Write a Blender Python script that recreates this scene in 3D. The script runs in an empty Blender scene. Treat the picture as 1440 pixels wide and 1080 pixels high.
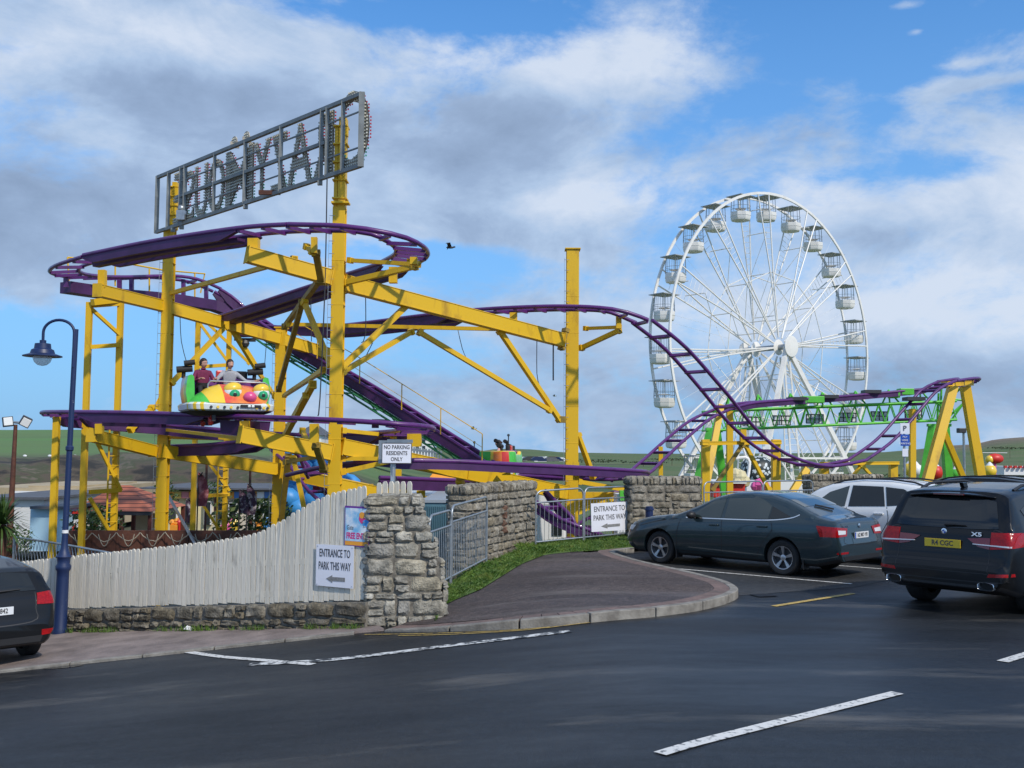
import bpy, bmesh, math, random
from mathutils import Vector, Matrix, noise
from mathutils.bvhtree import BVHTree
random.seed(7)
V = Vector
R = math.radians
PI = math.pi
scene = bpy.context.scene
COL = scene.collection
# ------------------------------------------------------------------ camera
F = 1480.0
cam_d = bpy.data.cameras.new('camera'); cam = bpy.data.objects.new('camera', cam_d)
COL.objects.link(cam); scene.camera = cam
cam_d.sensor_width = 36.0; cam_d.lens = 36.0*F/1440; cam_d.clip_end = 5000; cam_d.clip_start = 0.1
CAMLOC = V((0, 0, 2.15))
CR = Matrix.Rotation(R(90+3.71), 3, 'X') @ Matrix.Rotation(R(0.45), 3, 'Z')
cam.matrix_world = Matrix.Translation(CAMLOC) @ CR.to_4x4()

def ray(px, py):
    d = CR @ V(((px-720)/F, -(py-540)/F, -1)); return d/d.y
def P(px, py, d):                      # photograph direction + real distance -> place in the world
    return CAMLOC + ray(px, py)*d
def PX(px, d):                         # x position only
    return ray(px, 640).x*d
def interp(t, pts):
    if t <= pts[0][0]: return pts[0][1]
    for (a, va), (b, vb) in zip(pts, pts[1:]):
        if t <= b: return va+(vb-va)*(t-a)/(b-a)
    return pts[-1][1]
def sstep(a, b, t):
    t = max(0, min(1, (t-a)/(b-a))); return t*t*(3-2*t)
def gz(x, y=0):                        # street level: falls away to the left
    t = 1.5-x
    if t <= 0: return 0.0
    return -0.1*t*t/(t+0.8) if t < 14 else -0.1*t+0.08
def G(px, py, dz=0.0):
    r = ray(px, py); t = 15.0
    for _ in range(60):
        q = CAMLOC+r*t; t = 0.5*t+0.5*(gz(q.x)+dz-CAMLOC.z)/r.z
    return CAMLOC+r*t
# ------------------------------------------------------------------ mesh builder
class MB:
    def __init__(s): s.v = []; s.f = []; s.m = []; s.att = []
    def add(s, vs, fs, m=0, a=0.0):
        o = len(s.v); s.v += [tuple(p) for p in vs]
        for f in fs: s.f.append([o+i for i in f]); s.m.append(m); s.att.append(a)
        return s
    def box(s, c, d, M=None, m=0, a=0.0):
        x, y, z = d[0]/2, d[1]/2, d[2]/2; c = V(c)
        vs = [V((i*x, j*y, k*z)) for k in (-1, 1) for j in (-1, 1) for i in (-1, 1)]
        if M is not None: vs = [M @ p for p in vs]
        return s.add([c+p for p in vs], [(0,2,3,1),(4,5,7,6),(0,1,5,4),(2,6,7,3),(0,4,6,2),(1,3,7,5)], m, a)
    def beam(s, p, q, w, h=None, up=(0,0,1), m=0, a=0.0):
        p, q = V(p), V(q); h = h or w
        d = (q-p); L = d.length
        if L < 1e-6: return s
        d = d/L; up = V(up)
        if abs(d.dot(up)) > .97: up = V((0, 1, 0)) if abs(d.y) < .9 else V((1, 0, 0))
        sd = d.cross(up).normalized(); u = sd.cross(d)
        return s.box((p+q)/2, (L, w, h), Matrix((d, sd, u)).transposed(), m, a)
    def tube(s, pts, r, n=8, m=0, cap=True, closed=False):
        pts = [V(p) for p in pts]; N = len(pts); rr = r if isinstance(r, (list, tuple)) else [r]*N
        loops = []; u = None
        for i, p in enumerate(pts):
            a = pts[(i-1) % N] if (closed or i > 0) else p; b = pts[(i+1) % N] if (closed or i < N-1) else p
            t = (b-a).normalized()
            if u is None: u = t.cross(V((0,0,1))); u = u if u.length > .05 else t.cross(V((0,1,0)))
            u = (u-t*u.dot(t)).normalized(); w = t.cross(u)
            loops.append([p+(u*math.cos(2*PI*k/n)+w*math.sin(2*PI*k/n))*rr[i] for k in range(n)])
        return s.loft(loops, m, cap, closed)
    def loft(s, loops, m=0, cap=True, closed=False, ring=True):
        n = len(loops[0]); N = len(loops); fs = []
        for i in range(N if closed else N-1):
            j = (i+1) % N
            for k in range(n if ring else n-1):
                l = (k+1) % n; fs.append((i*n+k, i*n+l, j*n+l, j*n+k))
        if cap and not closed: fs += [tuple(reversed(range(n))), tuple((N-1)*n+k for k in range(n))]
        return s.add([p for l in loops for p in l], fs, m)
    def lathe(s, prof, c=(0,0,0), n=16, M=None, m=0, cap=True):
        c = V(c); M = M or Matrix.Identity(3)
        return s.loft([[c+M@V((r*math.cos(2*PI*k/n), r*math.sin(2*PI*k/n), z)) for k in range(n)] for r, z in prof], m, cap)
    def ball(s, c, r, n=12, m=0, M=None):
        r = r if isinstance(r, (tuple, list)) else (r, r, r)
        k = n//2; M = M or Matrix.Identity(3); c = V(c)
        return s.loft([[c+M@V((r[0]*math.sin(PI*i/k)*math.cos(2*PI*j/n), r[1]*math.sin(PI*i/k)*math.sin(2*PI*j/n), r[2]*math.cos(PI*i/k))) for j in range(n)]
            for i in [.02]+list(range(1, k))+[k-.02]], m)
    def prism(s, pts, h, m=0, a=0.0):                # pts CCW list of Vectors (bottom), h Vector
        h = V(h); n = len(pts)
        return s.add([V(p) for p in pts]+[V(p)+h for p in pts], [tuple(reversed(range(n))), tuple(range(n, 2*n))]+[(i, (i+1) % n, n+(i+1) % n, n+i) for i in range(n)], m, a)
    def sheet(s, rows, m=0):
        n = len(rows[0]); fs = [(i*n+k, i*n+k+1, (i+1)*n+k+1, (i+1)*n+k) for i in range(len(rows)-1) for k in range(n-1)]
        return s.add([p for r in rows for p in r], fs, m)
    def text(s, body, size, o, right, up, ext=.002, m=0, sx=1.0, bold=0.0, align='CENTER', mirror=False):
        c = bpy.data.curves.new('text', 'FONT'); c.body = body; c.size = size; c.extrude = ext; c.align_x = align; c.align_y = 'CENTER'
        c.offset = bold; c.resolution_u = 3; c.space_line = .95
        ob = bpy.data.objects.new('text', c); me = bpy.data.meshes.new_from_object(ob)
        o, right, up = V(o), V(right).normalized(), V(up).normalized(); nn = right.cross(up)
        vs = [o+right*(v.co.x*sx)+up*v.co.y+nn*v.co.z for v in me.vertices]
        s.add(vs, [tuple(p.vertices) for p in me.polygons], m)
        bpy.data.meshes.remove(me); bpy.data.objects.remove(ob); bpy.data.curves.remove(c)
        return s
    def mesh(s, name, mats, smooth=None):
        me = bpy.data.meshes.new(name); me.from_pydata(s.v, [], s.f); me.validate()
        for mt in (mats if isinstance(mats, (list, tuple)) else [mats]): me.materials.append(mt)
        if len(me.polygons) == len(s.m): me.polygons.foreach_set('material_index', s.m)
        if any(s.att):
            at = me.attributes.new('rnd', 'FLOAT', 'FACE')
            if len(me.polygons) == len(s.att): at.data.foreach_set('value', s.att)
        if smooth is not None:
            me.polygons.foreach_set('use_smooth', [True]*len(me.polygons))
            me.set_sharp_from_angle(angle=R(smooth))
        me.update(); return me
    def build(s, name, mats, parent=None, smooth=None, bevel=0, fixn=False):
        me = s.mesh(name, mats, smooth)
        if fixn:
            bm = bmesh.new(); bm.from_mesh(me); bmesh.ops.recalc_face_normals(bm, faces=bm.faces); bm.to_mesh(me); bm.free()
        o = bpy.data.objects.new(name, me); COL.objects.link(o)
        if parent is not None: attach(o, parent)
        if bevel:
            b = o.modifiers.new('Bevel', 'BEVEL'); b.width = bevel; b.segments = 2; b.limit_method = 'ANGLE'; b.angle_limit = R(40)
        return o
def attach(o, parent):
    o.parent = parent
    if parent.parent is None: o.matrix_parent_inverse = parent.matrix_basis.inverted()
def tag(o, label=None, cat=None, group=None, kind=None):
    if label: o['label'] = label
    if cat: o['category'] = cat
    if group: o['group'] = group
    if kind: o['kind'] = kind
    return o
def thing(name, label, cat, loc=(0,0,0), rz=0, group=None):
    o = bpy.data.objects.new(name, None); COL.objects.link(o); o.empty_display_size = .3
    o.location = loc; o.rotation_euler = (0, 0, rz); o.matrix_basis = Matrix.Translation(V(loc)) @ Matrix.Rotation(rz, 4, 'Z')
    return tag(o, label, cat, group)
def place(o, loc, rz=0): o.matrix_basis = Matrix.Translation(V(loc)) @ Matrix.Rotation(rz, 4, 'Z')
def kids(o): return [c for c in COL.objects if c.parent == o]
def copy_tree(o, parent=None):
    c = o.copy(); COL.objects.link(c)
    if parent is not None: c.parent = parent; c.matrix_parent_inverse = o.matrix_parent_inverse.copy()
    for ch in kids(o): copy_tree(ch, c)
    return c
def struct(o): o['kind'] = 'structure'; return o
def crom(pts, step=.35):                            # Catmull-Rom through 3D points
    pts = [V(p) for p in pts]; out = []
    for i in range(len(pts)-1):
        p0 = pts[max(i-1, 0)]; p1 = pts[i]; p2 = pts[i+1]; p3 = pts[min(i+2, len(pts)-1)]
        n = max(2, int((p2-p1).length/step))
        for k in range(n):
            t = k/n
            out.append(.5*((2*p1)+(p2-p0)*t+(2*p0-5*p1+4*p2-p3)*t*t+(3*p1-p0-3*p2+p3)*t**3))
    return out+[pts[-1]]
# ------------------------------------------------------------------ materials
def mat(name, col, rough=.6, metal=0, var=0.0, scale=4.0, col2=None, bump=0.0, bscale=40.0, spec=.5, coat=0, attr=None, emit=0, thresh=None, stretch=(1,1,1), detail=6, objc=False, alpha=1, trans=0, bdist=.02, rvar=0):
    m = bpy.data.materials.new(name); m.use_nodes = True; nt = m.node_tree; N = nt.nodes; L = nt.links
    b = N['Principled BSDF']; b.inputs['Roughness'].default_value = rough; b.inputs['Metallic'].default_value = metal
    b.inputs['Specular IOR Level'].default_value = spec; b.inputs['Coat Weight'].default_value = coat; b.inputs['Coat Roughness'].default_value = .04
    b.inputs['Base Color'].default_value = (*col, 1)
    b.inputs['Alpha'].default_value = alpha; b.inputs['Transmission Weight'].default_value = trans
    geo = N.new('ShaderNodeTexCoord') if objc else N.new('ShaderNodeNewGeometry'); src = geo.outputs['Object' if objc else 'Position']
    mp = N.new('ShaderNodeMapping'); mp.inputs['Scale'].default_value = stretch; L.new(src, mp.inputs['Vector']); src = mp.outputs[0]
    if col2 or var:
        nz = N.new('ShaderNodeTexNoise'); nz.inputs['Scale'].default_value = scale; nz.inputs['Detail'].default_value = detail; nz.inputs['Roughness'].default_value = .62
        L.new(src, nz.inputs['Vector'])
        rp = N.new('ShaderNodeValToRGB'); lo, hi = thresh or (.35, .65)
        rp.color_ramp.elements[0].position = lo; rp.color_ramp.elements[1].position = hi
        c1 = tuple(c*(1-var) for c in col); c2 = col2 or tuple(min(1, c*(1+var)) for c in col)
        rp.color_ramp.elements[0].color = (*c1, 1); rp.color_ramp.elements[1].color = (*c2, 1)
        L.new(nz.outputs['Fac'], rp.inputs[0]); out = rp.outputs[0]
        if attr:
            at = N.new('ShaderNodeAttribute'); at.attribute_name = 'rnd'
            r2 = N.new('ShaderNodeValToRGB'); els = r2.color_ramp.elements
            els[0].color = (*attr[0], 1); els[1].color = (*attr[-1], 1)
            for i, c in enumerate(attr[1:-1]): e = els.new((i+1)/(len(attr)-1)); e.color = (*c, 1)
            L.new(at.outputs['Fac'], r2.inputs[0])
            mx = N.new('ShaderNodeMix'); mx.data_type = 'RGBA'; mx.blend_type = 'MULTIPLY'; mx.inputs[0].default_value = 1
            L.new(out, mx.inputs[6]); L.new(r2.outputs[0], mx.inputs[7]); out = mx.outputs[2]
        L.new(out, b.inputs['Base Color'])
        if rvar:
            mr = N.new('ShaderNodeMapRange'); mr.inputs[1].default_value = .3; mr.inputs[2].default_value = .7
            mr.inputs[3].default_value = rough-rvar; mr.inputs[4].default_value = rough+rvar
            n3 = N.new('ShaderNodeTexNoise'); n3.inputs['Scale'].default_value = scale*.6; n3.inputs['Detail'].default_value = 4; L.new(src, n3.inputs['Vector'])
            L.new(n3.outputs['Fac'], mr.inputs[0]); L.new(mr.outputs[0], b.inputs['Roughness'])
    if bump:
        n2 = N.new('ShaderNodeTexNoise'); n2.inputs['Scale'].default_value = bscale; n2.inputs['Detail'].default_value = 5; L.new(src, n2.inputs['Vector'])
        bp = N.new('ShaderNodeBump'); bp.inputs['Strength'].default_value = bump; bp.inputs['Distance'].default_value = bdist
        L.new(n2.outputs['Fac'], bp.inputs['Height']); L.new(bp.outputs[0], b.inputs['Normal'])
    if emit: b.inputs['Emission Color'].default_value = (*col, 1); b.inputs['Emission Strength'].default_value = emit
    return m
def hexc(h): return tuple((int(h[i:i+2], 16)/255)**2.2 for i in (0, 2, 4))
M = {}
M['yellow'] = mat('yellow_paint', (.46, .26, .012), .5, col2=(.71, .43, .008), scale=2.0, thresh=(.30, .43), stretch=(1, 1, .4), detail=10, bump=.08, bscale=6)
M['yellow_old'] = mat('weathered_yellow_paint', (.60, .37, .015), .55, scale=2.5, col2=(.78, .50, .02), thresh=(.3, .6))
M['yellow_ochre'] = mat('ochre_yellow_paint', (.30, .20, .03), .6, var=.25, scale=3)  # darker, browner version of the yellow for some braces and a joint block
M['purple'] = mat('purple_paint', (.05, .014, .075), .38, col2=(.105, .020, .15), scale=2.5, thresh=(.30, .48), detail=10, coat=.25)
M['purple_web'] = mat('dark_purple_paint', (.055, .014, .085), .55, var=.25, scale=1.5)  # darker, duller version of the purple for plates and boxes below the rails
M['green_steel'] = mat('green_paint', (.10, .50, .05), .4, var=.12, scale=2)
M['green_dark'] = mat('dark_green_paint', (.02, .17, .06), .5, var=.2, scale=2)
M['white_steel'] = mat('white_painted_steel', (.78, .76, .72), .45, scale=.8, col2=(.60, .56, .50), thresh=(.5, .85))
M['galv'] = mat('galvanised_steel', (.36, .39, .41), .42, .7, var=.15, scale=8)
M['signgrey'] = mat('grey_sign_steel', (.20, .215, .21), .65, 0, var=.2, scale=3)
M['black'] = mat('black_rubber', (.018, .018, .02), .7, var=.2, scale=6)
M['dark'] = mat('dark_steel', (.05, .05, .055), .5, .3)
M['blue_paint'] = mat('navy_paint', (.009, .022, .085), .45, var=.2, scale=5)
M['blue_worn'] = mat('worn_navy_paint', (.009, .024, .088), .5, scale=14, col2=(.32, .36, .4), thresh=(.67, .71))
M['white'] = mat('white_paint', (.78, .78, .78), .45)
M['signwhite'] = mat('white_sign_face', (.74, .75, .82), .5, var=.04, scale=1)
M['ink'] = mat('dark_grey_ink', (.07, .07, .075), .6)
M['red'] = mat('red_paint', (.6, .03, .02), .45, var=.1)
M['red_wood'] = mat('dark_red_stain', (.12, .03, .02), .7, var=.3, scale=6)
M['rust'] = mat('rusty_brown_steel', (.10, .035, .02), .7, var=.3, scale=8)
M['orange'] = mat('orange_canvas', (.85, .33, .03), .6, var=.1)
M['skyblue'] = mat('sky_blue_panel', (.05, .28, .66), .45, var=.12, scale=2)
M['paleblue'] = mat('pale_blue_board', (.36, .55, .68), .6, var=.08, scale=1)
M['teal'] = mat('teal_container_steel', (.09, .19, .24), .5, var=.15, scale=2)
M['cream'] = mat('cream_render', (.62, .55, .34), .75, var=.1, scale=1)
M['render'] = mat('off_white_render', (.66, .66, .64), .8, var=.08, scale=.6)
M['tan'] = mat('tan_flat_roof', (.40, .32, .20), .8, var=.15, scale=.5)
M['slate'] = mat('slate_roof', (.09, .095, .11), .7, var=.2, scale=2)
M['window'] = mat('dark_window_glass', (.02, .025, .03), .08, spec=.8)
M['lens'] = mat('lamp_lens', (.8, .8, .78), .2)
M['skin'] = mat('skin', (.58, .32, .23), .5)
M['hair'] = mat('dark_brown_hair', (.03, .015, .01), .6)
M['pink'] = mat('pink_plastic', (.75, .12, .36), .4)
# ------------------------------------------------------------------ sky and sun
SUN_EL, SUN_AZ = R(42), R(140)        # azimuth clockwise from +Y: behind the camera and to its right
w = bpy.data.worlds.new('World'); scene.world = w; w.use_nodes = True
nt = w.node_tree; N = nt.nodes; L = nt.links; bg = N['Background']; bg.inputs['Strength'].default_value = .1
sky = N.new('ShaderNodeTexSky'); sky.sky_type = 'NISHITA'; sky.sun_disc = False; sky.sun_elevation = SUN_EL; sky.sun_rotation = SUN_AZ
sky.air_density = 1.0; sky.dust_density = .4; sky.ozone_density = 2.0
tc = N.new('ShaderNodeTexCoord')
def math_(op, a, b=None, c=None, clamp=False):
    n = N.new('ShaderNodeMath'); n.operation = op; n.use_clamp = clamp
    for i, x in enumerate((a, b, c)):
        if x is None: continue
        if isinstance(x, (int, float)): n.inputs[i].default_value = x
        else: L.new(x, n.inputs[i])
    return n.outputs[0]
sep = N.new('ShaderNodeSeparateXYZ'); L.new(tc.outputs['Generated'], sep.inputs[0])
zc = math_('ADD', math_('MAXIMUM', sep.outputs[2], 0.0), .22)
cmb = N.new('ShaderNodeCombineXYZ'); L.new(math_('DIVIDE', sep.outputs[0], zc), cmb.inputs[0]); L.new(math_('DIVIDE', sep.outputs[1], zc), cmb.inputs[1])
def cnoise(scale, det, off, rough=.55, dist=0.0, st=(1, 1, 1)):
    mp = N.new('ShaderNodeMapping'); mp.inputs['Location'].default_value = off; mp.inputs['Scale'].default_value = st; L.new(cmb.outputs[0], mp.inputs[0])
    n = N.new('ShaderNodeTexNoise'); n.inputs['Scale'].default_value = scale; n.inputs['Detail'].default_value = det
    n.inputs['Roughness'].default_value = rough; n.inputs['Distortion'].default_value = dist; L.new(mp.outputs[0], n.inputs['Vector']); return n.outputs['Fac']
wrp = cnoise(5, 3, (3, 3, 0))
def blob(px, py, rx, ry, amp):          # a cloud bank or a gap lying in one direction of the sky
    d = ray(px, py).normalized(); rt = V((d.y, -d.x, 0)).normalized(); up = rt.cross(d)
    def dot(v):
        n = N.new('ShaderNodeVectorMath'); n.operation = 'DOT_PRODUCT'; L.new(tc.outputs['Generated'], n.inputs[0]); n.inputs[1].default_value = v; return n.outputs['Value']
    a = math_('DIVIDE', dot(rt), rx/F); b = math_('DIVIDE', dot(up), ry/F)
    r2 = math_('ADD', math_('MULTIPLY', a, a), math_('MULTIPLY', b, b))
    g = math_('POWER', 2.718, math_('MULTIPLY', r2, -1.0))
    front = math_('GREATER_THAN', dot(d), 0.0)
    return math_('MULTIPLY', math_('MULTIPLY', g, front), amp)
def total(lst):
    t = lst[0]
    for x in lst[1:]: t = math_('ADD', t, x)
    return t
# cover: where there is cloud at all
def dnoise(scale, det, off, rough=.6, dist=0.0, zs=1.9):
    mp = N.new('ShaderNodeMapping'); mp.inputs['Location'].default_value = off; mp.inputs['Scale'].default_value = (1, 1, zs); L.new(tc.outputs['Generated'], mp.inputs[0])
    n = N.new('ShaderNodeTexNoise'); n.inputs['Scale'].default_value = scale; n.inputs['Detail'].default_value = det
    n.inputs['Roughness'].default_value = rough; n.inputs['Distortion'].default_value = dist; L.new(mp.outputs[0], n.inputs['Vector']); return n.outputs['Fac']
cov = total([math_('MULTIPLY', dnoise(3.6, 9, (2.3, .7, 0), .60, .3), 1.5), math_('MULTIPLY', dnoise(10, 9, (7, 1, 0), .66, .3), .55), -.50,
  blob(520, 130, 480, 110, .14), blob(90, 320, 220, 90, .26), blob(640, 300, 200, 30, .16), blob(100, 430, 100, 40, .1), blob(900, 210, 330, 110, .20), blob(320, 210, 380, 150, .12), blob(1330, 300, 260, 50, .2), blob(1320, 450, 260, 120, .2), blob(800, 580, 600, 60, .14), blob(230, 40, 180, 50, .16), blob(810, 90, 130, 50, .12),
  blob(1270, 110, 300, 75, -.42), blob(20, 190, 90, 80, -.20), blob(430, 6, 300, 28, -.28), blob(660, 20, 180, 20, -.16), blob(1130, 10, 330, 70, -.30), blob(640, 365, 210, 34, -.26), blob(200, 475, 170, 60, -.16),
  blob(740, 400, 90, 30, -.14), blob(1290, 235, 160, 18, -.18), blob(920, 350, 60, 60, -.16), blob(30, 40, 60, 40, -.12), blob(1380, 115, 70, 10, .26), blob(1350, 90, 40, 8, .2), blob(1285, 45, 18, 7, .34), blob(1270, 8, 30, 8, .3)])
cr = N.new('ShaderNodeMapRange'); cr.interpolation_type = 'SMOOTHSTEP'; L.new(cov, cr.inputs[0]); cr.inputs[1].default_value = .36; cr.inputs[2].default_value = .66
# shade: thin cloud is white, thick cloud grey underneath
shd = total([math_('MULTIPLY', cov, .22), math_('MULTIPLY', dnoise(5.0, 9, (5.2, 9.06, 0), .60, .5), 1.1), math_('MULTIPLY', dnoise(13, 8, (1, 4, 0), .62, .3), .46), -.47,
  blob(600, 160, 300, 60, .05), blob(930, 190, 260, 75, .17), blob(330, 130, 260, 60, .08), blob(90, 330, 200, 110, .22), blob(420, 190, 260, 90, .10), blob(1300, 520, 280, 40, .18),
  blob(700, 560, 420, 50, .12), blob(1230, 335, 130, 22, .16), blob(230, 50, 160, 40, -.30), blob(790, 95, 130, 40, -.32), blob(600, 70, 90, 30, -.1), blob(1330, 280, 220, 40, -.22), blob(1330, 430, 200, 45, -.30), blob(800, 275, 320, 35, -.22), blob(170, 550, 160, 25, -.34), blob(1000, 470, 160, 60, -.10), blob(560, 180, 60, 50, -.12)])
sr = N.new('ShaderNodeValToRGB'); el = sr.color_ramp.elements
el[0].position = .22; el[0].color = (6.8, 7.6, 8.9, 1); el[1].position = .82; el[1].color = (2.7, 3.6, 5.2, 1)
e = el.new(.46); e.color = (4.5, 5.8, 7.8, 1); e = el.new(.62); e.color = (3.4, 4.5, 6.4, 1)
L.new(shd, sr.inputs[0])
# thin haze of white toward the horizon
hz = N.new('ShaderNodeMapRange'); L.new(sep.outputs[2], hz.inputs[0]); hz.inputs[1].default_value = -.02; hz.inputs[2].default_value = .42; hz.inputs[3].default_value = .95; hz.inputs[4].default_value = .05
tint = N.new('ShaderNodeMix'); tint.data_type = 'RGBA'; tint.blend_type = 'MULTIPLY'; tint.inputs[0].default_value = 1; L.new(sky.outputs[0], tint.inputs[6]); tint.inputs[7].default_value = (.68, 1.36, 1.92, 1)
m0 = N.new('ShaderNodeMix'); m0.data_type = 'RGBA'; L.new(hz.outputs[0], m0.inputs[0]); L.new(tint.outputs[2], m0.inputs[6]); m0.inputs[7].default_value = (2.4, 4.5, 7.9, 1)
m1 = N.new('ShaderNodeMix'); m1.data_type = 'RGBA'; L.new(math_('MULTIPLY', cr.outputs[0], .93), m1.inputs[0]); L.new(m0.outputs[2], m1.inputs[6]); L.new(sr.outputs[0], m1.inputs[7])
L.new(m1.outputs[2], bg.inputs['Color'])
sl = bpy.data.lights.new('sun', 'SUN'); sl.energy = 3.3; sl.angle = R(2.0); sl.color = (1, .92, .80)
so = bpy.data.objects.new('sun', sl); COL.objects.link(so)
sd = V((math.sin(SUN_AZ)*math.cos(SUN_EL), math.cos(SUN_AZ)*math.cos(SUN_EL), math.sin(SUN_EL)))
so.rotation_euler = sd.to_track_quat('Z', 'Y').to_euler(); so.location = (5, -20, 30)
vs_ = scene.view_settings; vs_.view_transform = 'Standard'; vs_.look = 'None'; vs_.gamma = 1; vs_.exposure = 0
# ------------------------------------------------------------------ ground, street, hills
def asphalt(name, base, base2, rough, worn=None):
    m = bpy.data.materials.new(name); m.use_nodes = True; nt = m.node_tree; N = nt.nodes; L = nt.links; b = N['Principled BSDF']
    g = N.new('ShaderNodeNewGeometry')
    def nz(s, d, st=(1,1,1), loc=(0,0,0), rz=0):
        mp = N.new('ShaderNodeMapping'); mp.inputs['Scale'].default_value = st; mp.inputs['Location'].default_value = loc; mp.inputs['Rotation'].default_value = (0, 0, rz); L.new(g.outputs['Position'], mp.inputs[0])
        n = N.new('ShaderNodeTexNoise'); n.inputs['Scale'].default_value = s; n.inputs['Detail'].default_value = d; n.inputs['Roughness'].default_value = .65; L.new(mp.outputs[0], n.inputs['Vector']); return n.outputs['Fac']
    def ramp(f, p0, c0, p1, c1):
        r = N.new('ShaderNodeValToRGB'); e = r.color_ramp.elements; e[0].position = p0; e[0].color = (*c0, 1); e[1].position = p1; e[1].color = (*c1, 1); L.new(f, r.inputs[0]); return r.outputs[0]
    def mix(f, a, c, mode='MIX'):
        x = N.new('ShaderNodeMix'); x.data_type = 'RGBA'; x.blend_type = mode
        if isinstance(f, float): x.inputs[0].default_value = f
        else: L.new(f, x.inputs[0])
        for i, q in ((6, a), (7, c)):
            if isinstance(q, tuple): x.inputs[i].default_value = (*q, 1)
            else: L.new(q, x.inputs[i])
        return x.outputs[2]
    c = ramp(nz(.5, 10, (.6, 1.15, 1), rz=.6), .35, base, .68, base2)
    c = mix(1.0, c, ramp(nz(9, 9), .34, (.62, .62, .62), .68, (1.45, 1.42, 1.38)), 'MULTIPLY')
    c = mix(1.0, c, ramp(nz(48, 3), .40, (.55, .55, .55), .62, (1.6, 1.6, 1.6)), 'MULTIPLY')
    speck = ramp(nz(42, 2), .64, (0, 0, 0), .72, (1, 1, 1))
    c = mix(mix(.85, (0, 0, 0), speck), c, tuple(min(1, x*4.5) for x in base2))
    if worn:
        wm = ramp(nz(.55, 10, (.30, 1.6, 1), (3.1, .4, 0), .25), .57, (0, 0, 0), .68, (1, 1, 1)); c = mix(mix(.75, (0,0,0), wm), c, worn)
    L.new(c, b.inputs['Base Color'])
    rr = N.new('ShaderNodeMapRange'); L.new(nz(.5, 7, (.35, 1.2, 1), (9, 2, 0), .6), rr.inputs[0]); rr.inputs[1].default_value = .35; rr.inputs[2].default_value = .65; rr.inputs[3].default_value = rough-.13; rr.inputs[4].default_value = rough+.2
    L.new(rr.outputs[0], b.inputs['Roughness'])
    bp = N.new('ShaderNodeBump'); bp.inputs['Strength'].default_value = .6; bp.inputs['Distance'].default_value = .008; L.new(nz(120, 3), bp.inputs['Height']); L.new(bp.outputs[0], b.inputs['Normal'])
    return m
M['road'] = asphalt('damp_asphalt', (.005, .0065, .009), (.013, .0155, .019), .44, (.12, .11, .095))
M['path'] = asphalt('reddish_brown_macadam', (.040, .029, .027), (.085, .066, .062), .8, (.14, .12, .11))
M['bay'] = asphalt('old_parking_asphalt', (.020, .021, .023), (.040, .041, .042), .6)
M['footway'] = mat('buff_footway_blocks', (.15, .12, .11), .8, col2=(.28, .225, .205), scale=2.2, detail=10, bump=.7, bscale=25)
M['kerb'] = mat('concrete_kerb', (.17, .155, .135), .88, col2=(.32, .30, .265), scale=5, bump=.4, bscale=40, attr=((.75,.75,.75), (1,1,1)))
M['linewhite'] = mat('worn_white_line_paint', (.10, .105, .11), .6, col2=(.66, .65, .62), scale=16, thresh=(.36, .47), detail=8)
M['linefaded'] = mat('very_worn_white_line_paint', (.03, .035, .04), .6, col2=(.66, .66, .64), scale=9, thresh=(.44, .56), detail=10)
M['lineyellow'] = mat('worn_yellow_line_paint', (.08, .07, .05), .6, col2=(.55, .38, .10), scale=20, thresh=(.34, .5), detail=8)
M['soil'] = mat('bare_earth', (.10, .06, .04), .9, var=.3, scale=5, bump=.5)
M['turf'] = mat('green_turf', (.045, .09, .014), .9, col2=(.085, .14, .025), scale=3, bump=.5, bscale=30)
M['blade'] = mat('grass_blade', (.068, .14, .018), .6, attr=((.6, .75, .6), (1, 1, 1), (1.5, 1.25, 1.1), (2.6, 1.5, 2.2)), var=.15, scale=2)
# line along which the street ends and the amusement park drops away
YL = [(-60, 46.5), (-16, 22.2), (-7.3, 17.7), (-2.1, 14.8), (-1.2, 15.6), (-.95, 17.3), (-.78, 18.6), (.53, 23.0), (1.55, 23.6), (2.8, 24.7), (4.6, 25.3), (9, 31.8), (40, 67), (120, 150)]
def yl(x): return interp(x, YL)
def zpark(x, y): return -1.9-1.1*sstep(-.08, -.26, x/max(y, 1))
TOP = [(-900, 560), (-300, 600), (0, 606), (150, 606), (300, 609), (420, 616), (600, 628), (680, 634), (700, 631), (750, 632), (790, 636), (900, 638), (1000, 638), (1150, 637), (1240, 636), (1290, 632), (1330, 627), (1370, 625), (1400, 618), (1440, 615), (1600, 618), (1800, 600), (2400, 590)]
def terrain(x, y):
    if y < 3: return gz(x)-.03
    px = 720+F*x/y
    street = gz(x)-.03
    k = sstep(.35, 2.6, y-yl(x))
    pz = zpark(x, y)
    top = P(px, interp(px, TOP), 900).z
    left = sstep(620, 420, px)
    right = pz+(top-pz)*sstep(420, 900, y)+ (noise.noise(V((x*.02, y*.02, 0)))*1.2 + noise.noise(V((x*.006, y*.006, 3)))*1.5)*sstep(120, 300, y)*(1-sstep(600, 880, y))
    if left > 0:
        topl = P(px, interp(px, TOP), 330).z
        edge = 82+9*noise.noise(V((x*.05, 2, 0)))
        cz = 1.3+.8*noise.noise(V((x*.03, 7, 0)))
        lf = pz+(cz-pz)*sstep(edge-9, edge+9, y)+1.0*noise.noise(V((x*.22, y*.22, 1)))*sstep(edge-10, edge, y)*(1-sstep(edge+10, edge+25, y)) 
        lf += (topl-cz)*sstep(edge+5, 330, y)**.8
        if y > 340: lf = topl-(y-340)*.02
        right = right*(1-left)+lf*left
    return street*(1-k)+right*k
m = MB(); rows = []
az = [R(a) for a in [-75, -60, -50, -42, -38]+[-34+i*.5 for i in range(137)]+[38, 42, 50, 60, 75]]
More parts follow.
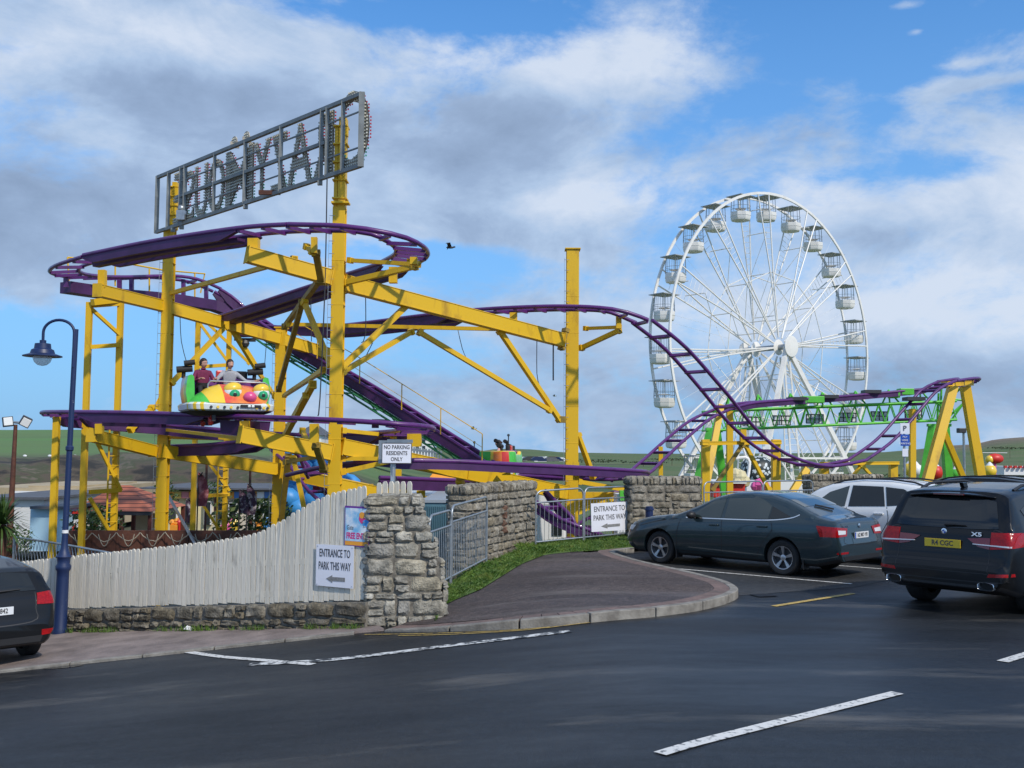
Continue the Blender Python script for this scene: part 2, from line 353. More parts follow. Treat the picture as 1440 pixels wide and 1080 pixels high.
ds = [3, 6, 9, 12, 14]+[15+i*.6 for i in range(35)]+[37+i*2.5 for i in range(26)]+[104+i*9 for i in range(28)]+[360+i*40 for i in range(15)]+[1000, 1300, 2200]
for d in ds: rows.append([V((math.tan(a)*d, d, terrain(math.tan(a)*d, d) if d <= 1000 else -30)) for a in az])
rows = [[V((p.x, -60, -.08)) for p in rows[0]], [V((p.x*2, -5, -.08+gz(p.x))) for p in rows[0]]]+rows
m.sheet(rows)
# terrain material: rough field grass, brown broken bank at the left
tm = bpy.data.materials.new('field_and_bank'); tm.use_nodes = True; nt2 = tm.node_tree; N2 = nt2.nodes; L2 = nt2.links; b2 = N2['Principled BSDF']; b2.inputs['Roughness'].default_value = .95
g2 = N2.new('ShaderNodeNewGeometry')
def nz2(s, d, st=(1,1,1)):
    mp = N2.new('ShaderNodeMapping'); mp.inputs['Scale'].default_value = st; L2.new(g2.outputs['Position'], mp.inputs[0])
    n = N2.new('ShaderNodeTexNoise'); n.inputs['Scale'].default_value = s; n.inputs['Detail'].default_value = d; n.inputs['Roughness'].default_value = .65; L2.new(mp.outputs[0], n.inputs['Vector']); return n.outputs['Fac']
def rmp2(f, els):
    r = N2.new('ShaderNodeValToRGB'); e = r.color_ramp.elements; e[0].position = els[0][0]; e[0].color = (*els[0][1], 1); e[1].position = els[-1][0]; e[1].color = (*els[-1][1], 1)
    for p_, c_ in els[1:-1]: q = e.new(p_); q.color = (*c_, 1)
    L2.new(f, r.inputs[0]); return r.outputs[0]
def mix2(f, a, c):
    x = N2.new('ShaderNodeMix'); x.data_type = 'RGBA'; L2.new(f, x.inputs[0]); L2.new(a, x.inputs[6]); L2.new(c, x.inputs[7]); return x.outputs[2]
field = rmp2(nz2(.03, 10, (.4, 1.5, 1)), [(.34, (.045, .075, .024)), (.48, (.075, .125, .032)), (.56, (.11, .13, .05)), (.62, (.06, .095, .03)), (.70, (.035, .05, .022))])
lush = rmp2(nz2(.02, 6, (.5, 2, 1)), [(.3, (.06, .14, .028)), (.5, (.10, .17, .05)), (.7, (.085, .20, .04))])
bank = rmp2(nz2(.22, 14, (1, 1, 3)), [(.40, (.022, .020, .017)), (.48, (.085, .066, .046)), (.54, (.05, .060, .026)), (.60, (.13, .105, .08)), (.68, (.05, .045, .035))])
dune = rmp2(nz2(.02, 8), [(.35, (.10, .085, .055)), (.65, (.20, .15, .10))])
at = N2.new('ShaderNodeAttribute'); at.attribute_name = 'zone'; sp = N2.new('ShaderNodeSeparateColor'); L2.new(at.outputs['Color'], sp.inputs[0])
c = mix2(sp.outputs[1], field, lush); c = mix2(sp.outputs[0], c, bank); c = mix2(sp.outputs[2], c, dune); L2.new(c, b2.inputs['Base Color'])
me = m.mesh('hills', [tm], 60)
ca = me.color_attributes.new('zone', 'FLOAT_COLOR', 'POINT')
for i, v in enumerate(me.vertices):
    x, y, z = v.co
    if y < 3: ca.data[i].color = (1, 0, 0, 1); continue
    px = 720+F*x/y; left = sstep(640, 480, px)
    bk = left*sstep(60, 70, y)*(1-sstep(88, 118+30*noise.noise(V((x*.04, 0, 0))), y)); gr = left*sstep(90, 130, y)
    if y < 60: bk = max(bk, .8*sstep(-.05, -.2, x/y))
    du = sstep(1270, 1330, px)*sstep(640, 800, y)
    ca.data[i].color = (bk, gr, du, 1)
o = bpy.data.objects.new('hills', me); COL.objects.link(o); struct(o)
# street: one sheet with the same fall, finely divided
def gsheet(name, pts, dz, mt, nx=1, thick=0):
    """flat polygon following the street level; pts = world xy, triangulated and cut fine"""
    bm = bmesh.new(); vs = [bm.verts.new((p[0], p[1], 0)) for p in pts]; f = bm.faces.new(vs)
    bmesh.ops.triangulate(bm, faces=[f])
    xs = [p[0] for p in pts]; x = math.floor(min(xs))
    while x < min(max(xs), 2.5):
        g = bm.verts[:]+bm.edges[:]+bm.faces[:]; bmesh.ops.bisect_plane(bm, geom=g, plane_co=(x, 0, 0), plane_no=(1, 0, 0)); x += .5
    for v in bm.verts: v.co.z = gz(v.co.x)+dz
    bm.normal_update()
    for f in bm.faces:
        if f.normal.z < 0: f.normal_flip()
    if thick:
        r = bmesh.ops.extrude_face_region(bm, geom=bm.faces[:])
        for e_ in r['geom']:
            if isinstance(e_, bmesh.types.BMVert): e_.co.z -= 0
        for v in [v for v in bm.verts if v not in set(q for q in r['geom'] if isinstance(q, bmesh.types.BMVert))]: v.co.z -= thick
        bmesh.ops.recalc_face_normals(bm, faces=bm.faces)
    me = bpy.data.meshes.new(name); bm.to_mesh(me); bm.free(); me.materials.append(mt)
    o = bpy.data.objects.new(name, me); COL.objects.link(o); return struct(o)
def gp(px, py, dz=0): q = G(px, py, dz); return (q.x, q.y)
rd = [(-60, -40), (60, -40), (60, 88)]+[(x, yl(x)+(.0 if x > -1 else .1)) for x in (40, 9, 4.6, 2.8, 1.55, .53, -.78, -.95, -1.2, -2.1, -7.3, -16, -60)]
gsheet('road', rd, 0, M['road'])
# parking bays, older asphalt
bay = [gp(870, 786), gp(900, 796), gp(958, 809), gp(1036, 838), gp(1200, 826), gp(1330, 800), (16, 27), (13, 34), (9, 31.5), (3.2, 24.8)]
gsheet('parking_bays', bay, .004, M['bay'])
# left footway
A0, A1 = G(0, 945), G(498, 891); dl = (A0-A1).normalized()
A0x = A1+dl*30
fw = [(A0x.x, A0x.y), (A1.x, A1.y), gp(540, 887), (-1.9, 14.9), (-7.4, 17.9), (-16, 22.6), (-32, 31)]
gsheet('footway', fw, .03, M['footway'], thick=.1)
# faint joints of the footway's edge course
mk = MB(); L_ = (A0x-A1).length; k = 0
nrm = V((-dl.y, dl.x, 0)); nrm = nrm if nrm.y < 0 else -nrm
t = 0
while t < L_:
    a = A1+dl*t; b = A1+dl*min(t+.9, L_)
    q = [a-nrm*.012, b-nrm*.012, b+nrm*.10, a+nrm*.10]
    for p in q: p.z = gz(p.x)-.05
    mk.prism(q if (q[1]-q[0]).cross(q[2]-q[1]).z > 0 else q[::-1], (0, 0, .086), 0, .3+.7*random.random()); t += .915
struct(mk.build('footway_kerb', M['kerb'], bevel=.008))
# island path: outline of its kerb
kb_px = [(540, 889), (608, 888.5), (700, 886), (790, 880), (854, 873), (900, 869.5), (946, 864.5), (983, 859), (1012, 852), (1029, 846), (1038, 840), (1034, 834), (1021, 827), (990, 818), (958, 810), (925, 802.5), (900, 796.5), (880, 790.5), (868, 786), (866, 782.5), (880, 779.5), (893, 778)]
kb = crom([G(*p) for p in kb_px], .12)
KH = lambda i: .03+.09*sstep(-1.7, .5, kb[min(i, len(kb)-1)].x)
def offs(line, d):
    out = []
    for i, p in enumerate(line):
        t = (line[min(i+1, len(line)-1)]-line[max(i-1, 0)]); t.z = 0; t.normalize(); out.append(p+V((-t.y, t.x, 0))*d)
    return out
kin = offs(kb, .125); kin2 = offs(kb, .36); kin3 = offs(kb, .375)
def strip(l1, l2, seg, gap, mt, name, top, a_only=None):
    mb = MB(); i = 0; acc = 0; start = 0
    for i in range(1, len(l1)):
        acc += (l1[i]-l1[i-1]).length
        if acc >= seg or i == len(l1)-1:
            A = l1[start:i+1]; B = l2[start:i+1]
            ta = (A[-1]-A[-2]).normalized()*gap; tb = (B[-1]-B[-2]).normalized()*gap
            A = A[:-1]+[A[-1]-ta]; B = B[:-1]+[B[-1]-tb]
            lo = [V((p.x, p.y, gz(p.x)-.06)) for p in A+B[::-1]]
            hi = [V((p.x, p.y, gz(p.x)+top(start+(k if k < len(A) else 2*len(A)-1-k)))) for k, p in enumerate(A+B[::-1])]
            n = len(lo); mb.add(lo+hi, [tuple(reversed(range(n))), tuple(range(n, 2*n))]+[(q, (q+1) % n, n+(q+1) % n, n+q) for q in range(n)], 0, .2+.8*random.random())
            start = i; acc = 0
    return struct(mb.build(name, mt, bevel=.012 if seg > .5 else .005, fixn=True))
M['edging'] = mat('brown_brick_edging', (.13, .095, .085), .85, col2=(.20, .15, .13), scale=8, bump=.4, attr=((.7,.7,.7), (1.1,1,1)))
strip(kb, kin, .88, .022, M['kerb'], 'kerb', KH)
strip(kin, kin2, .21, .008, M['edging'], 'brick_edging', lambda i: KH(i)-.006)
inner = [(p.x, p.y) for p in kin2[::2]]
up_px = [(896, 770), (830, 776), (767, 780), (733, 793), (700, 812), (675, 826), (640, 838), (622, 846), (612, 866)]
mbp = MB()
ip = inner+[gp(px, py, .12) for px, py in up_px]
po = gsheet('path', ip, 0, M['path'])
for v in po.data.vertices:
    # raised like the kerb it meets, smoothly falling where the kerb is dropped
    v.co.z += .022+.09*sstep(-1.7, .5, v.co.x)
# grass verge base and blades
gr_lo = [G(px, py, .10) for px, py in [(612, 868)]+up_px[::-1][1:]+[(960, 764), (1010, 758)]]
gr_hi = [V((x, yl(x)+.35, 0)) for x in (-1.05, -.95, -.78, -.35, .1, .53, 1.0, 1.55, 2.2, 2.8, 3.8, 4.8)]
mg = MB(); rows = []
for k in range(9):
    t = k/8; row = []
    for i in range(40):
        s_ = i/39
        lo = gr_lo[0].lerp(gr_lo[-1], 0); 
        u = s_*(len(gr_lo)-1); a = gr_lo[int(u)].lerp(gr_lo[min(int(u)+1, len(gr_lo)-1)], u-int(u))
        u = s_*(len(gr_hi)-1); b = gr_hi[int(u)].lerp(gr_hi[min(int(u)+1, len(gr_hi)-1)], u-int(u))
        p = a.lerp(b, t); z = gz(p.x)+.015+.09*sstep(-1.7, .5, p.x)+.07*sstep(0, .3, t)+.02*noise.noise(p*2)*sstep(0, .3, t)
        row.append(V((p.x, p.y, z)))
    rows.append(row)
mg.sheet(rows); struct(mg.build('verge', M['turf'], smooth=80))
mb = MB()
for _ in range(42000):
    k = random.random()**.9*7.99; i = random.random()*38.99; a, b = int(k), int(i); fu, fv = k-a, i-b
    p = rows[a][b].lerp(rows[a+1][b], fu).lerp(rows[a][b+1].lerp(rows[a+1][b+1], fu), fv)
    nn = noise.noise(V((p.x*1.3, p.y*1.3, 5)))
    if k < .5 and nn > .05: continue
    h = (.02+.04*random.random())*(1+2.2*max(0, nn))*(1+.9*sstep(6, 8, k)); w_ = .004+.004*random.random(); an = random.random()*2*PI
    q = V((math.cos(an), math.sin(an), 0)); ln = V((random.gauss(0, .35), random.gauss(0, .35), 1))*h
    mb.add([p-q*w_, p+q*w_, p+ln*.6+q*w_*.7, p+ln+V((ln.x, ln.y, -h*.2))*.5], [(0, 1, 2), (0, 2, 3)], 0, min(.99, max(.01, .42+.6*noise.noise(V((p.x*3, p.y*3, 8)))+random.gauss(0, .25))))
tag(mb.build('grass', M['blade']), 'tufty green grass on the verge between path, walls and crowd barriers', 'grass', kind='stuff')
# painted lines
def line(name, pts, w_, mt, dz=.008):
    pts = crom([G(*p) for p in pts], .25); l = offs(pts, w_/2); r = offs(pts, -w_/2); mb = MB()
    mb.sheet([[V((p.x, p.y, gz(p.x)+dz)) for p in r], [V((p.x, p.y, gz(p.x)+dz)) for p in l]])
    o = mb.build(name, mt); 
    for f in o.data.polygons:
        if f.normal.z < 0: f.flip()
    return struct(o)
line('centre_line', [(928, 1061), (1262, 975)], .125, M['linewhite'])
line('centre_line', [(1410, 931), (1560, 884)], .125, M['linewhite'])
line('bay_line', [(912, 797), (1198, 822)], .085, M['linewhite'], .012)
line('bay_line', [(1140, 793), (1250, 801.5)], .085, M['linewhite'], .012)
line('yellow_line', [(1088, 853), (1200, 835)], .10, M['lineyellow'])
line('edge_line', [(262, 917), (310, 924), (370, 929), (440, 935)], .11, M['linewhite'])
line('edge_line', [(350, 935), (470, 928), (620, 910), (720, 898), (802, 888)], .16, M['linefaded'])
line('yellow_line', [(512, 893), (600, 891.5), (700, 888), (790, 881)], .032, M['lineyellow'])
line('yellow_line', [(560, 894.5), (640, 892.5), (740, 886.5), (830, 876)], .032, M['lineyellow'])
M['drain'] = mat('cast_iron_cover', (.014, .014, .015), .55, .3, bump=.5)
line('drain_cover', [(1060, 838.5), (1088, 837.5)], .30, M['drain'], .014)
# puddle by the footway
M['puddle'] = mat('rain_water', (.01, .012, .015), .03, spec=1)
ppts = [(60, 938.5), (85, 936), (110, 934.5), (118, 936), (100, 939), (75, 941), (62, 941)]
gsheet('puddle', [gp(*p) for p in ppts], .006, M['puddle'])
# ------------------------------------------------------------------ stone walls
ST = ((.62, .60, .56), (.95, .93, .88), (.78, .74, .66), (1.12, 1.1, 1.05), (.86, .78, .62), (.70, .69, .68), (1.0, .98, .92))
M['stone'] = mat('field_stone', (.20, .195, .175), .92, col2=(.50, .485, .44), scale=9, thresh=(.36, .66), bump=.9, bscale=35, bdist=.03, attr=ST)
M['stone2'] = mat('brown_grey_stone', (.15, .135, .112), .92, col2=(.40, .375, .325), scale=8, thresh=(.36, .66), bump=.9, bscale=30, bdist=.03, attr=ST)
M['stonelow'] = mat('mossy_dark_stone', (.10, .09, .07), .95, col2=(.31, .285, .24), scale=6, thresh=(.4, .68), bump=1, bscale=30, bdist=.03, attr=ST)
M['mortar'] = mat('old_mortar', (.17, .155, .13), .95, var=.35, scale=12, bump=.6)
def stone(mb, o, rt, up, nn, w_, h, d=.045, jit=.022, a=0):
    """one rough stone: 5x4 grid front with rounded border"""
    nx, ny = 7, 5; vs = []
    sx, sy = random.uniform(-jit, jit), random.uniform(-jit, jit); seed = V((random.random()*50, random.random()*50, 0)); dd = d*random.uniform(.6, 1.3)
    for j in range(ny+1):
        for i in range(nx+1):
            u, v = i/nx, j/ny; eu = min(u, 1-u)*2; ev = min(v, 1-v)*2
            edge = min(1, 6*min(eu*w_, ev*h)/max(.05, min(w_, h))) if (0 < i < nx and 0 < j < ny) else 0
            ps = V((u*w_+sx*(1 if i in (0, nx) else .3), v*h, 0))
            n_ = noise.noise(seed+V((u*2.2, v*2.2, 0))); cx = (.5-u)*.16*w_*(1 if j in (0, ny) else 0)*(1 if i in (0, nx) else 0); cy = (.5-v)*.2*h*(1 if j in (0, ny) and i in (0, nx) else 0)
            z = -.03 if (i in (0, nx) or j in (0, ny)) else dd*(.75+.5*n_+.55*noise.noise(seed+V((u*7, v*6, 4))))
            jx = noise.noise(seed+V((u*3, v*3, 9)))*jit; jy = noise.noise(seed+V((u*3, v*3, 19)))*jit
            vs.append(o+rt*(ps.x+cx+jx)+up*(ps.y+cy+jy)+nn*z)
    mb.add(vs, [(j*(nx+1)+i, j*(nx+1)+i+1, (j+1)*(nx+1)+i+1, (j+1)*(nx+1)+i) for j in range(ny) for i in range(nx)], 0, max(.01, a or random.random()))
def stone_face(mb, o, rt, H, left, right, c=(.11, .24), L=(.14, .5), top=0, gap=.008, z0=None, capt=None, d=.034):
    """courses between left(z) and right(z) metres along rt, from o upward"""
    rt = V(rt).normalized(); up = V((0, 0, 1)); nn = rt.cross(up); z = 0; end = H-top
    while z < end-.04:
        h = min(random.uniform(*c), end-z)
        if end-z-h < .07: h = end-z
        x = left(z+h/2); xe = right(z+h/2)
        while x < xe-.04:
            w_ = random.uniform(*L)*(1.25 if random.random() < .2 else 1)
            if xe-x-w_ < .10: w_ = xe-x
            base = z0(x+w_/2) if z0 else 0
            if h > .15 and w_ < .3 and random.random() < .4:
                hh = h*random.uniform(.4, .6); stone(mb, o+rt*x+up*(z+base), rt, up, nn, w_-gap, hh-gap, d); stone(mb, o+rt*x+up*(z+hh+base), rt, up, nn, w_-gap, h-hh-gap, d)
            else: stone(mb, o+rt*x+up*(z+base), rt, up, nn, w_-gap, h-gap, d)
            x += w_
        z += h
    if top:
        x = left(H); xe = right(H)
        while x < xe-.03:
            w_ = min(random.uniform(.07, .17), xe-x); hh = top*random.uniform(.82, 1.08); base = z0(x) if z0 else 0
            stone(mb, o+rt*x+up*(end+base), rt, up, nn, w_-.008, hh, d*1.1); x += w_
def stone_block(mb, c0, rt, W, T, H, top=0, taper=0, lw=None, rw=None, **k):
    """free-standing rectangular masonry block, c0 = front-left base corner, rt along the front, T thick"""
    rt = V(rt).normalized(); nn = rt.cross(V((0,0,1))); bk = -nn
    lw = lw or (lambda z: 0); rw = rw or (lambda z: W)
    zs = [i*H/8 for i in range(9)]
    for i in range(8):
        zz = (zs[i]+zs[i+1])/2; a, b = lw(zz)+.02, rw(zz)-.02
        q = [c0+rt*a+bk*.02, c0+rt*b+bk*.02, c0+rt*b+bk*(T-.02), c0+rt*a+bk*(T-.02)]
        mb.prism([p+V((0, 0, zs[i]-(.1 if i == 0 else .001))) for p in q], (0, 0, zs[1]+(.1 if i == 0 else -.03 if (i == 7 and top) else .0)), 1)
    stone_face(mb, c0, rt, H, lw, rw, top=top, **k)
    stone_face(mb, c0+rt*rw(0)-rt*0, bk, H, lambda z: 0, lambda z: T, top=top, **k) if not taper else None
    stone_face(mb, c0+bk*T, -bk, H, lambda z: 0, lambda z: T, top=top, **k)
    stone_face(mb, c0+bk*T+rt*W, -rt, H, lambda z: W-rw(z), lambda z: W-lw(z), top=top, **k)
    if taper:
        # stepped right end: a face per course band
        for i in range(6):
            a, b = i*H/6, (i+1)*H/6; zz = (a+b)/2
            stone_face(mb, c0+rt*rw(zz)+V((0, 0, a)), bk, b-a, lambda z: 0, lambda z: T, **k)
    # top stones lying flat
    x = lw(H)+.01
    while x < rw(H)-.05:
        w_ = min(random.uniform(.16, .32), rw(H)-x); y = .01
        while y < T-.05:
            d_ = min(random.uniform(.16, .3), T-y)
            stone(mb, c0+rt*x+bk*y+V((0, 0, H-.005-(.02 if top else 0))), rt, bk, V((0, 0, 1)), w_-.01, d_-.01, .03); y += d_
        x += w_
# near pillar
pb = G(512, 884); pr = G(620, 880); rt = V((1, .10, 0)).normalized(); Wp = (pr-pb).length*.98
zb = gz(-1.6)-.02; c0 = V((pb.x, pb.y, zb)); Hp = P(560, 698, pb.y).z-zb
mb = MB(); rw = lambda z: Wp-(.0 if z < .55 else .04 if z < .8 else .12 if z < 1.05 else .19 if z < 1.3 else .25 if z < 1.5 else .31)*1.05
random.seed(11)
stone_block(mb, c0, rt, Wp, .62, Hp, taper=1, rw=rw, c=(.08, .24), L=(.12, .44), d=.036)
tag(mb.build('stone_pillar', [M['stone'], M['mortar']], smooth=50), 'stepped grey rubble stone pillar at the right end of the white picket fence', 'pillar')
# wall with a vertical rusty joint, beyond the first barrier
def wall(px0, py0, px1, py1, top_px, name, label, thick=.45, ztop=None, dz=.12, seed=1, d0=None, d1=None, top=.2, mt='stone2', **k):
    random.seed(seed)
    if d0: a = P(px0, 700, d0); b = P(px1, 700, d1)
    else: a, b = G(px0, py0, dz), G(px1, py1, dz)
    base = min(a.z, b.z)-.25 if not d0 else -.1
    a.z = b.z = base; W = (b-a).length
    H = P(*top_px, a.y+(b.y-a.y)*((top_px[0]-px0)/(px1-px0))).z-base
    mb = MB(); stone_block(mb, a, b-a, W, thick, H, top=top, **k)
    return tag(mb.build(name, [M[mt], M['mortar']], smooth=50), label, 'wall'), a, b, H
wall2, wa, wb, H2 = wall(657, 800, 754, 768, (700, 679), 'stone_wall', 'grey rubble stone wall with rust stain between the two barred barriers', seed=3)
wall3, wc, wd, H3 = wall(888, 0, 987, 0, (935, 670), 'stone_wall', 'rubble stone wall behind the bonnet of the grey saloon', seed=4, d0=24.5, d1=25.0)
# rust stain down the joint of the middle wall
mbs = MB(); dr = (wb-wa).normalized(); nn = dr.cross(V((0,0,1)))
pstain = P(703, 735, wa.y+(wb.y-wa.y)*.48); q0 = wa+dr*((pstain-wa).dot(dr)); 
M['ruststain'] = mat('rust_stained_stone', (.10, .045, .028), .95, col2=(.20, .12, .085), scale=12, bump=.8)
for i, (z, h) in enumerate([(.62, .16), (.78, .14), (.92, .17), (1.09, .12)]):
    stone(mbs, V((q0.x, q0.y, wa.z+z+.15)), dr, V((0,0,1)), nn, .14, h+.01, .062)
mbs.build('rust_stain', M['ruststain'], wall2, smooth=50)
wall4, _, _, _ = wall(1142, 0, 1243, 0, (1190, 667), 'stone_wall', 'far stretch of stone wall seen above the white car roof', seed=5, d0=31, d1=32)
# low wall under the fence
random.seed(21)
FA, FB = G(88, 891.5), G(512, 885.5); fd = (FA-FB); fd.z = 0; fd.normalize(); FE = FB+fd*17; 
def fdist(px):                       # distance along the fence from FB for a photograph column
    r = ray(px, 700); # intersect in plan with the line FB+fd*s
    den = fd.x*r.y-fd.y*r.x; return -(FB.x*r.y-FB.y*r.x)/den
LW = (FE-FB).length
mb = MB(); lh = lambda s_: .40+.02*math.sin(s_*1.3)
zf = lambda s_: gz((FB+fd*s_).x)
o0 = V((FE.x, FE.y, 0)); rtl = -fd
stone_face(mb, o0, rtl, .41, lambda z: 0, lambda z: LW+.02, c=(.09, .2), L=(.12, .42), z0=lambda x: zf(LW-x)-.03, d=.04)
for i in range(34):
    a, b = LW*i/34, LW*(i+1)/34
    nb = V((-rtl.y, rtl.x, 0)); nb = nb if nb.y > 0 else -nb
    q = [o0+rtl*a+nb*.02, o0+rtl*b+nb*.02, o0+rtl*b+nb*.36, o0+rtl*a+nb*.36]
    za = [zf(LW-a), zf(LW-b), zf(LW-b), zf(LW-a)]
    lo = [p+V((0,0,z-.3)) for p, z in zip(q, za)]; hi = [p+V((0,0,z+.365)) for p, z in zip(q, za)]
    mb.add(lo+hi, [(3,2,1,0),(4,5,6,7),(0,1,5,4),(1,2,6,5),(2,3,7,6),(3,0,4,7)], 1)
tag(mb.build('low_stone_wall', [M['stonelow'], M['mortar']], smooth=50), 'low mossy stone wall carrying the white picket fence', 'wall')
# weeds along its foot
random.seed(5); mb = MB()
for _ in range(150):
    s_ = random.choice([random.uniform(.1, 3.2), random.uniform(2.5, 6.5), random.uniform(0, 10)]); b = FB+fd*s_+V((0, -.05-.05*random.random(), 0)); b.z = gz(b.x)+.03
    if noise.noise(V((s_*1.1, 0, 3))) < -.05: continue
    for _ in range(12):
        an = random.random()*2*PI; q = V((math.cos(an), math.sin(an), 0)); h = random.uniform(.03, .11); sx = V((random.gauss(0, .035), random.gauss(0, .02), 0))
        mb.add([b+sx-q*.005, b+sx+q*.005, b+sx+V((random.gauss(0, .03), random.gauss(0, .03), h))], [(0, 1, 2)], 0, random.uniform(.2, .8))
tag(mb.build('weeds', M['blade']), 'thin weeds growing along the foot of the low stone wall', 'weeds', kind='stuff')
# picket fence
M['picket'] = mat('aged_white_picket_paint', (.22, .205, .17), .8, col2=(.70, .655, .565), scale=6, thresh=(.22, .40), stretch=(1, 1, .22), detail=10, attr=((.84,.84,.82), (1,1,1), (.92,.92,.9)), bump=.3, bscale=30)
tp = [(0, 793), (20, 791), (40, 789.5), (95, 783), (150, 777), (200, 772), (250, 767), (300, 761), (340, 756), (370, 748), (400, 731), (430, 712), (455, 699), (480, 690), (510, 684), (545, 677)]
mb = MB(); random.seed(8)
fn = fd.cross(V((0,0,1))); fn = -fn if fn.y > 0 else fn          # toward the street
s_ = -.50; pw = .086
while s_ < 13.5:
    c = FB+fd*(s_+pw/2)+V((0,.14,0)) if s_ > -.02 else V((FB.x-s_, c0.y+.72-s_*.1, FB.z)); px = 720+F*c.x/c.y
    zt = P(px, interp(px, tp), c.y).z+random.gauss(0, .004) if px > -5 else gz(c.x)+1.22
    zb_ = gz(c.x)+.385+random.gauss(0, .008); h = zt-zb_; tw = random.gauss(0, .006)
    r_ = -fd; w2 = (pw-.008)/2; x0 = [(-w2, 0), (w2, 0), (w2, h-.05), (w2*.78, h-.018), (w2*.35, h), (-w2*.35, h), (-w2*.78, h-.018), (-w2, h-.05)]
    base = [c+r_*(x+tw*z/max(h, .1))+V((0, 0, zb_+z))-V((0,0,c.z))+fn*(random.gauss(0, .002)) for x, z in x0]
    mb.prism(base, -fn*.022, 0, random.uniform(.05, 1)); s_ += pw
f_ = thing('picket_fence', 'tall weathered white wooden picket fence sweeping up to the stone pillar', 'fence', (FB.x, FB.y, gz(FB.x)))
mb.build('pickets', M['picket'], f_)
for zz in (.5, .95):
    mb = MB()
    for i in range(26):
        a = FB+fd*(i*.52)+V((0,.165,0)); b = FB+fd*((i+1)*.52)+V((0,.165,0)); a.z = gz(a.x)+zz; b.z = gz(b.x)+zz; mb.beam(a, b, .04, .08)
    mb.build('rail', M['picket'], f_)
for i in range(6):
    a = FB+fd*(i*2.3+.6)+V((0,.22,0)); mb = MB(); mb.box((a.x, a.y, gz(a.x)+.45), (.09, .09, 1.2)); mb.build('post', M['picket'], f_)
# rubble heap under the fence end is the pillar; signs on the fence
def frame_at(s_, off=.0): c = FB+fd*s_+V((0,.14,0))+fn*off; return c
def fsign(px0, px1, y_tl, y_tr, y_bl, y_br, off):
    s0, s1 = fdist(px0), fdist(px1); a = frame_at(s0, off); b = frame_at(s1, off)
    return a, b, P(px0, y_tl, a.y).z, P(px1, y_tr, b.y).z, P(px0, y_bl, a.y).z, P(px1, y_br, b.y).z
def plate(mb, tl, tr, br, bl, n, t=.004, m=0): mb.prism([bl, br, tr, tl], n*t, m)
a, b, ztl, ztr, zbl, zbr = fsign(446, 499, 765, 768, 823, 828, .035)
fix = lambda p, z: V((p.x, p.y, z))
tl, tr, bl, br = fix(a, ztl), fix(b, ztr), fix(a, zbl), fix(b, zbr)
sg = thing('entrance_sign', 'white park entrance sign screwed to the white picket fence beside the pillar', 'sign', bl)
mb = MB(); plate(mb, tl, tr, br, bl, fn); mb.build('board', M['signwhite'], sg)
rt_ = (tr-tl).normalized(); up_ = (tl-bl).normalized(); W_ = (tr-tl).length; H_ = (tl-bl).length; cc = (tl+br)/2+fn*.007
mb = MB(); ts = H_*.27
for k, tx in enumerate(('ENTRANCE TO', 'PARK THIS WAY')):
    mb.text(tx, ts, cc+up_*(H_*(.30-.31*k)), rt_, up_, .0008, sx=W_*.83/(ts*(6.05 if k == 0 else 7.1))*(.88 if k == 0 else 1), bold=.0012); mb.build('lettering', M['ink'], sg); mb = MB()
def arrow(mb, c, rt, up, w_, h):
    nn = rt.cross(up); q = [(-.5, 0), (-.17, -.5), (-.17, -.26), (.5, -.26), (.5, .26), (-.17, .26), (-.17, .5)]
    mb.prism([c+rt*(x*w_)+up*(y*h) for x, y in q], nn*.001)
mb = MB(); arrow(mb, cc-up_*H_*.31+rt_*.02, rt_, up_, W_*.5, H_*.19)
M['greyink'] = mat('faded_grey_print', (.22, .22, .22), .6, var=.25, scale=30)
mb.build('arrow', M['greyink'], sg)
for u in (-.46, .46):
    for v in (-.46, .46): mb = MB(); mb.lathe([(.006, 0), (.006, .003)], cc+rt_*W_*u+up_*H_*v, 8, Matrix((rt_, up_, fn)).transposed()); mb.build('screw', M['galv'], sg)
# poster
a, b, ztl, ztr, zbl, zbr = fsign(484, 519, 711, 713, 766, 771, .012)
tl, tr, bl, br = fix(a, ztl), fix(b, ztr), fix(a, zbl), fix(b, zbr); pt = thing('poster', 'colourful free entry poster on the fence, partly behind the stone pillar', 'poster', bl)
M['posterblue'] = mat('poster_blue_print', (.20, .50, .78), .4, col2=(.75, .82, .88), scale=6, thresh=(.4, .62))
M['purple_ink'] = mat('purple_print', (.16, .04, .30), .4); M['magenta'] = mat('magenta_print', (.62, .05, .22), .4); M['orangeprint'] = mat('orange_print', (.85, .36, .04), .4)
mb = MB(); plate(mb, tl, tr, br, bl, fn); mb.build('board', M['purple_ink'], pt)
rt_ = (tr-tl).normalized(); up_ = (tl-bl).normalized(); W_ = (tr-tl).length; H_ = (tl-bl).length; cc = (tl+br)/2+fn*.005
def rect(mb, c, w_, h, n, t=.001, m=0): mb.prism([c-rt_*w_/2-up_*h/2, c+rt_*w_/2-up_*h/2, c+rt_*w_/2+up_*h/2, c-rt_*w_/2+up_*h/2], n*t, m)
mb = MB(); rect(mb, cc+up_*H_*.05, W_*.94, H_*.84, fn); rect(mb, cc-up_*H_*.425, W_*.94, H_*.10, fn, m=1); mb.build('print', [M['posterblue'], M['orangeprint']], pt)
mb = MB(); mb.text('FREE ENTRY', H_*.21, cc-up_*H_*.24-rt_*W_*.42+fn*.002, rt_, up_, .0008, sx=.62, bold=.004, align='LEFT'); mb.build('lettering', M['magenta'], pt)
mb = MB(); mb.text('Gate', H_*.17, cc-up_*H_*.03-rt_*W_*.40+fn*.002, rt_, up_, .0008, sx=.6, align='LEFT')
mb.build('small_lettering', M['ink'], pt)
mb = MB()
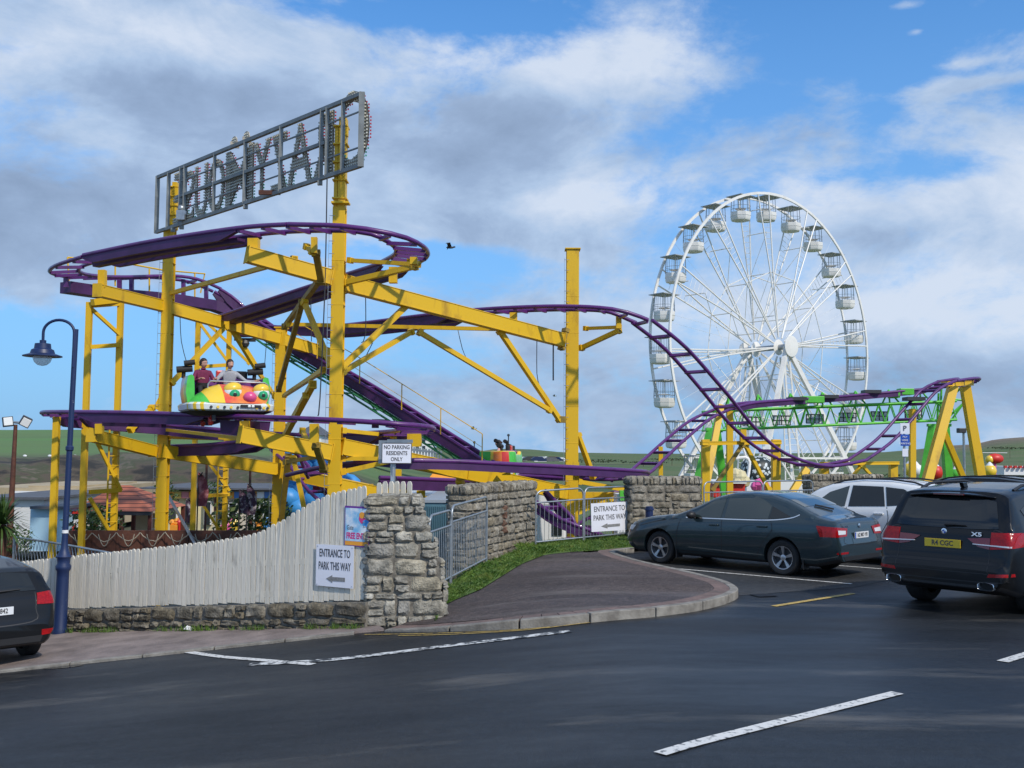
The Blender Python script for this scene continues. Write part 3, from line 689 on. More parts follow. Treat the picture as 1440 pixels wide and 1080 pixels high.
for (u, v, r_, m_) in ((.28, .22, .20, 0), (.20, .30, .11, 1), (.36, .10, .13, 2)): mb.lathe([(r_*W_, 0), (r_*W_, .0012+.0006*m_)], cc+rt_*W_*u+up_*H_*v+fn*.001, 20, Matrix((rt_, up_, fn)).transposed(), m=m_)
mb.build('picture', [M['magenta'], M['orangeprint'], M['skyblue']], pt)
# ------------------------------------------------------------------ no-parking sign on a grey post behind the pillar
pd = c0.y+.85; sp0 = P(553, 640, pd); zt = P(555, 652, pd).z
sg = thing('parking_sign', 'white no parking plate for residents on a grey post above the stone pillar', 'sign', (sp0.x, sp0.y, zb))
mb = MB(); mb.tube([(sp0.x, sp0.y, zb-.1), (sp0.x, sp0.y, zt+.05)], .038, 14); mb.build('post', M['galv'], sg, smooth=40)
rt_ = V((1, .10, 0)).normalized(); up_ = V((0, 0, 1)); fn_ = rt_.cross(up_)
a = P(537, 623, pd-.09); b = P(579, 623, pd-.09); W_ = (b-a).x; H_ = (P(558, 623, pd).z-P(558, 652, pd).z); cc = V(((a.x+b.x)/2, sp0.y-.08, (P(558, 637.5, pd)).z))
mb = MB(); mb.prism([cc+rt_*x*W_+up_*z*H_ for x, z in ((-.5, -.5), (.5, -.5), (.5, .5), (-.5, .5))], fn_*.004); mb.build('plate', M['ink'], sg, bevel=.002)
mb = MB(); mb.prism([cc+fn_*.005+rt_*x*W_+up_*z*H_ for x, z in ((-.475, -.46), (.475, -.46), (.475, .46), (-.475, .46))], fn_*.001); mb.build('face', M['signwhite'], sg)
mb = MB()
for k, (tx, sx) in enumerate((('NO PARKING', .98), ('RESIDENTS', 1.0), ('ONLY', 1.0))): mb.text(tx, H_*.27, cc+fn_*.008+up_*H_*(.29-.29*k), rt_, up_, .0005, sx=sx*W_/(H_*.27*6.9), bold=.0016)
mb.build('lettering', M['ink'], sg)
mb = MB(); q = cc+V((-.06, .10, .02)); mb.box(q+V((-.02, .10, .0)), (.42, .012, .34)); mb.beam(q+V((-.1, .05, .16)), q+V((.28, .03, .16)), .02, .05); mb.beam(q+V((-.02, .02, -.14)), V((sp0.x, sp0.y-.03, cc.z-.42)), .05, .05); mb.build('bracket', M['galv'], sg)
for dz in (.0, -.25): mb = MB(); mb.lathe([(.044, -.012), (.044, .012)], (sp0.x, sp0.y, cc.z-.2+dz), 14); mb.build('clamp', M['galv'], sg)
# ------------------------------------------------------------------ crowd barriers
def barrier(a, b, label, H=1.12, feet=True, n=17, group='grey barred crowd barriers', slope=0.0):
    a, b = V(a), V(b); d = (b-a); W = d.length; d = d/W; up = V((0, 0, 1)); rr = .021
    o = thing('crowd_barrier', label, 'barrier', a, group=group)
    mb = MB(); r_ = .16; pts = [a+up*-.05, a+up*(H-r_)]
    for k in range(7): t = PI/2*k/6; pts.append(a+up*(H-r_+r_*math.sin(t))+d*(r_-r_*math.cos(t)))
    for k in range(7): t = PI/2*k/6; pts.append(b-d*(r_-r_*math.sin(t))+up*(H-r_+r_*math.cos(t)))
    pts += [b+up*(H-r_), b-up*.05]; mb.tube(pts, rr, 8)
    mb.tube([a+up*(H*.80), b+up*(H*.80)], rr*.85, 8); mb.tube([a+up*.16, b+up*.16], rr*.85, 8)
    mb.build('frame', M['galv'], o, smooth=50)
    mb = MB(); mb.tube([a+up*.165, b+up*.165], .012, 5); mb.tube([a+up*(H*.795), b+up*(H*.795)], .012, 5); k = 1; N_ = int(W/.115)
    for k in range(1, N_): p = a+d*(W*k/N_); mb.tube([p+up*.16, p+up*(H*.80)], .0065, 5, cap=False)
    mb.build('bars', M['galv'], o, smooth=50); return o
e1 = G(601, 822, .1); e2 = G(683, 780, .12); dd_ = e2-e1; st_ = e1-dd_*.0
p0 = P(632, 800, e1.y+(e2.y-e1.y)*.38)
def gpt(px, py): q = G(px, py, .12); return q
A_, B_ = gpt(634, 825), gpt(684, 797)
barrier(A_, B_, 'grey barred barrier touching the stone wall with the rust stain, nearer of two', H=1.32)
dA = (A_-B_).normalized(); barrier(A_+dA*1.35, A_+dA*.045, 'grey barred barrier directly behind the stone pillar', H=1.26)
A_, B_ = gpt(753, 773), gpt(820, 766); barrier(A_, B_, 'grey barred barrier right of the rust stained wall', H=1.25)
C_ = gpt(888, 759); barrier(B_+(C_-B_).normalized()*.045, C_, 'grey barred barrier that carries the white entrance sign', H=1.25)
# sign tied to it
dS = (C_-B_).normalized(); nS = dS.cross(V((0,0,1))); nS = nS if nS.y < 0 else -nS
def on(px, py): 
    r = ray(px, py); den = dS.x*r.y-dS.y*r.x; s_ = -(B_.x*r.y-B_.y*r.x)/den; q = B_+dS*s_; return V((q.x, q.y, P(px, py, q.y).z))+nS*.035
tl, tr, bl, br = on(829, 708), on(882, 705), on(830, 748), on(881, 745)
sg = thing('entrance_sign', 'white park entrance sign tied to the grey barrier in front of the roller coaster', 'sign', bl)
mb = MB(); plate(mb, tl, tr, br, bl, nS); mb.build('board', M['signwhite'], sg)
rt_ = (tr-tl).normalized(); up_ = (tl-bl).normalized(); W_ = (tr-tl).length; H_ = (tl-bl).length; cc = (tl+br)/2+nS*.007
mb = MB(); ts = H_*.27
for k, tx in enumerate(('ENTRANCE TO', 'PARK THIS WAY')):
    mb.text(tx, ts, cc+up_*(H_*(.30-.31*k)), rt_, up_, .0008, sx=W_*.83/(ts*(6.05 if k == 0 else 7.1))*(.88 if k == 0 else 1), bold=.0012); mb.build('lettering', M['ink'], sg); mb = MB()
mb = MB(); arrow(mb, cc-up_*H_*.31+rt_*.02, rt_, up_, W_*.5, H_*.19); mb.build('arrow', M['greyink'], sg)
# barriers behind the saloon
A_ = P(990, 700, 27.6); A_.z = .05; B_ = P(1072, 700, 29.0); B_.z = .05; barrier(A_, B_, 'grey barred barrier behind the roof of the grey saloon, left one', H=1.36)
C_ = B_+(B_-A_)*.95; barrier(B_+(C_-B_)*.02, C_, 'grey barred barrier behind the roof of the grey saloon, beside the white car', H=1.36)
# bollard
q = P(913, 750, 23.2); mb = MB(); zt = P(913, 712, 23.2).z; mb.lathe([(.085, -.1), (.085, zt-.09), (.105, zt-.085), (.105, zt-.05), (.085, zt-.045), (.085, zt-.012), (.06, zt)], (q.x, q.y, 0), 16)
tag(mb.build('bollard', M['blue_paint'], smooth=40), 'navy blue bollard in front of the stone wall beside the saloon bonnet', 'bollard')
# ------------------------------------------------------------------ blue street lamp
lb = G(84, 893); d = lb.y
L0 = thing('street_lamp', 'navy blue cast street lamp with curved arm and hanging lantern beside the fence', 'street lamp', lb)
tilt = V((P(104, 463, d).x-lb.x, 0, 1)); ztop = P(105, 463, d).z; Hh = ztop-lb.z; ax = V((0.018, 0, 1)); 
def lz(z): return lb+V((.018*z, 0, z))
mb = MB(); prof = [(.0, .115), (.10, .115), (.13, .10), (.9, .094), (1.0, .094), (1.03, .115), (1.08, .118), (1.12, .095), (1.2, .10), (1.23, .12), (1.27, .09), (1.36, .055), (1.5, .047), (2.9, .045), (2.92, .062), (2.97, .062), (2.99, .043), (Hh, .040)]
mb.tube([lz(z) for z, r in prof], [r for z, r in prof], 16); mb.build('post', M['blue_worn'], L0, smooth=35)
mb = MB(); pts = [lz(Hh-.82)+V((.11, 0, 0)) for _ in (0,)]
ctr = P(80, 476, d); rA = P(107, 476, d).x-P(63.5, 476, d).x; rA /= 2; cx = (P(107, 476, d).x+P(63.5, 476, d).x)/2-.02; zc_ = ztop-.06
pts = [V((cx+rA, d-.03, ztop-.62)), V((cx+rA, d-.03, zc_))]+[V((cx+rA*math.cos(t), d-.03, zc_+rA*.82*math.sin(t))) for t in [PI*k/14 for k in range(1, 15)]]+[V((cx-rA, d-.03, zc_-.14))]
mb.tube(pts, .023, 10); mb.build('arm', M['blue_paint'], L0, smooth=50)
for dz in (.08, .33, .55): mb = MB(); mb.beam(lz(Hh-dz)+V((-.02, -.0, 0)), V((cx+rA, d-.03, ztop-dz)), .035, .03); mb.build('arm_clamp', M['blue_paint'], L0)
lc = V((cx-rA, d-.03, zc_-.14))
mb = MB(); mb.lathe([(.0, .02), (.05, .015), (.05, -.03), (.12, -.04), (.13, -.12), (.17, -.14), (.19, -.20), (.30, -.235), (.30, -.25), (.10, -.245)], lc, 24); mb.build('lamp_shade', M['blue_paint'], L0, smooth=40)
M['glass'] = mat('clear_lamp_bowl', (.75, .78, .8), .08, alpha=.55, spec=.8)
mb = MB(); mb.lathe([(.145, -.245), (.145, -.28), (.12, -.34), (.07, -.385), (.001, -.40)], lc, 20); mb.build('glass_bowl', M['glass'], L0, smooth=60)
mb = MB(); mb.lathe([(.041, 0), (.041, .10)], lz(1.95), 14); mb.lathe([(.050, 0), (.050, .05)], lz(1.60), 14); mb.build('sticker', M['white'], L0, smooth=40)
# litter
q = G(265, 890); q.z = gz(q.x)+.035; mb = MB(); mb.ball(q+V((0, 0, .02)), (.055, .04, .03), 8); mb.add([q+V((-.07, -.02, .02)), q+V((.05, -.05, .01)), q+V((.08, .03, .03)), q+V((-.03, .03, .07))], [(0, 1, 2), (0, 2, 3)])
tag(mb.build('litter', M['white']), 'crumpled white paper litter on the footway below the low wall', 'litter')
# ------------------------------------------------------------------ roller coaster
rc = thing('roller_coaster', 'yellow steel roller coaster with purple track filling the park behind the picket fence', 'roller coaster', (PX(470, 27), 27, -3))
def S3(pts): return [P(*p) for p in pts]
def frames(path):
    out = []; N_ = len(path)
    for i, p in enumerate(path):
        t = (path[min(i+1, N_-1)]-path[max(i-1, 0)]).normalized(); h = V((t.x, t.y, 0))
        sd = V((t.y, -t.x, 0)); sd = sd.normalized() if sd.length > 1e-3 else V((1,0,0)); out.append((p, t, sd, sd.cross(t)))
    return out
def bankf(fr, path, amount):
    return fr
def track(pts, web=(), boxes=(), tie=.85, gauge=.40, r=.060, bank=None, step=.3, spine=True):
    path = crom(pts if isinstance(pts[0], V) else S3(pts), step); fr = frames(path); N_ = len(fr)
    if bank:
        f2 = []
        for i, (p, t, s_, u) in enumerate(fr):
            a = R(interp(i/(N_-1), bank)); q = Matrix.Rotation(a, 3, t); f2.append((p, t, q@s_, q@u))
        fr = f2
    sec = thing_part = None
    mb = MB()
    for sg_ in (-1, 1): mb.tube([p+s_*gauge*sg_ for p, t, s_, u in fr], r, 8, closed=False)
    acc = 0
    for i in range(1, N_):
        acc += (fr[i][0]-fr[i-1][0]).length
        if acc > tie:
            acc = 0; p, t, s_, u = fr[i]; mb.beam(p-s_*gauge-u*.05, p+s_*gauge-u*.05, .07, .09, up=u)
    o = mb.build('track', M['purple'], rc, smooth=50)
    for (a, b, dp) in web:
        mb = MB(); k0, k1 = int(a*(N_-1)), int(b*(N_-1))
        for sg_ in (-1, 1):
            for off in (-.012, .012):
                pass
            lp = []
            for i in range(k0, k1+1):
                p, t, s_, u = fr[i]; e = dp*min(1, (i-k0+.01)/3+.3, (k1-i+.01)/3+.3); c_ = p+s_*(gauge-.0)*sg_
                lp.append([c_-s_*.02-u*.03, c_+s_*.02-u*.03, c_+s_*.02-u*e, c_+s_*.06-u*e, c_+s_*.06-u*(e+.03), c_-s_*.06-u*(e+.03), c_-s_*.06-u*e, c_-s_*.02-u*e])
            mb.loft(lp)
        mb.build('web_plate', M['purple_web'], o)
    for (a, b, w_, dep, off) in boxes:
        mb = MB(); k0, k1 = int(a*(N_-1)), int(b*(N_-1)); lp = []
        for i in range(k0, k1+1):
            p, t, s_, u = fr[i]; lp.append([p-s_*w_-u*off, p+s_*w_-u*off, p+s_*w_*.75-u*(off+dep), p-s_*w_*.75-u*(off+dep)])
        mb.loft(lp); mb.build('spine_box', M['purple_web'], o)
    return o, fr
# upper loop: crest of the lift, left turn, front straight, right turn, back straight
up_pts = [(690, 650, 36), (640, 618, 36.5), (520, 543, 37.8), (400, 473, 39), (345, 433, 39.4), (305, 408, 39), (270, 394, 38.4), (225, 389, 37.5), (160, 390, 35.2), (112, 388, 33.2), (91, 382, 31.6), (98, 373.5, 30.3), (135, 362, 29.2), (230, 343, 27.7), (350, 325, 25.9), (420, 320, 25), (490, 321.5, 24.4), (542, 331, 24.4), (573, 345, 25.2), (578, 359, 26.8), (555, 372, 28.6), (500, 389, 30.6), (430, 411, 32.6), (360, 434, 34.6), (318, 447, 36.2), (292, 450, 38), (296, 449, 40), (340, 455, 40.5), (400, 461, 39.5), (480, 460, 37.5), (600, 446, 34.6), (660, 439, 33.4), (720, 435, 32.4), (800, 433, 31.5), (860, 437, 31), (903, 452, 31.2), (950, 490, 32.2), (1000, 546, 33.5), (1045, 600, 35), (1090, 637, 36.2), (1150, 655, 37.6), (1205, 647, 38.8), (1245, 618, 39.7), (1283, 575, 40.5), (1308, 548, 41), (1332, 536, 41.6), (1360, 532, 42.8), (1361, 535, 44.5), (1345, 541, 46), (1300, 547, 46.5), (1200, 556, 45.5), (1100, 563, 43.6), (1050, 567, 42.3), (1020, 574, 41.5), (985, 590, 40.4), (950, 618, 39), (915, 650, 37.6), (893, 668, 36.6), (860, 674, 36.4), (800, 672, 36.8), (720, 668, 37.4), (650, 668, 38)]
def piece(i, j, **k): return track(up_pts[i:j+1], **k)
# continuous spline, cut by index for parts: neighbours share end points
lift, fr_l = piece(0, 5, web=((.0, 1, .30),), tie=.7)
piece(5, 12, bank=[(0, 0), (.5, 0), (.8, 8), (1, 6)])
piece(12, 15, web=((.0, .80, .25),), boxes=((.0, .78, .14, .12, .16),), tie=.8)
piece(15, 20, bank=[(0, 0), (.4, 6), (1, 4)], tie=.55)
piece(20, 25, web=((.0, .8, .24),), boxes=((.0, .8, .14, .12, .16),), tie=.8)
piece(25, 28, bank=[(0, 0), (1, 0)])
piece(28, 31, web=((.1, .95, .30),), boxes=((.1, .95, .14, .12, .16),), tie=.8)
piece(31, 35, tie=.5)
piece(35, 41, tie=.85); piece(41, 45, tie=.8); piece(45, 49, tie=.5); piece(49, 53, web=((0, 1, .18),)); piece(53, 59, tie=.75); piece(59, len(up_pts)-1, web=((.2, 1, .2),))
# posts that raise the crest above its girder, and that girder
mb = MB(); gir = S3([(92, 404, 33.8), (160, 414, 35.4), (235, 420, 37.3), (300, 430, 38.8), (345, 446, 39.5)]); 
for a, b in zip(gir, gir[1:]): mb.beam(a, b, .55, .36)
mb.build('crest_girder', M['purple_web'], rc)
for px, py, d_, qy in ((93, 388, 33.3, 404), (168, 391, 35.6, 412), (185, 391, 36, 414), (240, 391, 37.5, 420), (258, 393, 38, 424), (290, 402, 38.6, 430)):
    mb = MB(); mb.beam(P(px, py, d_), P(px, qy, d_), .13, .13); mb.build('post', M['purple'], rc)
# green chain-lift truss beneath the lift hill
lp = [p for p, t, s_, u in fr_l]; mb = MB()
for sg_ in (-.34, .34):
    mb.tube([p+s_*sg_-u*.40 for p, t, s_, u in fr_l[2:-6]], .04, 6); mb.tube([p+s_*sg_-u*.62 for p, t, s_, u in fr_l[2:-6]], .04, 6)
    for i in range(3, len(fr_l)-9, 3):
        p, t, s_, u = fr_l[i]; p2, _, s2, u2 = fr_l[i+2]; mb.tube([p+s_*sg_-u*.62, p2+s2*sg_-u2*.40], .025, 5)
for i in range(4, len(fr_l)-8, 4):
    p, t, s_, u = fr_l[i]; mb.tube([p-s_*.34-u*.62, p+s_*.34-u*.62], .03, 5); mb.tube([p-s_*.34-u*.42, p+s_*.34-u*.42], .03, 5)
mb.build('lift_truss', M['green_dark'], rc, smooth=50)
for i in (14, 34, 54, 72):
    if i < len(fr_l): p, t, s_, u = fr_l[i]; mb = MB(); mb.beam(p-u*.75-s_*.3, p-u*.75-s_*.9, .3, .12); mb.beam(p-u*.75-s_*.9, p-u*1.0-s_*.7, .25, .08); mb.build('chain_guide', M['purple_web'], rc)
# catwalk rail above the lift and round the crest
mb = MB()
hr = [p-s_*.75+V((0, 0, .95)) for p, t, s_, u in fr_l[:-14]]; mb.tube(hr, .016, 5); mb.tube([q-V((0,0,.45)) for q in hr], .009, 5)
for i in range(0, len(hr), 6): mb.tube([hr[i], hr[i]-V((0, 0, .9))], .02, 5)
mb.build('handrail', M['yellow'], rc)
mb = MB()
for a in ([(95, 362, 35), (160, 367, 36), (230, 380, 37.5), (288, 385, 39.5), (282, 412, 39.5)], [(95, 362, 35), (97, 395, 35)], [(210, 378, 37), (210, 415, 37)], [(274, 384, 39), (274, 420, 39)], [(162, 367, 36), (162, 402, 36)]): mb.tube(S3(a), .03, 6)
mb.build('handrail', M['yellow'], rc)
# lower flat curves
low, fr_f = track([(430, 612, 33.5), (330, 606, 33.6), (230, 597, 34), (130, 588, 33), (90, 583, 31.5), (80, 580.5, 30.2), (102, 580, 29.2), (160, 580.5, 28.2), (230, 582, 27.5), (330, 585.5, 26.4), (430, 589, 25.4), (520, 593.5, 24.8), (566, 598, 24.8), (586, 602, 25.6), (580, 606, 26.8), (540, 609, 28.4), (480, 611, 30)], web=((.05, .30, .3), (.44, .60, .24), (.90, 1, .25)), boxes=((.47, .54, .14, .26, .1), (.61, .66, .2, .34, .1)), tie=.6)
low2, fr_g = track([(420, 668, 29.5), (480, 655, 28.2), (545, 648, 27.6), (620, 648, 28), (700, 652, 28.8), (800, 657, 30.4), (868, 661, 31.8), (893, 663.5, 33.2), (885, 667, 34.6), (850, 668, 36), (780, 666, 37), (680, 664, 38)], web=((.15, .62, .20), (.8, 1, .2)), tie=.6)
track([(545, 672, 30), (600, 674, 31), (680, 678, 33), (760, 690, 34.5), (820, 700, 35.5), (880, 692, 36), (930, 690, 37)], web=((.0, .5, .3),))
track([(235, 628, 35), (300, 626, 34), (370, 622, 33), (430, 640, 33.5), (450, 672, 34.5)], web=((0, .6, .3),))
track([(395, 632, 38), (420, 655, 37), (445, 690, 36.5), (480, 720, 36)], tie=.5)
track([(752, 690, 30.5), (775, 712, 30), (810, 738, 29.6), (850, 758, 30)], tie=.6, web=((0, 1, .22),))
track([(780, 765, 31), (820, 742, 32.5), (870, 715, 34.5), (905, 700, 37)], tie=.6)
# columns
YC = [M['yellow'], M['galv']]
def column(px, top, d, w_=.33, base=-3.2, cap=True, bot_px=None, lad=-1, m='yellow', dp=None):
    x = PX(px, d); zt = P(px, top, d).z; dp = dp or w_
    mb = MB(); t = .03; az_ = R(42); Mz = Matrix.Rotation(az_*0, 3, 'Z')
    # rolled H section: two flanges and a web, with stiffener plates
    mb.box((x, d-dp/2+t/2, (zt+base)/2), (w_, t, zt-base)); mb.box((x, d+dp/2-t/2, (zt+base)/2), (w_, t, zt-base))
    mb.box((x-w_*.32, d, (zt+base)/2), (t, dp-2*t, zt-base-.01)); mb.box((x+w_*.32, d, (zt+base)/2), (t, dp-2*t, zt-base-.01))
    if cap: mb.box((x, d, zt+.022), (w_+.10, dp+.10, .04))
    z = base+2.2
    while z < zt-.4: mb.box((x, d, z), (w_+.012, dp+.012, .018)); z += 1.15
    o = mb.build('column', M[m], rc, bevel=.006)
    if lad:
        mb = MB(); z = base+1.5
        while z < zt-.2: mb.tube([(x+lad*w_*.30, d-dp/2-.05, z), (x+lad*(w_*.5+.07), d-dp/2-.05, z)], .009, 5); z += .33
        mb.tube([(x+lad*(w_*.5+.07), d-dp/2-.05, base+1), (x+lad*(w_*.5+.07), d-dp/2-.05, zt-.3)], .006, 5); mb.build('step_irons', M['galv'], o)
    return x, zt
xB, zB = column(471.5, 292, 27, .32, cap=False); xC, zC = column(804, 352, 33, .39); xA, zA = column(230, 322, 34, .33, cap=False); xD, zD = column(392, 462, 37.5, .35)
# sign masts stacked on the two sign columns
def mast(px0, px1, d, top, bot):
    mb = MB(); x0, x1 = PX(px0, d), PX(px1, d); z1 = P(px0, top, d).z; z0 = P(px0, bot, d).z; xm = (x0+x1)/2; w_ = x1-x0
    mb.box((xm+w_*.13, d, (z0+z1)/2), (w_*.52, w_*.9, z1-z0)); mb.box((xm-w_*.30, d, (z0+z1)/2-.1), (w_*.26, w_*.7, z1-z0-.2)); 
    for k in range(5): mb.box((xm, d-.02, z0+(z1-z0)*(k+.5)/5), (w_*1.04, w_*1.0, .04))
    mb.box((xm+w_*.35, d-.1, z1-.35), (.12, .16, .3)); mb.box((xm+w_*.1, d-.15, z0+.1), (w_*1.25, .3, .05))
    mb.build('sign_mast', M['yellow'], rc, bevel=.006)
mast(462, 482, 27, 167, 293); mast(228, 241, 34, 257, 323)
# big girders: (pixel, depth) at each end, height, width
def girder(pts, h=.42, w_=.24, name='girder', m='yellow', endplate=True):
    q = S3(pts); mb = MB()
    for a, b in zip(q, q[1:]):
        mb.beam(a, b, w_, h-.04); dz = V((0, 0, h/2-.01)); mb.beam(a+dz, b+dz, w_+.03, .02); mb.beam(a-dz, b-dz, w_+.03, .02)
    if endplate:
        for e, o_ in ((q[0], q[1]), (q[-1], q[-2])): t = (e-o_).normalized(); mb.beam(e, e+t*.025, w_+.06, h+.04)
    return mb.build(name, M[m], rc)
girder([(348, 358, 25.8), (464, 390, 26.9)], .40); girder([(483, 398, 27.2), (790, 478, 32.6)], .42)
girder([(137, 408, 30.6), (228, 430, 34)], .36); girder([(232, 431, 34), (392, 476, 37.3)], .40); girder([(398, 478, 37.5), (470, 500, 39)], .42)
girder([(128, 612, 30.6), (215, 634, 33.8)], .36); girder([(225, 634, 33.8), (390, 660, 37.3)], .42); girder([(398, 664, 37), (520, 690, 36)], .42); girder([(470, 680, 33), (650, 716, 36)], .36)
girder([(338, 611, 25.6), (464, 636, 26.9)], .40); girder([(480, 628, 27.1), (655, 664, 29.6)], .42); girder([(655, 664, 29.6), (795, 693, 32.6)], .42)
# vertical brackets between girders and track
def stub(px, y0, y1, d, w_=.2): mb = MB(); mb.beam(P(px, y0, d), P(px, y1, d), w_, w_); mb.build('bracket', M['yellow'], rc)
for s_ in ((357, 336, 350, 26, .26), (144, 380, 405, 30.8, .2), (140, 596, 610, 30.6, .2), (345, 592, 606, 25.9, .22), (442, 334, 356, 25.2, .14), (578, 362, 376, 27, .2), (582, 362, 372, 25.6, .18), (553, 376, 398, 28.4, .22),
  (442, 596, 622, 25.6, .2), (583, 610, 628, 26.5, .34), (712, 658, 668, 30, .24), (722, 440, 452, 32.4, .24), (870, 444, 462, 31.6, .16), (810, 650, 675, 31.5, .18), (883, 668, 690, 34, .2)): stub(*s_)
# braces: thin members with a depth at each end
def brace(a, b, w_=.11, h=None, m='yellow', r=None): 
    mb = MB(); A, B = P(*a), P(*b)
    if r: mb.tube([A, B], r, 8)
    else: mb.beam(A, B, w_, h or w_)
    for e, f_ in ((A, B), (B, A)): t = (f_-e).normalized(); mb.beam(e, e+t*.12, w_+.05, (h or w_)+.05)
    mb.build('brace', M[m], rc)
for b in [((238, 413, 34), (415, 364, 27), .12), ((440, 355, 25.2), (430, 346, 25.6), .1), ((444, 354, 25.4), (452, 398, 26.6), .16, .1, 'yellow_ochre'), ((490, 366, 27), (590, 372, 25.8), .10), ((483, 398, 27), (586, 374, 25.9), .13),
  ((448, 395, 27), (400, 460, 33), .14, .14, 'yellow_ochre'), ((425, 425, 28.5), (392, 548, 35), .14, .14, 'yellow_ochre'), ((427, 423, 28.5), (466, 515, 27.5), .12), ((578, 424, 28.8), (480, 517, 27.3), .14),
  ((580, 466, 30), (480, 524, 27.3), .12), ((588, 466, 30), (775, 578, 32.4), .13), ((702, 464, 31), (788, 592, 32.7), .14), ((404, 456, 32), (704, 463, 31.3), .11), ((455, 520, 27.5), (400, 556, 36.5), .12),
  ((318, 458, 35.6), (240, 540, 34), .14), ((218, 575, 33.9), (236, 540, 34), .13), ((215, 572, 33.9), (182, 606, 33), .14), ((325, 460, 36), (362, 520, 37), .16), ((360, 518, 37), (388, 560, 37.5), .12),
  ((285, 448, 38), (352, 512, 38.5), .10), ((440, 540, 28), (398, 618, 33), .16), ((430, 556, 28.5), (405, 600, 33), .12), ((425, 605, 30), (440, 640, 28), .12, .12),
  ((406, 640, 35), (395, 735, 36.5), .18, .16, 'yellow_ochre'), ((412, 640, 34), (432, 735, 34), .14), ((462, 640, 26.8), (400, 650, 28), .08, .1, 'yellow_ochre'), ((444, 626, 25.8), (456, 662, 26.6), .15, .1, 'yellow_ochre'),
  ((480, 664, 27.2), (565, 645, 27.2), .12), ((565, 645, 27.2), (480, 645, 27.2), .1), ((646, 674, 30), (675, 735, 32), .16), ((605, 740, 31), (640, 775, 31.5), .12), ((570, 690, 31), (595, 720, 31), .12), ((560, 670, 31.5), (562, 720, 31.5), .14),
  ((822, 462, 33), (872, 460, 31.8), .10), ((816, 490, 33), (872, 464, 31.8), .13), ((787, 478, 32.8), (800, 460, 32.9), .1, .1), ((796, 462, 32.8), (789, 492, 32.7), .18, .1, 'yellow_ochre'), ((812, 610, 33.3), (835, 672, 34), .14), ((812, 677, 33), (885, 690, 33.8), .13), ((812, 720, 33), (885, 693, 33.8), .12),
  ((795, 694, 32.6), (780, 715, 32), .12, .1, 'yellow_ochre'), ((480, 595+10, 27), (556, 613, 28), .1), ((232, 615, 34), (340, 618, 33), .1), ((230, 604, 34), (345, 617, 27), .09)]: brace(*b)
mbx = MB(); mbx.box(P(790, 590, 32.7), (.25, .25, .2)); mbx.build('joint_block', M['yellow_ochre'], rc)
# secondary H frames at the left and the middle (posts, rungs, diagonals, ladders)
def frame(px0, px1, top, bot, d, w_=.16, d2=None, diag=(), rungs=(), lad=None):
    d2 = d2 or d
    for px, dd in ((px0, d), (px1, d2)): mb = MB(); a = P(px, top, dd); mb.beam(a, V((a.x, dd, -3.2)), w_, w_, up=(0, 1, 0)); mb.build('leg', M['yellow'], rc)
    at_ = lambda u, y: P(px0+(px1-px0)*u, y, d+(d2-d)*u)
    for y in rungs: mb = MB(); mb.beam(at_(0, y), at_(1, y-3), w_*.7, w_*.8); mb.build('brace', M['yellow'], rc)
    for (u0, y0, u1, y1) in diag: mb = MB(); mb.beam(at_(u0, y0), at_(u1, y1), w_*.6, w_*.6); mb.build('brace', M['yellow'], rc)
    if lad:
        mb = MB(); y0, y1, u0, u1 = lad; p = at_(u0, y0); q = at_(u1, y0); z1 = p.z; z0 = P(px0, y1, d).z; mb.tube([(p.x, p.y-.1, z0), (p.x, p.y-.1, z1)], .03, 6)
        z = z0
        while z < z1: mb.tube([(p.x, p.y-.1, z), (q.x, q.y-.1, z)], .016, 5); z += .3
        mb.build('ladder', M['yellow'], rc)
frame(126, 170, 425, 700, 33.2, .17, 34, rungs=(430, 488, 692), diag=((0, 432, 1, 472), (0, 600, 1, 690), (0, 700, 1, 775)), lad=(600, 790, .68, 1))
frame(279, 323, 448, 700, 38, .16, 38.4, rungs=(516, 698), diag=((0, 452, 1, 512), (0, 632, 1, 690), (0, 700, .95, 765)), lad=(650, 790, .66, 1))
mb = MB(); a = P(80, 585, 31); mb.beam(a, V((a.x, a.y, -3.2)), .17, .17, up=(0, 1, 0)); mb.build('leg', M['yellow'], rc)
mb = MB(); mb.beam(P(130, 425, 33), P(176, 420, 34.2), .17, .2); mb.build('brace', M['yellow'], rc)
for px, y, d_, w_ in ((592, 690, 31, .24), (670, 700, 31.5, .3), (677, 700, 31.9, .14), (885, 690, 34, .3), (867, 695, 34.5, .25), (560, 660, 33, .2), (929, 628, 38.6, .15)):
    mb = MB(); a = P(px, y, d_); mb.beam(a, V((a.x, a.y, -3.2)), w_, w_, up=(0, 1, 0)); mb.build('leg', M['yellow'], rc)
mb = MB(); a, b = P(814, 690, 33), P(885, 692, 34.2); mb.box(((a.x+b.x)/2, 34, a.z-.35), (b.x-a.x, .3, .55)); mb.build('girder', M['yellow'], rc)
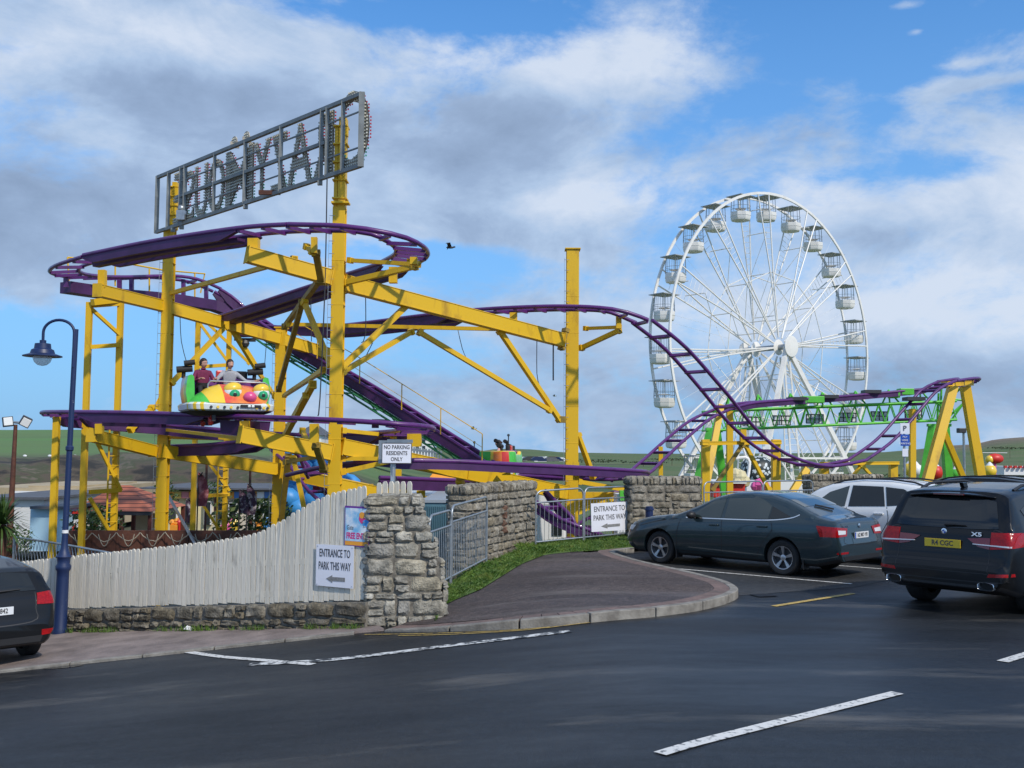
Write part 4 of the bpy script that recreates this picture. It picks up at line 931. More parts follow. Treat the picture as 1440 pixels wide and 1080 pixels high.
# right-hand supports: portals, A-frames
def post(pts, w_=.26, m='yellow'): mb = MB(); q = S3(pts); [mb.beam(a, b, w_, w_, up=(0, 1, 0)) for a, b in zip(q, q[1:])]; mb.build('leg', M[m], rc, bevel=.006)
post([(992, 618, 36), (992, 705, 36)], .26); post([(1091, 618, 37), (1091, 700, 37)], .28)
girder([(986, 623.5, 35.9), (1097, 622, 36.9)], .13, .2, endplate=False); brace((1045, 624, 36.4), (1001, 690, 36.2), .12, .12, 'yellow_ochre'); brace((1047, 624, 36.5), (1082, 690, 36.9), .12); stub(1045, 604, 622, 36.2, .2)
post([(1014, 570, 41.3), (990, 700, 40)], .24); post([(1026, 578, 41.8), (1026, 700, 41.8)], .24)
post([(1159, 650, 39), (1159, 690, 39)], .3); post([(1256, 650, 40.5), (1256, 675, 40.5)], .28); girder([(1156, 652, 38.8), (1262, 651, 40.4)], .12, .2, endplate=False); brace((1212, 654, 39.6), (1190, 680, 39.3), .1); brace((1212, 654, 39.6), (1228, 672, 39.8), .1)
post([(1134, 660, 37.6), (1112, 695, 37)], .22); post([(1134, 660, 37.6), (1134, 695, 38)], .2)
post([(1340, 543, 42), (1300, 690, 41)], .34); post([(1357, 543, 43), (1382, 690, 43)], .34); girder([(1328, 540, 41.6), (1365, 539, 43.2)], .2, .25, endplate=False); post([(1324, 600, 41.6), (1358, 680, 42.5)], .2); post([(1283, 575, 41), (1283, 690, 41)], .22)
# pads and motor boxes under the ride's return run
for px, py, d_, w_ in ((1142, 562, 44, .9), (1273, 551, 46, .6)): mb = MB(); mb.box(P(px, py, d_), (w_, .5, .28)); mb.box(P(px-16, py+4, d_), (.35, .6, .3)); mb.build('drive_motor', M['green_steel'], rc, bevel=.02)
for px, py, d_ in ((1120, 561, 43.6), (1165, 558, 44.4), (1225, 551, 45.5), (1285, 561, 40.9)): mb = MB(); mb.box(P(px, py, d_), (.7, .6, .14)); mb.build('brake_pad', M['dark'], rc)
for i in (1240, 1266, 1183, 1047): 
    pass
# hanging wires and chain
def wire(pts, r=.012, m='dark', name='hanging_cable'): mb = MB(); mb.tube(crom(S3(pts), .3), r, 4); mb.build(name, M[m], rc)
wire([(514, 405, 28), (514, 470, 28), (508, 482, 28)]); wire([(644, 464, 31), (650, 490, 31), (655, 502, 31.5)]); wire([(755, 476, 32), (755, 525, 32), (758, 540, 32)]); wire([(253, 440, 34.5), (255, 480, 34.5), (262, 508, 34.4)])
wire([(778, 480, 32.4), (778, 535, 32.4)], .022, 'dark', 'hanging_chain'); wire([(460, 250, 26.8), (457, 400, 26.7), (450, 560, 26.6), (447, 585, 26.6)], .016); wire([(437, 420, 29), (438, 480, 29)]); wire([(524, 482, 29), (515, 500, 29)]); wire([(375, 478, 37), (372, 515, 37)])
# floodlight under the back girder
mb = MB(); mb.box(P(349, 478, 36.5), (.5, .12, .12)); mb.ball(P(345, 483, 36.4), .15, 8); mb.build('floodlight', M['dark'], rc)
# ------------------------------------------------------------------ bulb sign seen from behind
TLs, TRs = P(222, 246, 34.2), P(509, 136, 25.9); BLs, BRs = P(223, 324, 34.2), P(509, 236, 25.9)
sgn = thing('bulb_sign', 'large grey steel bulb-letter sign seen from behind on the two tallest yellow columns', 'sign', BLs)
zt_, zb_ = (TLs.z+TRs.z)/2, (BLs.z+BRs.z)/2; Hs = zt_-zb_
SA = V((TLs.x, TLs.y, 0)); SB = V((TRs.x, TRs.y, 0)); sdir = (SB-SA).normalized(); SL = (SB-SA).length; sn = sdir.cross(V((0,0,1)));  # toward the street
sp_ = lambda u, v, o=0: V((SA.x, SA.y, zb_))+sdir*(u*SL)+V((0, 0, v*Hs))+sn*o
def upx(px):                                   # fraction along the sign for a photograph column
    r = ray(px, 300); den = sdir.x*r.y-sdir.y*r.x; return -(SA.x*r.y-SA.y*r.x)/den/SL
mb = MB(); t = .10
for v in (0, 1): mb.beam(sp_(0, v), sp_(1, v), t, t)
for v, tt in ((.5, .09), (.26, .035), (.76, .035)): mb.beam(sp_(.13, v), sp_(1 if v != .5 else .86, v), tt, tt)
for u, tt in ((0, .12), (1, .14)): mb.beam(sp_(u, -.02), sp_(u, 1.02), tt, t)
for px, tt in ((236, .10), (253, .10), (259, .10), (300, .08), (343, .10), (393, .10), (450, .10), (458, .10), (480, .10)): u = upx(px); mb.beam(sp_(u, 0), sp_(u, 1), tt, t*.9)
for px in (244, 256, 345, 449): u = upx(px); mb.box(sp_(u, -.06), (.12, .1, .12))
mb.build('frame', M['signgrey'], sgn)
# letters face away from us: CRAZY MOUSE, so the word runs right to left here
M['letterback'] = mat('letter_back_board', (.50, .44, .34), .7, col2=(.30, .27, .22), scale=14, thresh=(.4, .6)); M['bulb'] = mat('lamp_cap', (.62, .60, .50), .35); M['bulbred'] = mat('red_lamp_cap', (.5, .02, .03), .3); M['bulbgreen'] = mat('green_lamp_cap', (.02, .35, .18), .3)
lets = [('E', 240, 253, 1.0), ('S', 255, 268, .95), ('U', 269, 286, .97), ('O', 287, 310, .97), ('M', 312, 350, 1.0), ('Y', 350, 374, .97), ('Z', 376, 397, .97), ('A', 398, 432, 1.0), ('R', 434, 462, 1.0)]
def letter(ch, px0, px1, v0, v1):
    tmp = MB(); tmp.text(ch, 1, (0, 0, 0), (1, 0, 0), (0, 1, 0), 0, bold=.004)
    xs = [p[0] for p in tmp.v]; ys = [p[1] for p in tmp.v]; x0, x1, y0, y1 = min(xs), max(xs), min(ys), max(ys); u0, u1 = upx(px0), upx(px1)
    mapv = lambda x, y, o: sp_(u1+(u0-u1)*(x-x0)/(x1-x0), v0+(v1-v0)*(y-y0)/(y1-y0), o)
    mb = MB(); n = len(tmp.v)
    mb.add([mapv(p[0], p[1], -.10) for p in tmp.v]+[mapv(p[0], p[1], -.13) for p in tmp.v], [tuple(f) for f in tmp.f]+[tuple(n+i for i in reversed(f)) for f in tmp.f], 3)
    # bulb caps on a grid inside the letter
    from mathutils.geometry import intersect_point_tri_2d
    W_ = abs(u1-u0)*SL; Hh_ = (v1-v0)*Hs; tris = [[tmp.v[i] for i in (f[0], f[k], f[k+1])] for f in tmp.f for k in range(1, len(f)-1)]
    nx, ny = max(2, int(W_/.085)), int(Hh_/.085); mc = mb
    for i in range(nx):
        for j in range(ny):
            x, y = x0+(x1-x0)*(i+.5)/nx, y0+(y1-y0)*(j+.5)/ny
            if any(intersect_point_tri_2d(V((x, y)), V(t_[0][:2]), V(t_[1][:2]), V(t_[2][:2])) for t_ in tris):
                c = mapv(x, y, -.075); k = .022; o_ = mapv(x, y, -.19)
                mc.box(c, (k*1.6, k*1.6, k*1.6), m=0); mc.box(o_, (.035, .035, .035), m=1 if j > ny*.45 else (2 if j < ny*.25 else 1))
    mb.build('letter', [M['bulb'], M['bulbred'], M['bulbgreen'], M['letterback']], sgn)
for ch, a, b, h in lets: letter(ch, a, b, .03, .97*h)
letter('C', 474, 512, -.0, 1.13)
for px in (323, 340): 
    u = upx(px); mb = MB(); mb.lathe([(.16, 0), (.16, .03)], sp_(u, 1.10, -.11), 16, Matrix((sdir, V((0,0,1)), sn)).transposed()); mb.box(sp_(u, 1.05, -.11), (.26, .04, .2)); o = mb.build('ear', M['letterback'], sgn)
    mb = MB(); [mb.box(sp_(u, 1.10, -.07)+sdir*(i*.085)+V((0, 0, j*.08)), (.03, .03, .03)) for i in (-1, 0, 1) for j in (-1, 0, 1)]; mb.build('bulbs', M['bulb'], o)
mb = MB(); mb.box(sp_(upx(260), .12, .12), (.26, .2, .3)); mb.ball(sp_(upx(260), .24, .12), .12, 10); mb.build('floodlight', M['galv'], sgn, smooth=50)
mb = MB(); mb.box(sp_(upx(382), .02, .08), (.6, .08, .12)); mb.build('cable_tray', M['rust'], sgn)
# ------------------------------------------------------------------ ferris wheel
fwd = 106.0; HC = P(1079, 484, fwd); HC.z = P(1083, 490, fwd).z; aa = R(38); fu = V((math.cos(aa), math.sin(aa), 0)); fn2 = V((math.sin(aa), -math.cos(aa), 0)); RW = 15.5; HW = 1.25
fw_ = thing('ferris_wheel', 'tall white ferris wheel with twenty four open cage gondolas', 'ferris wheel', (HC.x, HC.y, -2.4))
wp = lambda a, r, o: HC+fu*(r*math.cos(a))+V((0, 0, r*math.sin(a)))+fn2*o
for sgn_ in (-1, 1):
    mb = MB(); lp = []
    for k in range(96):
        a = 2*PI*k/96; lp.append([wp(a, RW+x, sgn_*HW+y) for x, y in ((-.13, -.07), (.13, -.07), (.13, .07), (-.13, .07))])
    mb.loft(lp, closed=True); mb.build('rim', M['white_steel'], fw_, smooth=40)
for k in range(12):                                           # ladder spokes
    a = 2*PI*k/12+R(7.5); o = MB(); da = .055
    for sgn_ in (-1, 1):
        for s2 in (-1, 1): o.tube([wp(a+s2*da*.4, 1.0, sgn_*1.5), wp(a+s2*da*.55, RW*.5, sgn_*1.4), wp(a+s2*da, RW-.1, sgn_*HW)], .075, 5)
        for j in range(22): r_ = 2+j*.56; q = .3+.35*j/22; o.tube([wp(a-da*q, r_, sgn_*HW*1.08), wp(a+da*q, r_, sgn_*HW*1.08)], .022, 4) if (j < 8 or j > 11) else None
    for r_ in (3.2, 7.5, 11.6, 14.0): o.tube([wp(a, r_, -HW), wp(a, r_, HW)], .05, 5)
    for r0, r1 in ((3.2, 7.5), (7.5, 11.6)): o.tube([wp(a, r0, -HW), wp(a, r1, HW)], .03, 4)
    o.build('spoke', M['white_steel'], fw_)
    mb = MB(); b = a+2*PI/12
    for sgn_ in (-1, 1): mb.tube([wp(a, 7.6, sgn_*HW), wp(b, 7.6, sgn_*HW)], .05, 5)
    mb.tube([wp(a, 7.6, -HW), wp(b, 7.6, HW)], .03, 4); mb.build('spoke_tie', M['white_steel'], fw_)
    mb = MB()
    for sgn_ in (-1, 1): mb.tube([wp(a, 1.2, sgn_*1.4), wp(a+2*PI/24, RW, sgn_*HW)], .009, 4)
    mb.build('stay_cable', M['white_steel'], fw_)
mb = MB(); mb.tube([HC-fn2*2.9, HC+fn2*2.9], .28, 14); mb.build('axle', M['galv'], fw_, smooth=50)
Mh = Matrix((fu, V((0, 0, 1)), fn2)).transposed()
for s_, r_ in ((1, 1.05), (-1, .8)): mb = MB(); mb.lathe([(r_*.9, -.06), (r_, -.04), (r_, .04), (r_*.9, .06)], HC+fn2*s_*2.95, 28, Mh); mb.build('hub_disc', M['white_steel'], fw_, smooth=40)
for s_ in (-1, 1): mb = MB(); mb.lathe([(.5, -.1), (.8, 0), (.5, .1)], HC+fn2*s_*1.4, 20, Mh); mb.build('hub_flange', M['white_steel'], fw_, smooth=40)
gl = -2.4
for s_ in (-1, 1):
    for t_ in (-1, 1):
        top_ = HC+fn2*s_*2.4; bot = HC+fn2*s_*5.5+fu*t_*8.6; bot.z = gl; mb = MB(); mb.beam(top_, bot, .42, .42); mb.build('support_leg', M['white_steel'], fw_)
        m1_ = top_.lerp(bot, .62); m2_ = HC+fn2*s_*4.4; m2_.z = gl; mb = MB(); mb.beam(m1_, m2_, .14, .14); mb.build('brace', M['white_steel'], fw_)
    top_ = HC+fn2*s_*2.3; bot = HC+fn2*s_*3.6; bot.z = gl; mb = MB()
    for t_ in (-.35, .35): mb.beam(top_+fu*t_, bot+fu*t_*2.2, .16, .16)
    for j in range(24): q = top_.lerp(bot, (j+1)/25); mb.tube([q-fu*(.35+.4*j/24), q+fu*(.35+.4*j/24)], .03, 4)
    mb.build('access_ladder', M['white_steel'], fw_)
    a_ = HC+fn2*s_*4.7-fu*6; b_ = HC+fn2*s_*4.7+fu*6; a_.z = b_.z = gl+4.2; mb = MB(); mb.beam(a_, b_, .2, .2); mb.build('brace', M['white_steel'], fw_)
M['perspex'] = mat('grey_mesh_screen', (.30, .33, .36), .5, alpha=.35)
def gondola():
    g = thing('gondola', None, None)
    mb = MB(); prof = [(.35, -2.45), (.78, -2.35), (.98, -2.1), (1.0, -1.62), (.96, -1.60), (.93, -2.0), (.4, -2.1)]; mb.lathe(prof, (0, 0, 0), 14); mb.lathe([(1.01, -1.85), (1.03, -1.83), (1.01, -1.81)], (0,0,0), 14, cap=False)
    return mb
def make_gondola(a):
    c = wp(a, RW-.05, 0); r = bpy.data.objects.new('gondola', GM['tub']); COL.objects.link(r); r.location = c; attach(r, fw_)
    for nme in ('roof', 'cage', 'hanger'):
        o = bpy.data.objects.new(nme, GM[nme]); COL.objects.link(o); o.parent = r
GM = {}
mb = MB(); rz = Matrix.Rotation(aa, 3, 'Z')
mb.lathe([(.55, -2.5), (.92, -2.42), (1.02, -2.25), (1.05, -1.62), (.98, -1.60), (.93, -2.2), (.4, -2.3)], (0, 0, 0), 8, Matrix.Rotation(R(22.5)+aa, 3, 'Z')); mb.lathe([(1.04, -2.0), (1.07, -1.98), (1.04, -1.96)], (0, 0, 0), 8, Matrix.Rotation(R(22.5)+aa, 3, 'Z'), cap=False); GM['tub'] = mb.mesh('gondola', M['white_steel'], 35)
mb = MB(); mb.box((0, 0, -.02), (2.15, 1.95, .06), rz); mb.box((0, 0, .05), (1.5, 1.3, .1), rz); GM['roof'] = mb.mesh('roof', mat('grey_gondola_roof', (.38, .39, .39), .5))
mb = MB()
for k in range(12): t = 2*PI*k/12; q = V((math.cos(t)*.98, math.sin(t)*.98, 0)); mb.tube([q+V((0, 0, -1.62)), q*.92+V((0, 0, -.05))], .018 if k % 3 else .03, 4)
for z in (-1.35, -1.0): mb.tube([V((math.cos(2*PI*k/14)*.98, math.sin(2*PI*k/14)*.98, z)) for k in range(14)], .018, 4, closed=True)
GM['cage'] = mb.mesh('cage', M['galv'])
mb = MB(); mb.tube([(0, 0, -2.2), (0, 0, .0)], .05, 6); mb.tube([-fn2*HW, fn2*HW], .05, 6); mb.lathe([(.5, -1.3), (.55, -1.26), (.5, -1.22)], (0,0,0), 12); GM['hanger'] = mb.mesh('hanger', M['white_steel'])
for k in range(24): make_gondola(2*PI*k/24)
mb = MB(); mb.box((HC.x, HC.y, gl+.2), (16, 7, 1.1), Matrix.Rotation(aa, 3, 'Z')); mb.build('platform', M['white_steel'], fw_)
for k in range(2):
    pass
# ------------------------------------------------------------------ green lattice gantry
ga, gb = P(1000, 578, 44.5), P(1355, 563.5, 46.5); gdir = (gb-ga); gdir.z = 0; GLn = gdir.length; gdir.normalize(); gperp = V((-gdir.y, gdir.x, 0))
gg = thing('lattice_gantry', 'bright green lattice gantry on splayed legs under the long purple track run', 'gantry', (ga.x, ga.y, -2))
tz = lambda u: ga.z+(gb.z-ga.z)*u; hb = .82
gpnt = lambda u, o, dn: V((ga.x, ga.y, tz(u)-dn))+gdir*(u*GLn)+gperp*o
mb = MB()
for o_ in (0, 1.1):
    for dn in (0, hb): mb.tube([gpnt(0 if dn == 0 else .02, o_, dn), gpnt(.97, o_, dn)], .058, 8)
    n_ = 20
    for k in range(n_): u0, u1 = k/n_*.97, (k+.5)/n_*.97; u2 = (k+1)/n_*.97; mb.tube([gpnt(u0, o_, hb), gpnt(u1, o_, 0)], .026, 5); mb.tube([gpnt(u1, o_, 0), gpnt(u2, o_, hb)], .026, 5)
for k in range(11): u = k/10*.97; mb.tube([gpnt(u, 0, 0), gpnt(u, 1.1, 0)], .04, 5); mb.tube([gpnt(u, 0, hb), gpnt(u, 1.1, hb)], .04, 5)
mb.build('lattice_beam', M['green_steel'], gg, smooth=50)
for k, px in enumerate((1030, 1070, 1115, 1160, 1207, 1255, 1300)):     # short struts up to the track
    u = (px-1000)/355; tp_ = gpnt(u, .5, -.62); mb = MB(); mb.tube([gpnt(u-.02, 0, 0), tp_], .04, 5); mb.tube([gpnt(u+.02, 0, 0), tp_], .04, 5); mb.tube([gpnt(u, 1.1, 0), tp_], .04, 5); mb.build('strut', M['green_steel'], gg)
def gleg(pts, w_): mb = MB(); q = S3(pts); mb.beam(q[0], q[1], w_, w_); mb.beam(q[0]-V((w_*.8, 0, 0)), q[0]+V((w_*.8, 0, 0)), w_*.8, .12); mb.build('leg', M['green_steel'], gg, bevel=.01)
gleg([(1002, 604, 44.5), (976, 705, 43.5)], .36); gleg([(1008, 606, 45.6), (1020, 705, 46)], .30); gleg([(1312, 598, 46), (1294, 705, 45)], .30); gleg([(1328, 598, 46.8), (1336, 705, 47.5)], .34)
mb = MB()
for a_, b_ in (((1330, 560, 46.5), (1355, 563, 46.5)), ((1330, 590, 46.5), (1356, 566, 46.5)), ((1335, 595, 47.3), (1357, 564, 47)), ((1335, 560, 46.5), (1352, 545, 46)), ((1322, 597, 46.5), (1324, 545, 46.3)), ((1318, 597, 46.5), (1320, 553, 46.3))): mb.tube(S3([a_, b_]), .05, 6)
mb.build('end_bracing', M['green_steel'], gg)
for i, px in enumerate((1067, 1109, 1156, 1203, 1249, 1299)):
    u = (px-1000)/355; c = gpnt(u, 1.0, hb*.62); mb = MB(); W_, H_ = .80, .40
    mb.box(c, (W_, .06, H_), Matrix((gdir, gperp, V((0,0,1)))).transposed(), m=0)
    for k in range(5): mb.box(c-gperp*.045+gdir*(-W_/2+W_*k/4), (.03, .03, H_+.02), Matrix((gdir, gperp, V((0,0,1)))).transposed(), m=1)
    for k in range(3): mb.box(c-gperp*.045+V((0, 0, -H_/2+H_*k/2)), (W_, .03, .03), Matrix((gdir, gperp, V((0,0,1)))).transposed(), m=1)
    mb.build('light_panel', [M['signwhite'], M['dark']], gg)
# ------------------------------------------------------------------ people
def person(label, loc, rz, joints, shirt, pants, hair_c, hands=True, extra=None, glasses=False):
    """joints: dict name->(x,y,z) local (forward = -Y), seated or standing"""
    J = joints
    E = [('pelvis','waist'),('waist','chest'),('chest','neck0'),('neck0','neck1'),('neck1','head0'),('chest','shL'),('shL','elL'),('elL','wrL'),('chest','shR'),('shR','elR'),('elR','wrR'),
         ('pelvis','hipL'),('hipL','knL'),('knL','anL'),('anL','toL'),('pelvis','hipR'),('hipR','knR'),('knR','anR'),('anR','toR')]
    rad = dict(pelvis=.13, waist=.125, chest=.15, neck0=.075, neck1=.055, head0=.05, shL=.072, elL=.046, wrL=.028, shR=.072, elR=.046, wrR=.028, hipL=.095, knL=.062, anL=.040, toL=.034, hipR=.095, knR=.062, anR=.040, toR=.034)
    hv = {}
    for S_ in 'LR':                                  # palm, thumb and four fingers continue from the wrist
        w0, e0 = V(J['wr'+S_]), V(J['el'+S_]); t = (w0-e0).normalized(); sd_ = t.cross(V((0,0,1))).normalized(); u_ = sd_.cross(t)
        pm = w0+t*.07; J['pa'+S_] = pm; rad['pa'+S_] = .030; E.append(('wr'+S_, 'pa'+S_))
        for k, (o_, ln) in enumerate(((-.030, .058), (-.010, .070), (.010, .066), (.029, .052))):
            b_ = pm+t*.018+sd_*o_; c_ = b_+t*ln*.5-u_*.012; d_ = b_+t*ln*.8-u_*.042
            for nme, q, r_ in (('a', b_, .0105), ('b', c_, .009), ('c', d_, .0075)): J[f'f{S_}{k}{nme}'] = q; rad[f'f{S_}{k}{nme}'] = r_
            E += [('pa'+S_, f'f{S_}{k}a'), (f'f{S_}{k}a', f'f{S_}{k}b'), (f'f{S_}{k}b', f'f{S_}{k}c')]
        q = pm-t*.02-sd_*.038 if S_ == 'R' else pm-t*.02+sd_*.038; J['th'+S_] = q; rad['th'+S_] = .011; q2 = q+t*.045; J['tg'+S_] = q2; rad['tg'+S_] = .009; E += [('pa'+S_, 'th'+S_), ('th'+S_, 'tg'+S_)]
    used = {n for e in E for n in e}; names = [n for n in J if n in used]; idx = {n: i for i, n in enumerate(names)}
    me = bpy.data.meshes.new('person'); me.from_pydata([tuple(J[n]) for n in names], [(idx[a], idx[b]) for a, b in E], [])
    ob = bpy.data.objects.new('tmp', me); COL.objects.link(ob); sk = ob.modifiers.new('s', 'SKIN'); sk.use_smooth_shade = True
    for i, n in enumerate(names): sv = me.skin_vertices[0].data[i]; sv.radius = (rad[n]*(1.18 if n in ('chest','waist','pelvis') else 1), rad[n]*(.92 if n in ('chest','waist') else 1)); sv.use_root = (n == 'pelvis')
    ss = ob.modifiers.new('u', 'SUBSURF'); ss.levels = 1; ss.render_levels = 1
    dg = bpy.context.evaluated_depsgraph_get(); m2 = bpy.data.meshes.new_from_object(ob.evaluated_get(dg)); bpy.data.objects.remove(ob)
    b = MB(); b.v = [tuple(v.co) for v in m2.vertices]; b.f = [list(p.vertices) for p in m2.polygons]
    segs = [(a, c) for a, c in E]
    def near(q):
        best = None
        for a, c in segs:
            A, B = V(J[a]), V(J[c]); t = max(0, min(1, (q-A).dot(B-A)/(B-A).length_squared)); d_ = (q-A-(B-A)*t).length-rad[a]*.5
            if best is None or d_ < best[0]: best = (d_, a, c, t)
        return best
    for p in m2.polygons:
        _, a, c, t = near(p.center)
        if a[0] == 'f' or a[:2] in ('pa', 'th', 'wr') or (a[:2] == 'ne' and (c == 'head0' or t > .7)): k = 0
        elif a[:2] in ('hi', 'kn') or (a == 'pelvis'): k = 2
        elif a[:2] == 'an': k = 3
        elif a[:2] == 'el' and t > .9: k = 0
        else: k = 1
        b.m.append(k); b.att.append(0)
    # head: skull with jaw, nose, ears, eyes, open mouth; part of the same body mesh
    h = V(J['head']); hd = J.get('look', V((0, -1, 0))); hd = V(hd).normalized(); sx_ = hd.cross(V((0,0,1))).normalized(); uz = sx_.cross(hd); Hm = Matrix((sx_, -hd, uz)).transposed(); n = 16; loops = []
    for i in range(13):
        t = i/12; z = .118-.235*t; ry = .098*math.sqrt(max(.02, 1-((z-.015)/.112)**2)) if z > -.02 else .098*(.98-.9*((-.02-z)/.10)**2*.9); rx = ry*.80
        lp = []
        for k in range(n):
            an = 2*PI*k/n; x, y = math.cos(an)*rx, math.sin(an)*ry
            fr = max(0, -math.sin(an))**6
            y -= fr*(.012*math.exp(-((z+.018)/.022)**2)*1.6+.006*math.exp(-((z+.095)/.02)**2)-.006*math.exp(-((z-.012)/.015)**2))
            lp.append(h+Hm@V((x, y, z)))
        loops.append(lp)
    b.loft(loops, 0)
    b.loft([[h+Hm@V((x*s_, -.096-.030*(1-s_)*(1 if z < 0 else .3), -.012+z)) for x, z in ((-.012, -.028), (.012, -.028), (.008, .028), (-.008, .028))] for s_ in (1, .35)], 0)
    for s_ in (-1, 1):
        b.ball(h+Hm@V((s_*.078, .01, -.008)), (.012, .022, .032), 8, 0, Hm); b.ball(h+Hm@V((s_*.030, -.082, .012)), (.013, .010, .008), 8, 4, Hm); b.ball(h+Hm@V((s_*.030, -.091, .012)), (.006, .004, .006), 6, 5, Hm)
        b.box(h+Hm@V((s_*.030, -.090, .033)), (.030, .008, .005), Hm, 5)
    b.ball(h+Hm@V((0, -.084, -.055)), (.024, .012, .016), 10, 6, Hm); b.ball(h+Hm@V((0, -.091, -.047)), (.016, .006, .004), 8, 4, Hm)
    mts = [M['skin'], shirt, pants, M['black'], M['white'], M['dark'], mat('mouth', (.25, .03, .03), .5)]
    me = b.mesh('person', mts, 60); o = bpy.data.objects.new('person', me); COL.objects.link(o); place(o, loc, rz); tag(o, label, 'person')
    # hair as a cap of its own
    hb_ = MB(); loops = []
    for i in range(9):
        t = i/8; z = .132-.20*t; ry = .108*math.sqrt(max(.03, 1-((z-.02)/.118)**2)) if z > .0 else .106; lp = []
        for k in range(n):
            an = 2*PI*k/n; x, y = math.cos(an)*ry*.86, math.sin(an)*ry+.012
            if y < -.02 and z < .055: y = -.02 if z > -.02 else .01; x *= .98
            lp.append(h+Hm@V((x, y, z)))
        loops.append(lp)
    hb_.loft(loops, 0); hb_.ball(h+Hm@V((0, .115, .03)), (.04, .045, .045), 8, 0, Hm)
    ho = hb_.build('hair', hair_c, None, smooth=60); ho.parent = o
    if glasses:
        g = MB()
        for s_ in (-1, 1): g.tube([h+Hm@V((s_*.031+.019*math.cos(t), -.105, .012+.015*math.sin(t))) for t in [2*PI*k/12 for k in range(12)]], .0022, 4, closed=True); g.tube([h+Hm@V((s_*.05, -.103, .014)), h+Hm@V((s_*.078, .0, .008))], .002, 4)
        g.tube([h+Hm@V((-.012, -.106, .014)), h+Hm@V((.012, -.106, .014))], .002, 4); go = g.build('glasses', M['dark'], None); go.parent = o
    return o
def seated(lean=0, armL=((-.0, 0, 0),)*0, reach=.30, hz=.18, sp=.06, turn=0):
    J = dict(pelvis=V((0, .05, .10)), waist=V((0, .05+.0, .26)), chest=V((0, .04-lean*.3, .45)), neck0=V((0, .03-lean*.4, .585)), neck1=V((0, .02-lean*.45, .64)), head0=V((0, .01-lean*.5, .69)))
    J['head'] = J['head0']+V((0, -.015, .075))
    for s_, S_ in ((1, 'L'), (-1, 'R')):
        J['sh'+S_] = V((s_*.175, .04-lean*.35, .53)); J['el'+S_] = V((s_*(.24+sp), -.08, .32)); J['wr'+S_] = V((s_*(.17+sp*.6), -reach, .32+hz*.2))
        J['hip'+S_] = V((s_*.10, -.02, .09)); J['kn'+S_] = V((s_*.14, -.44, .15)); J['an'+S_] = V((s_*.14, -.50, -.24)); J['to'+S_] = V((s_*.145, -.64, -.29))
    return J
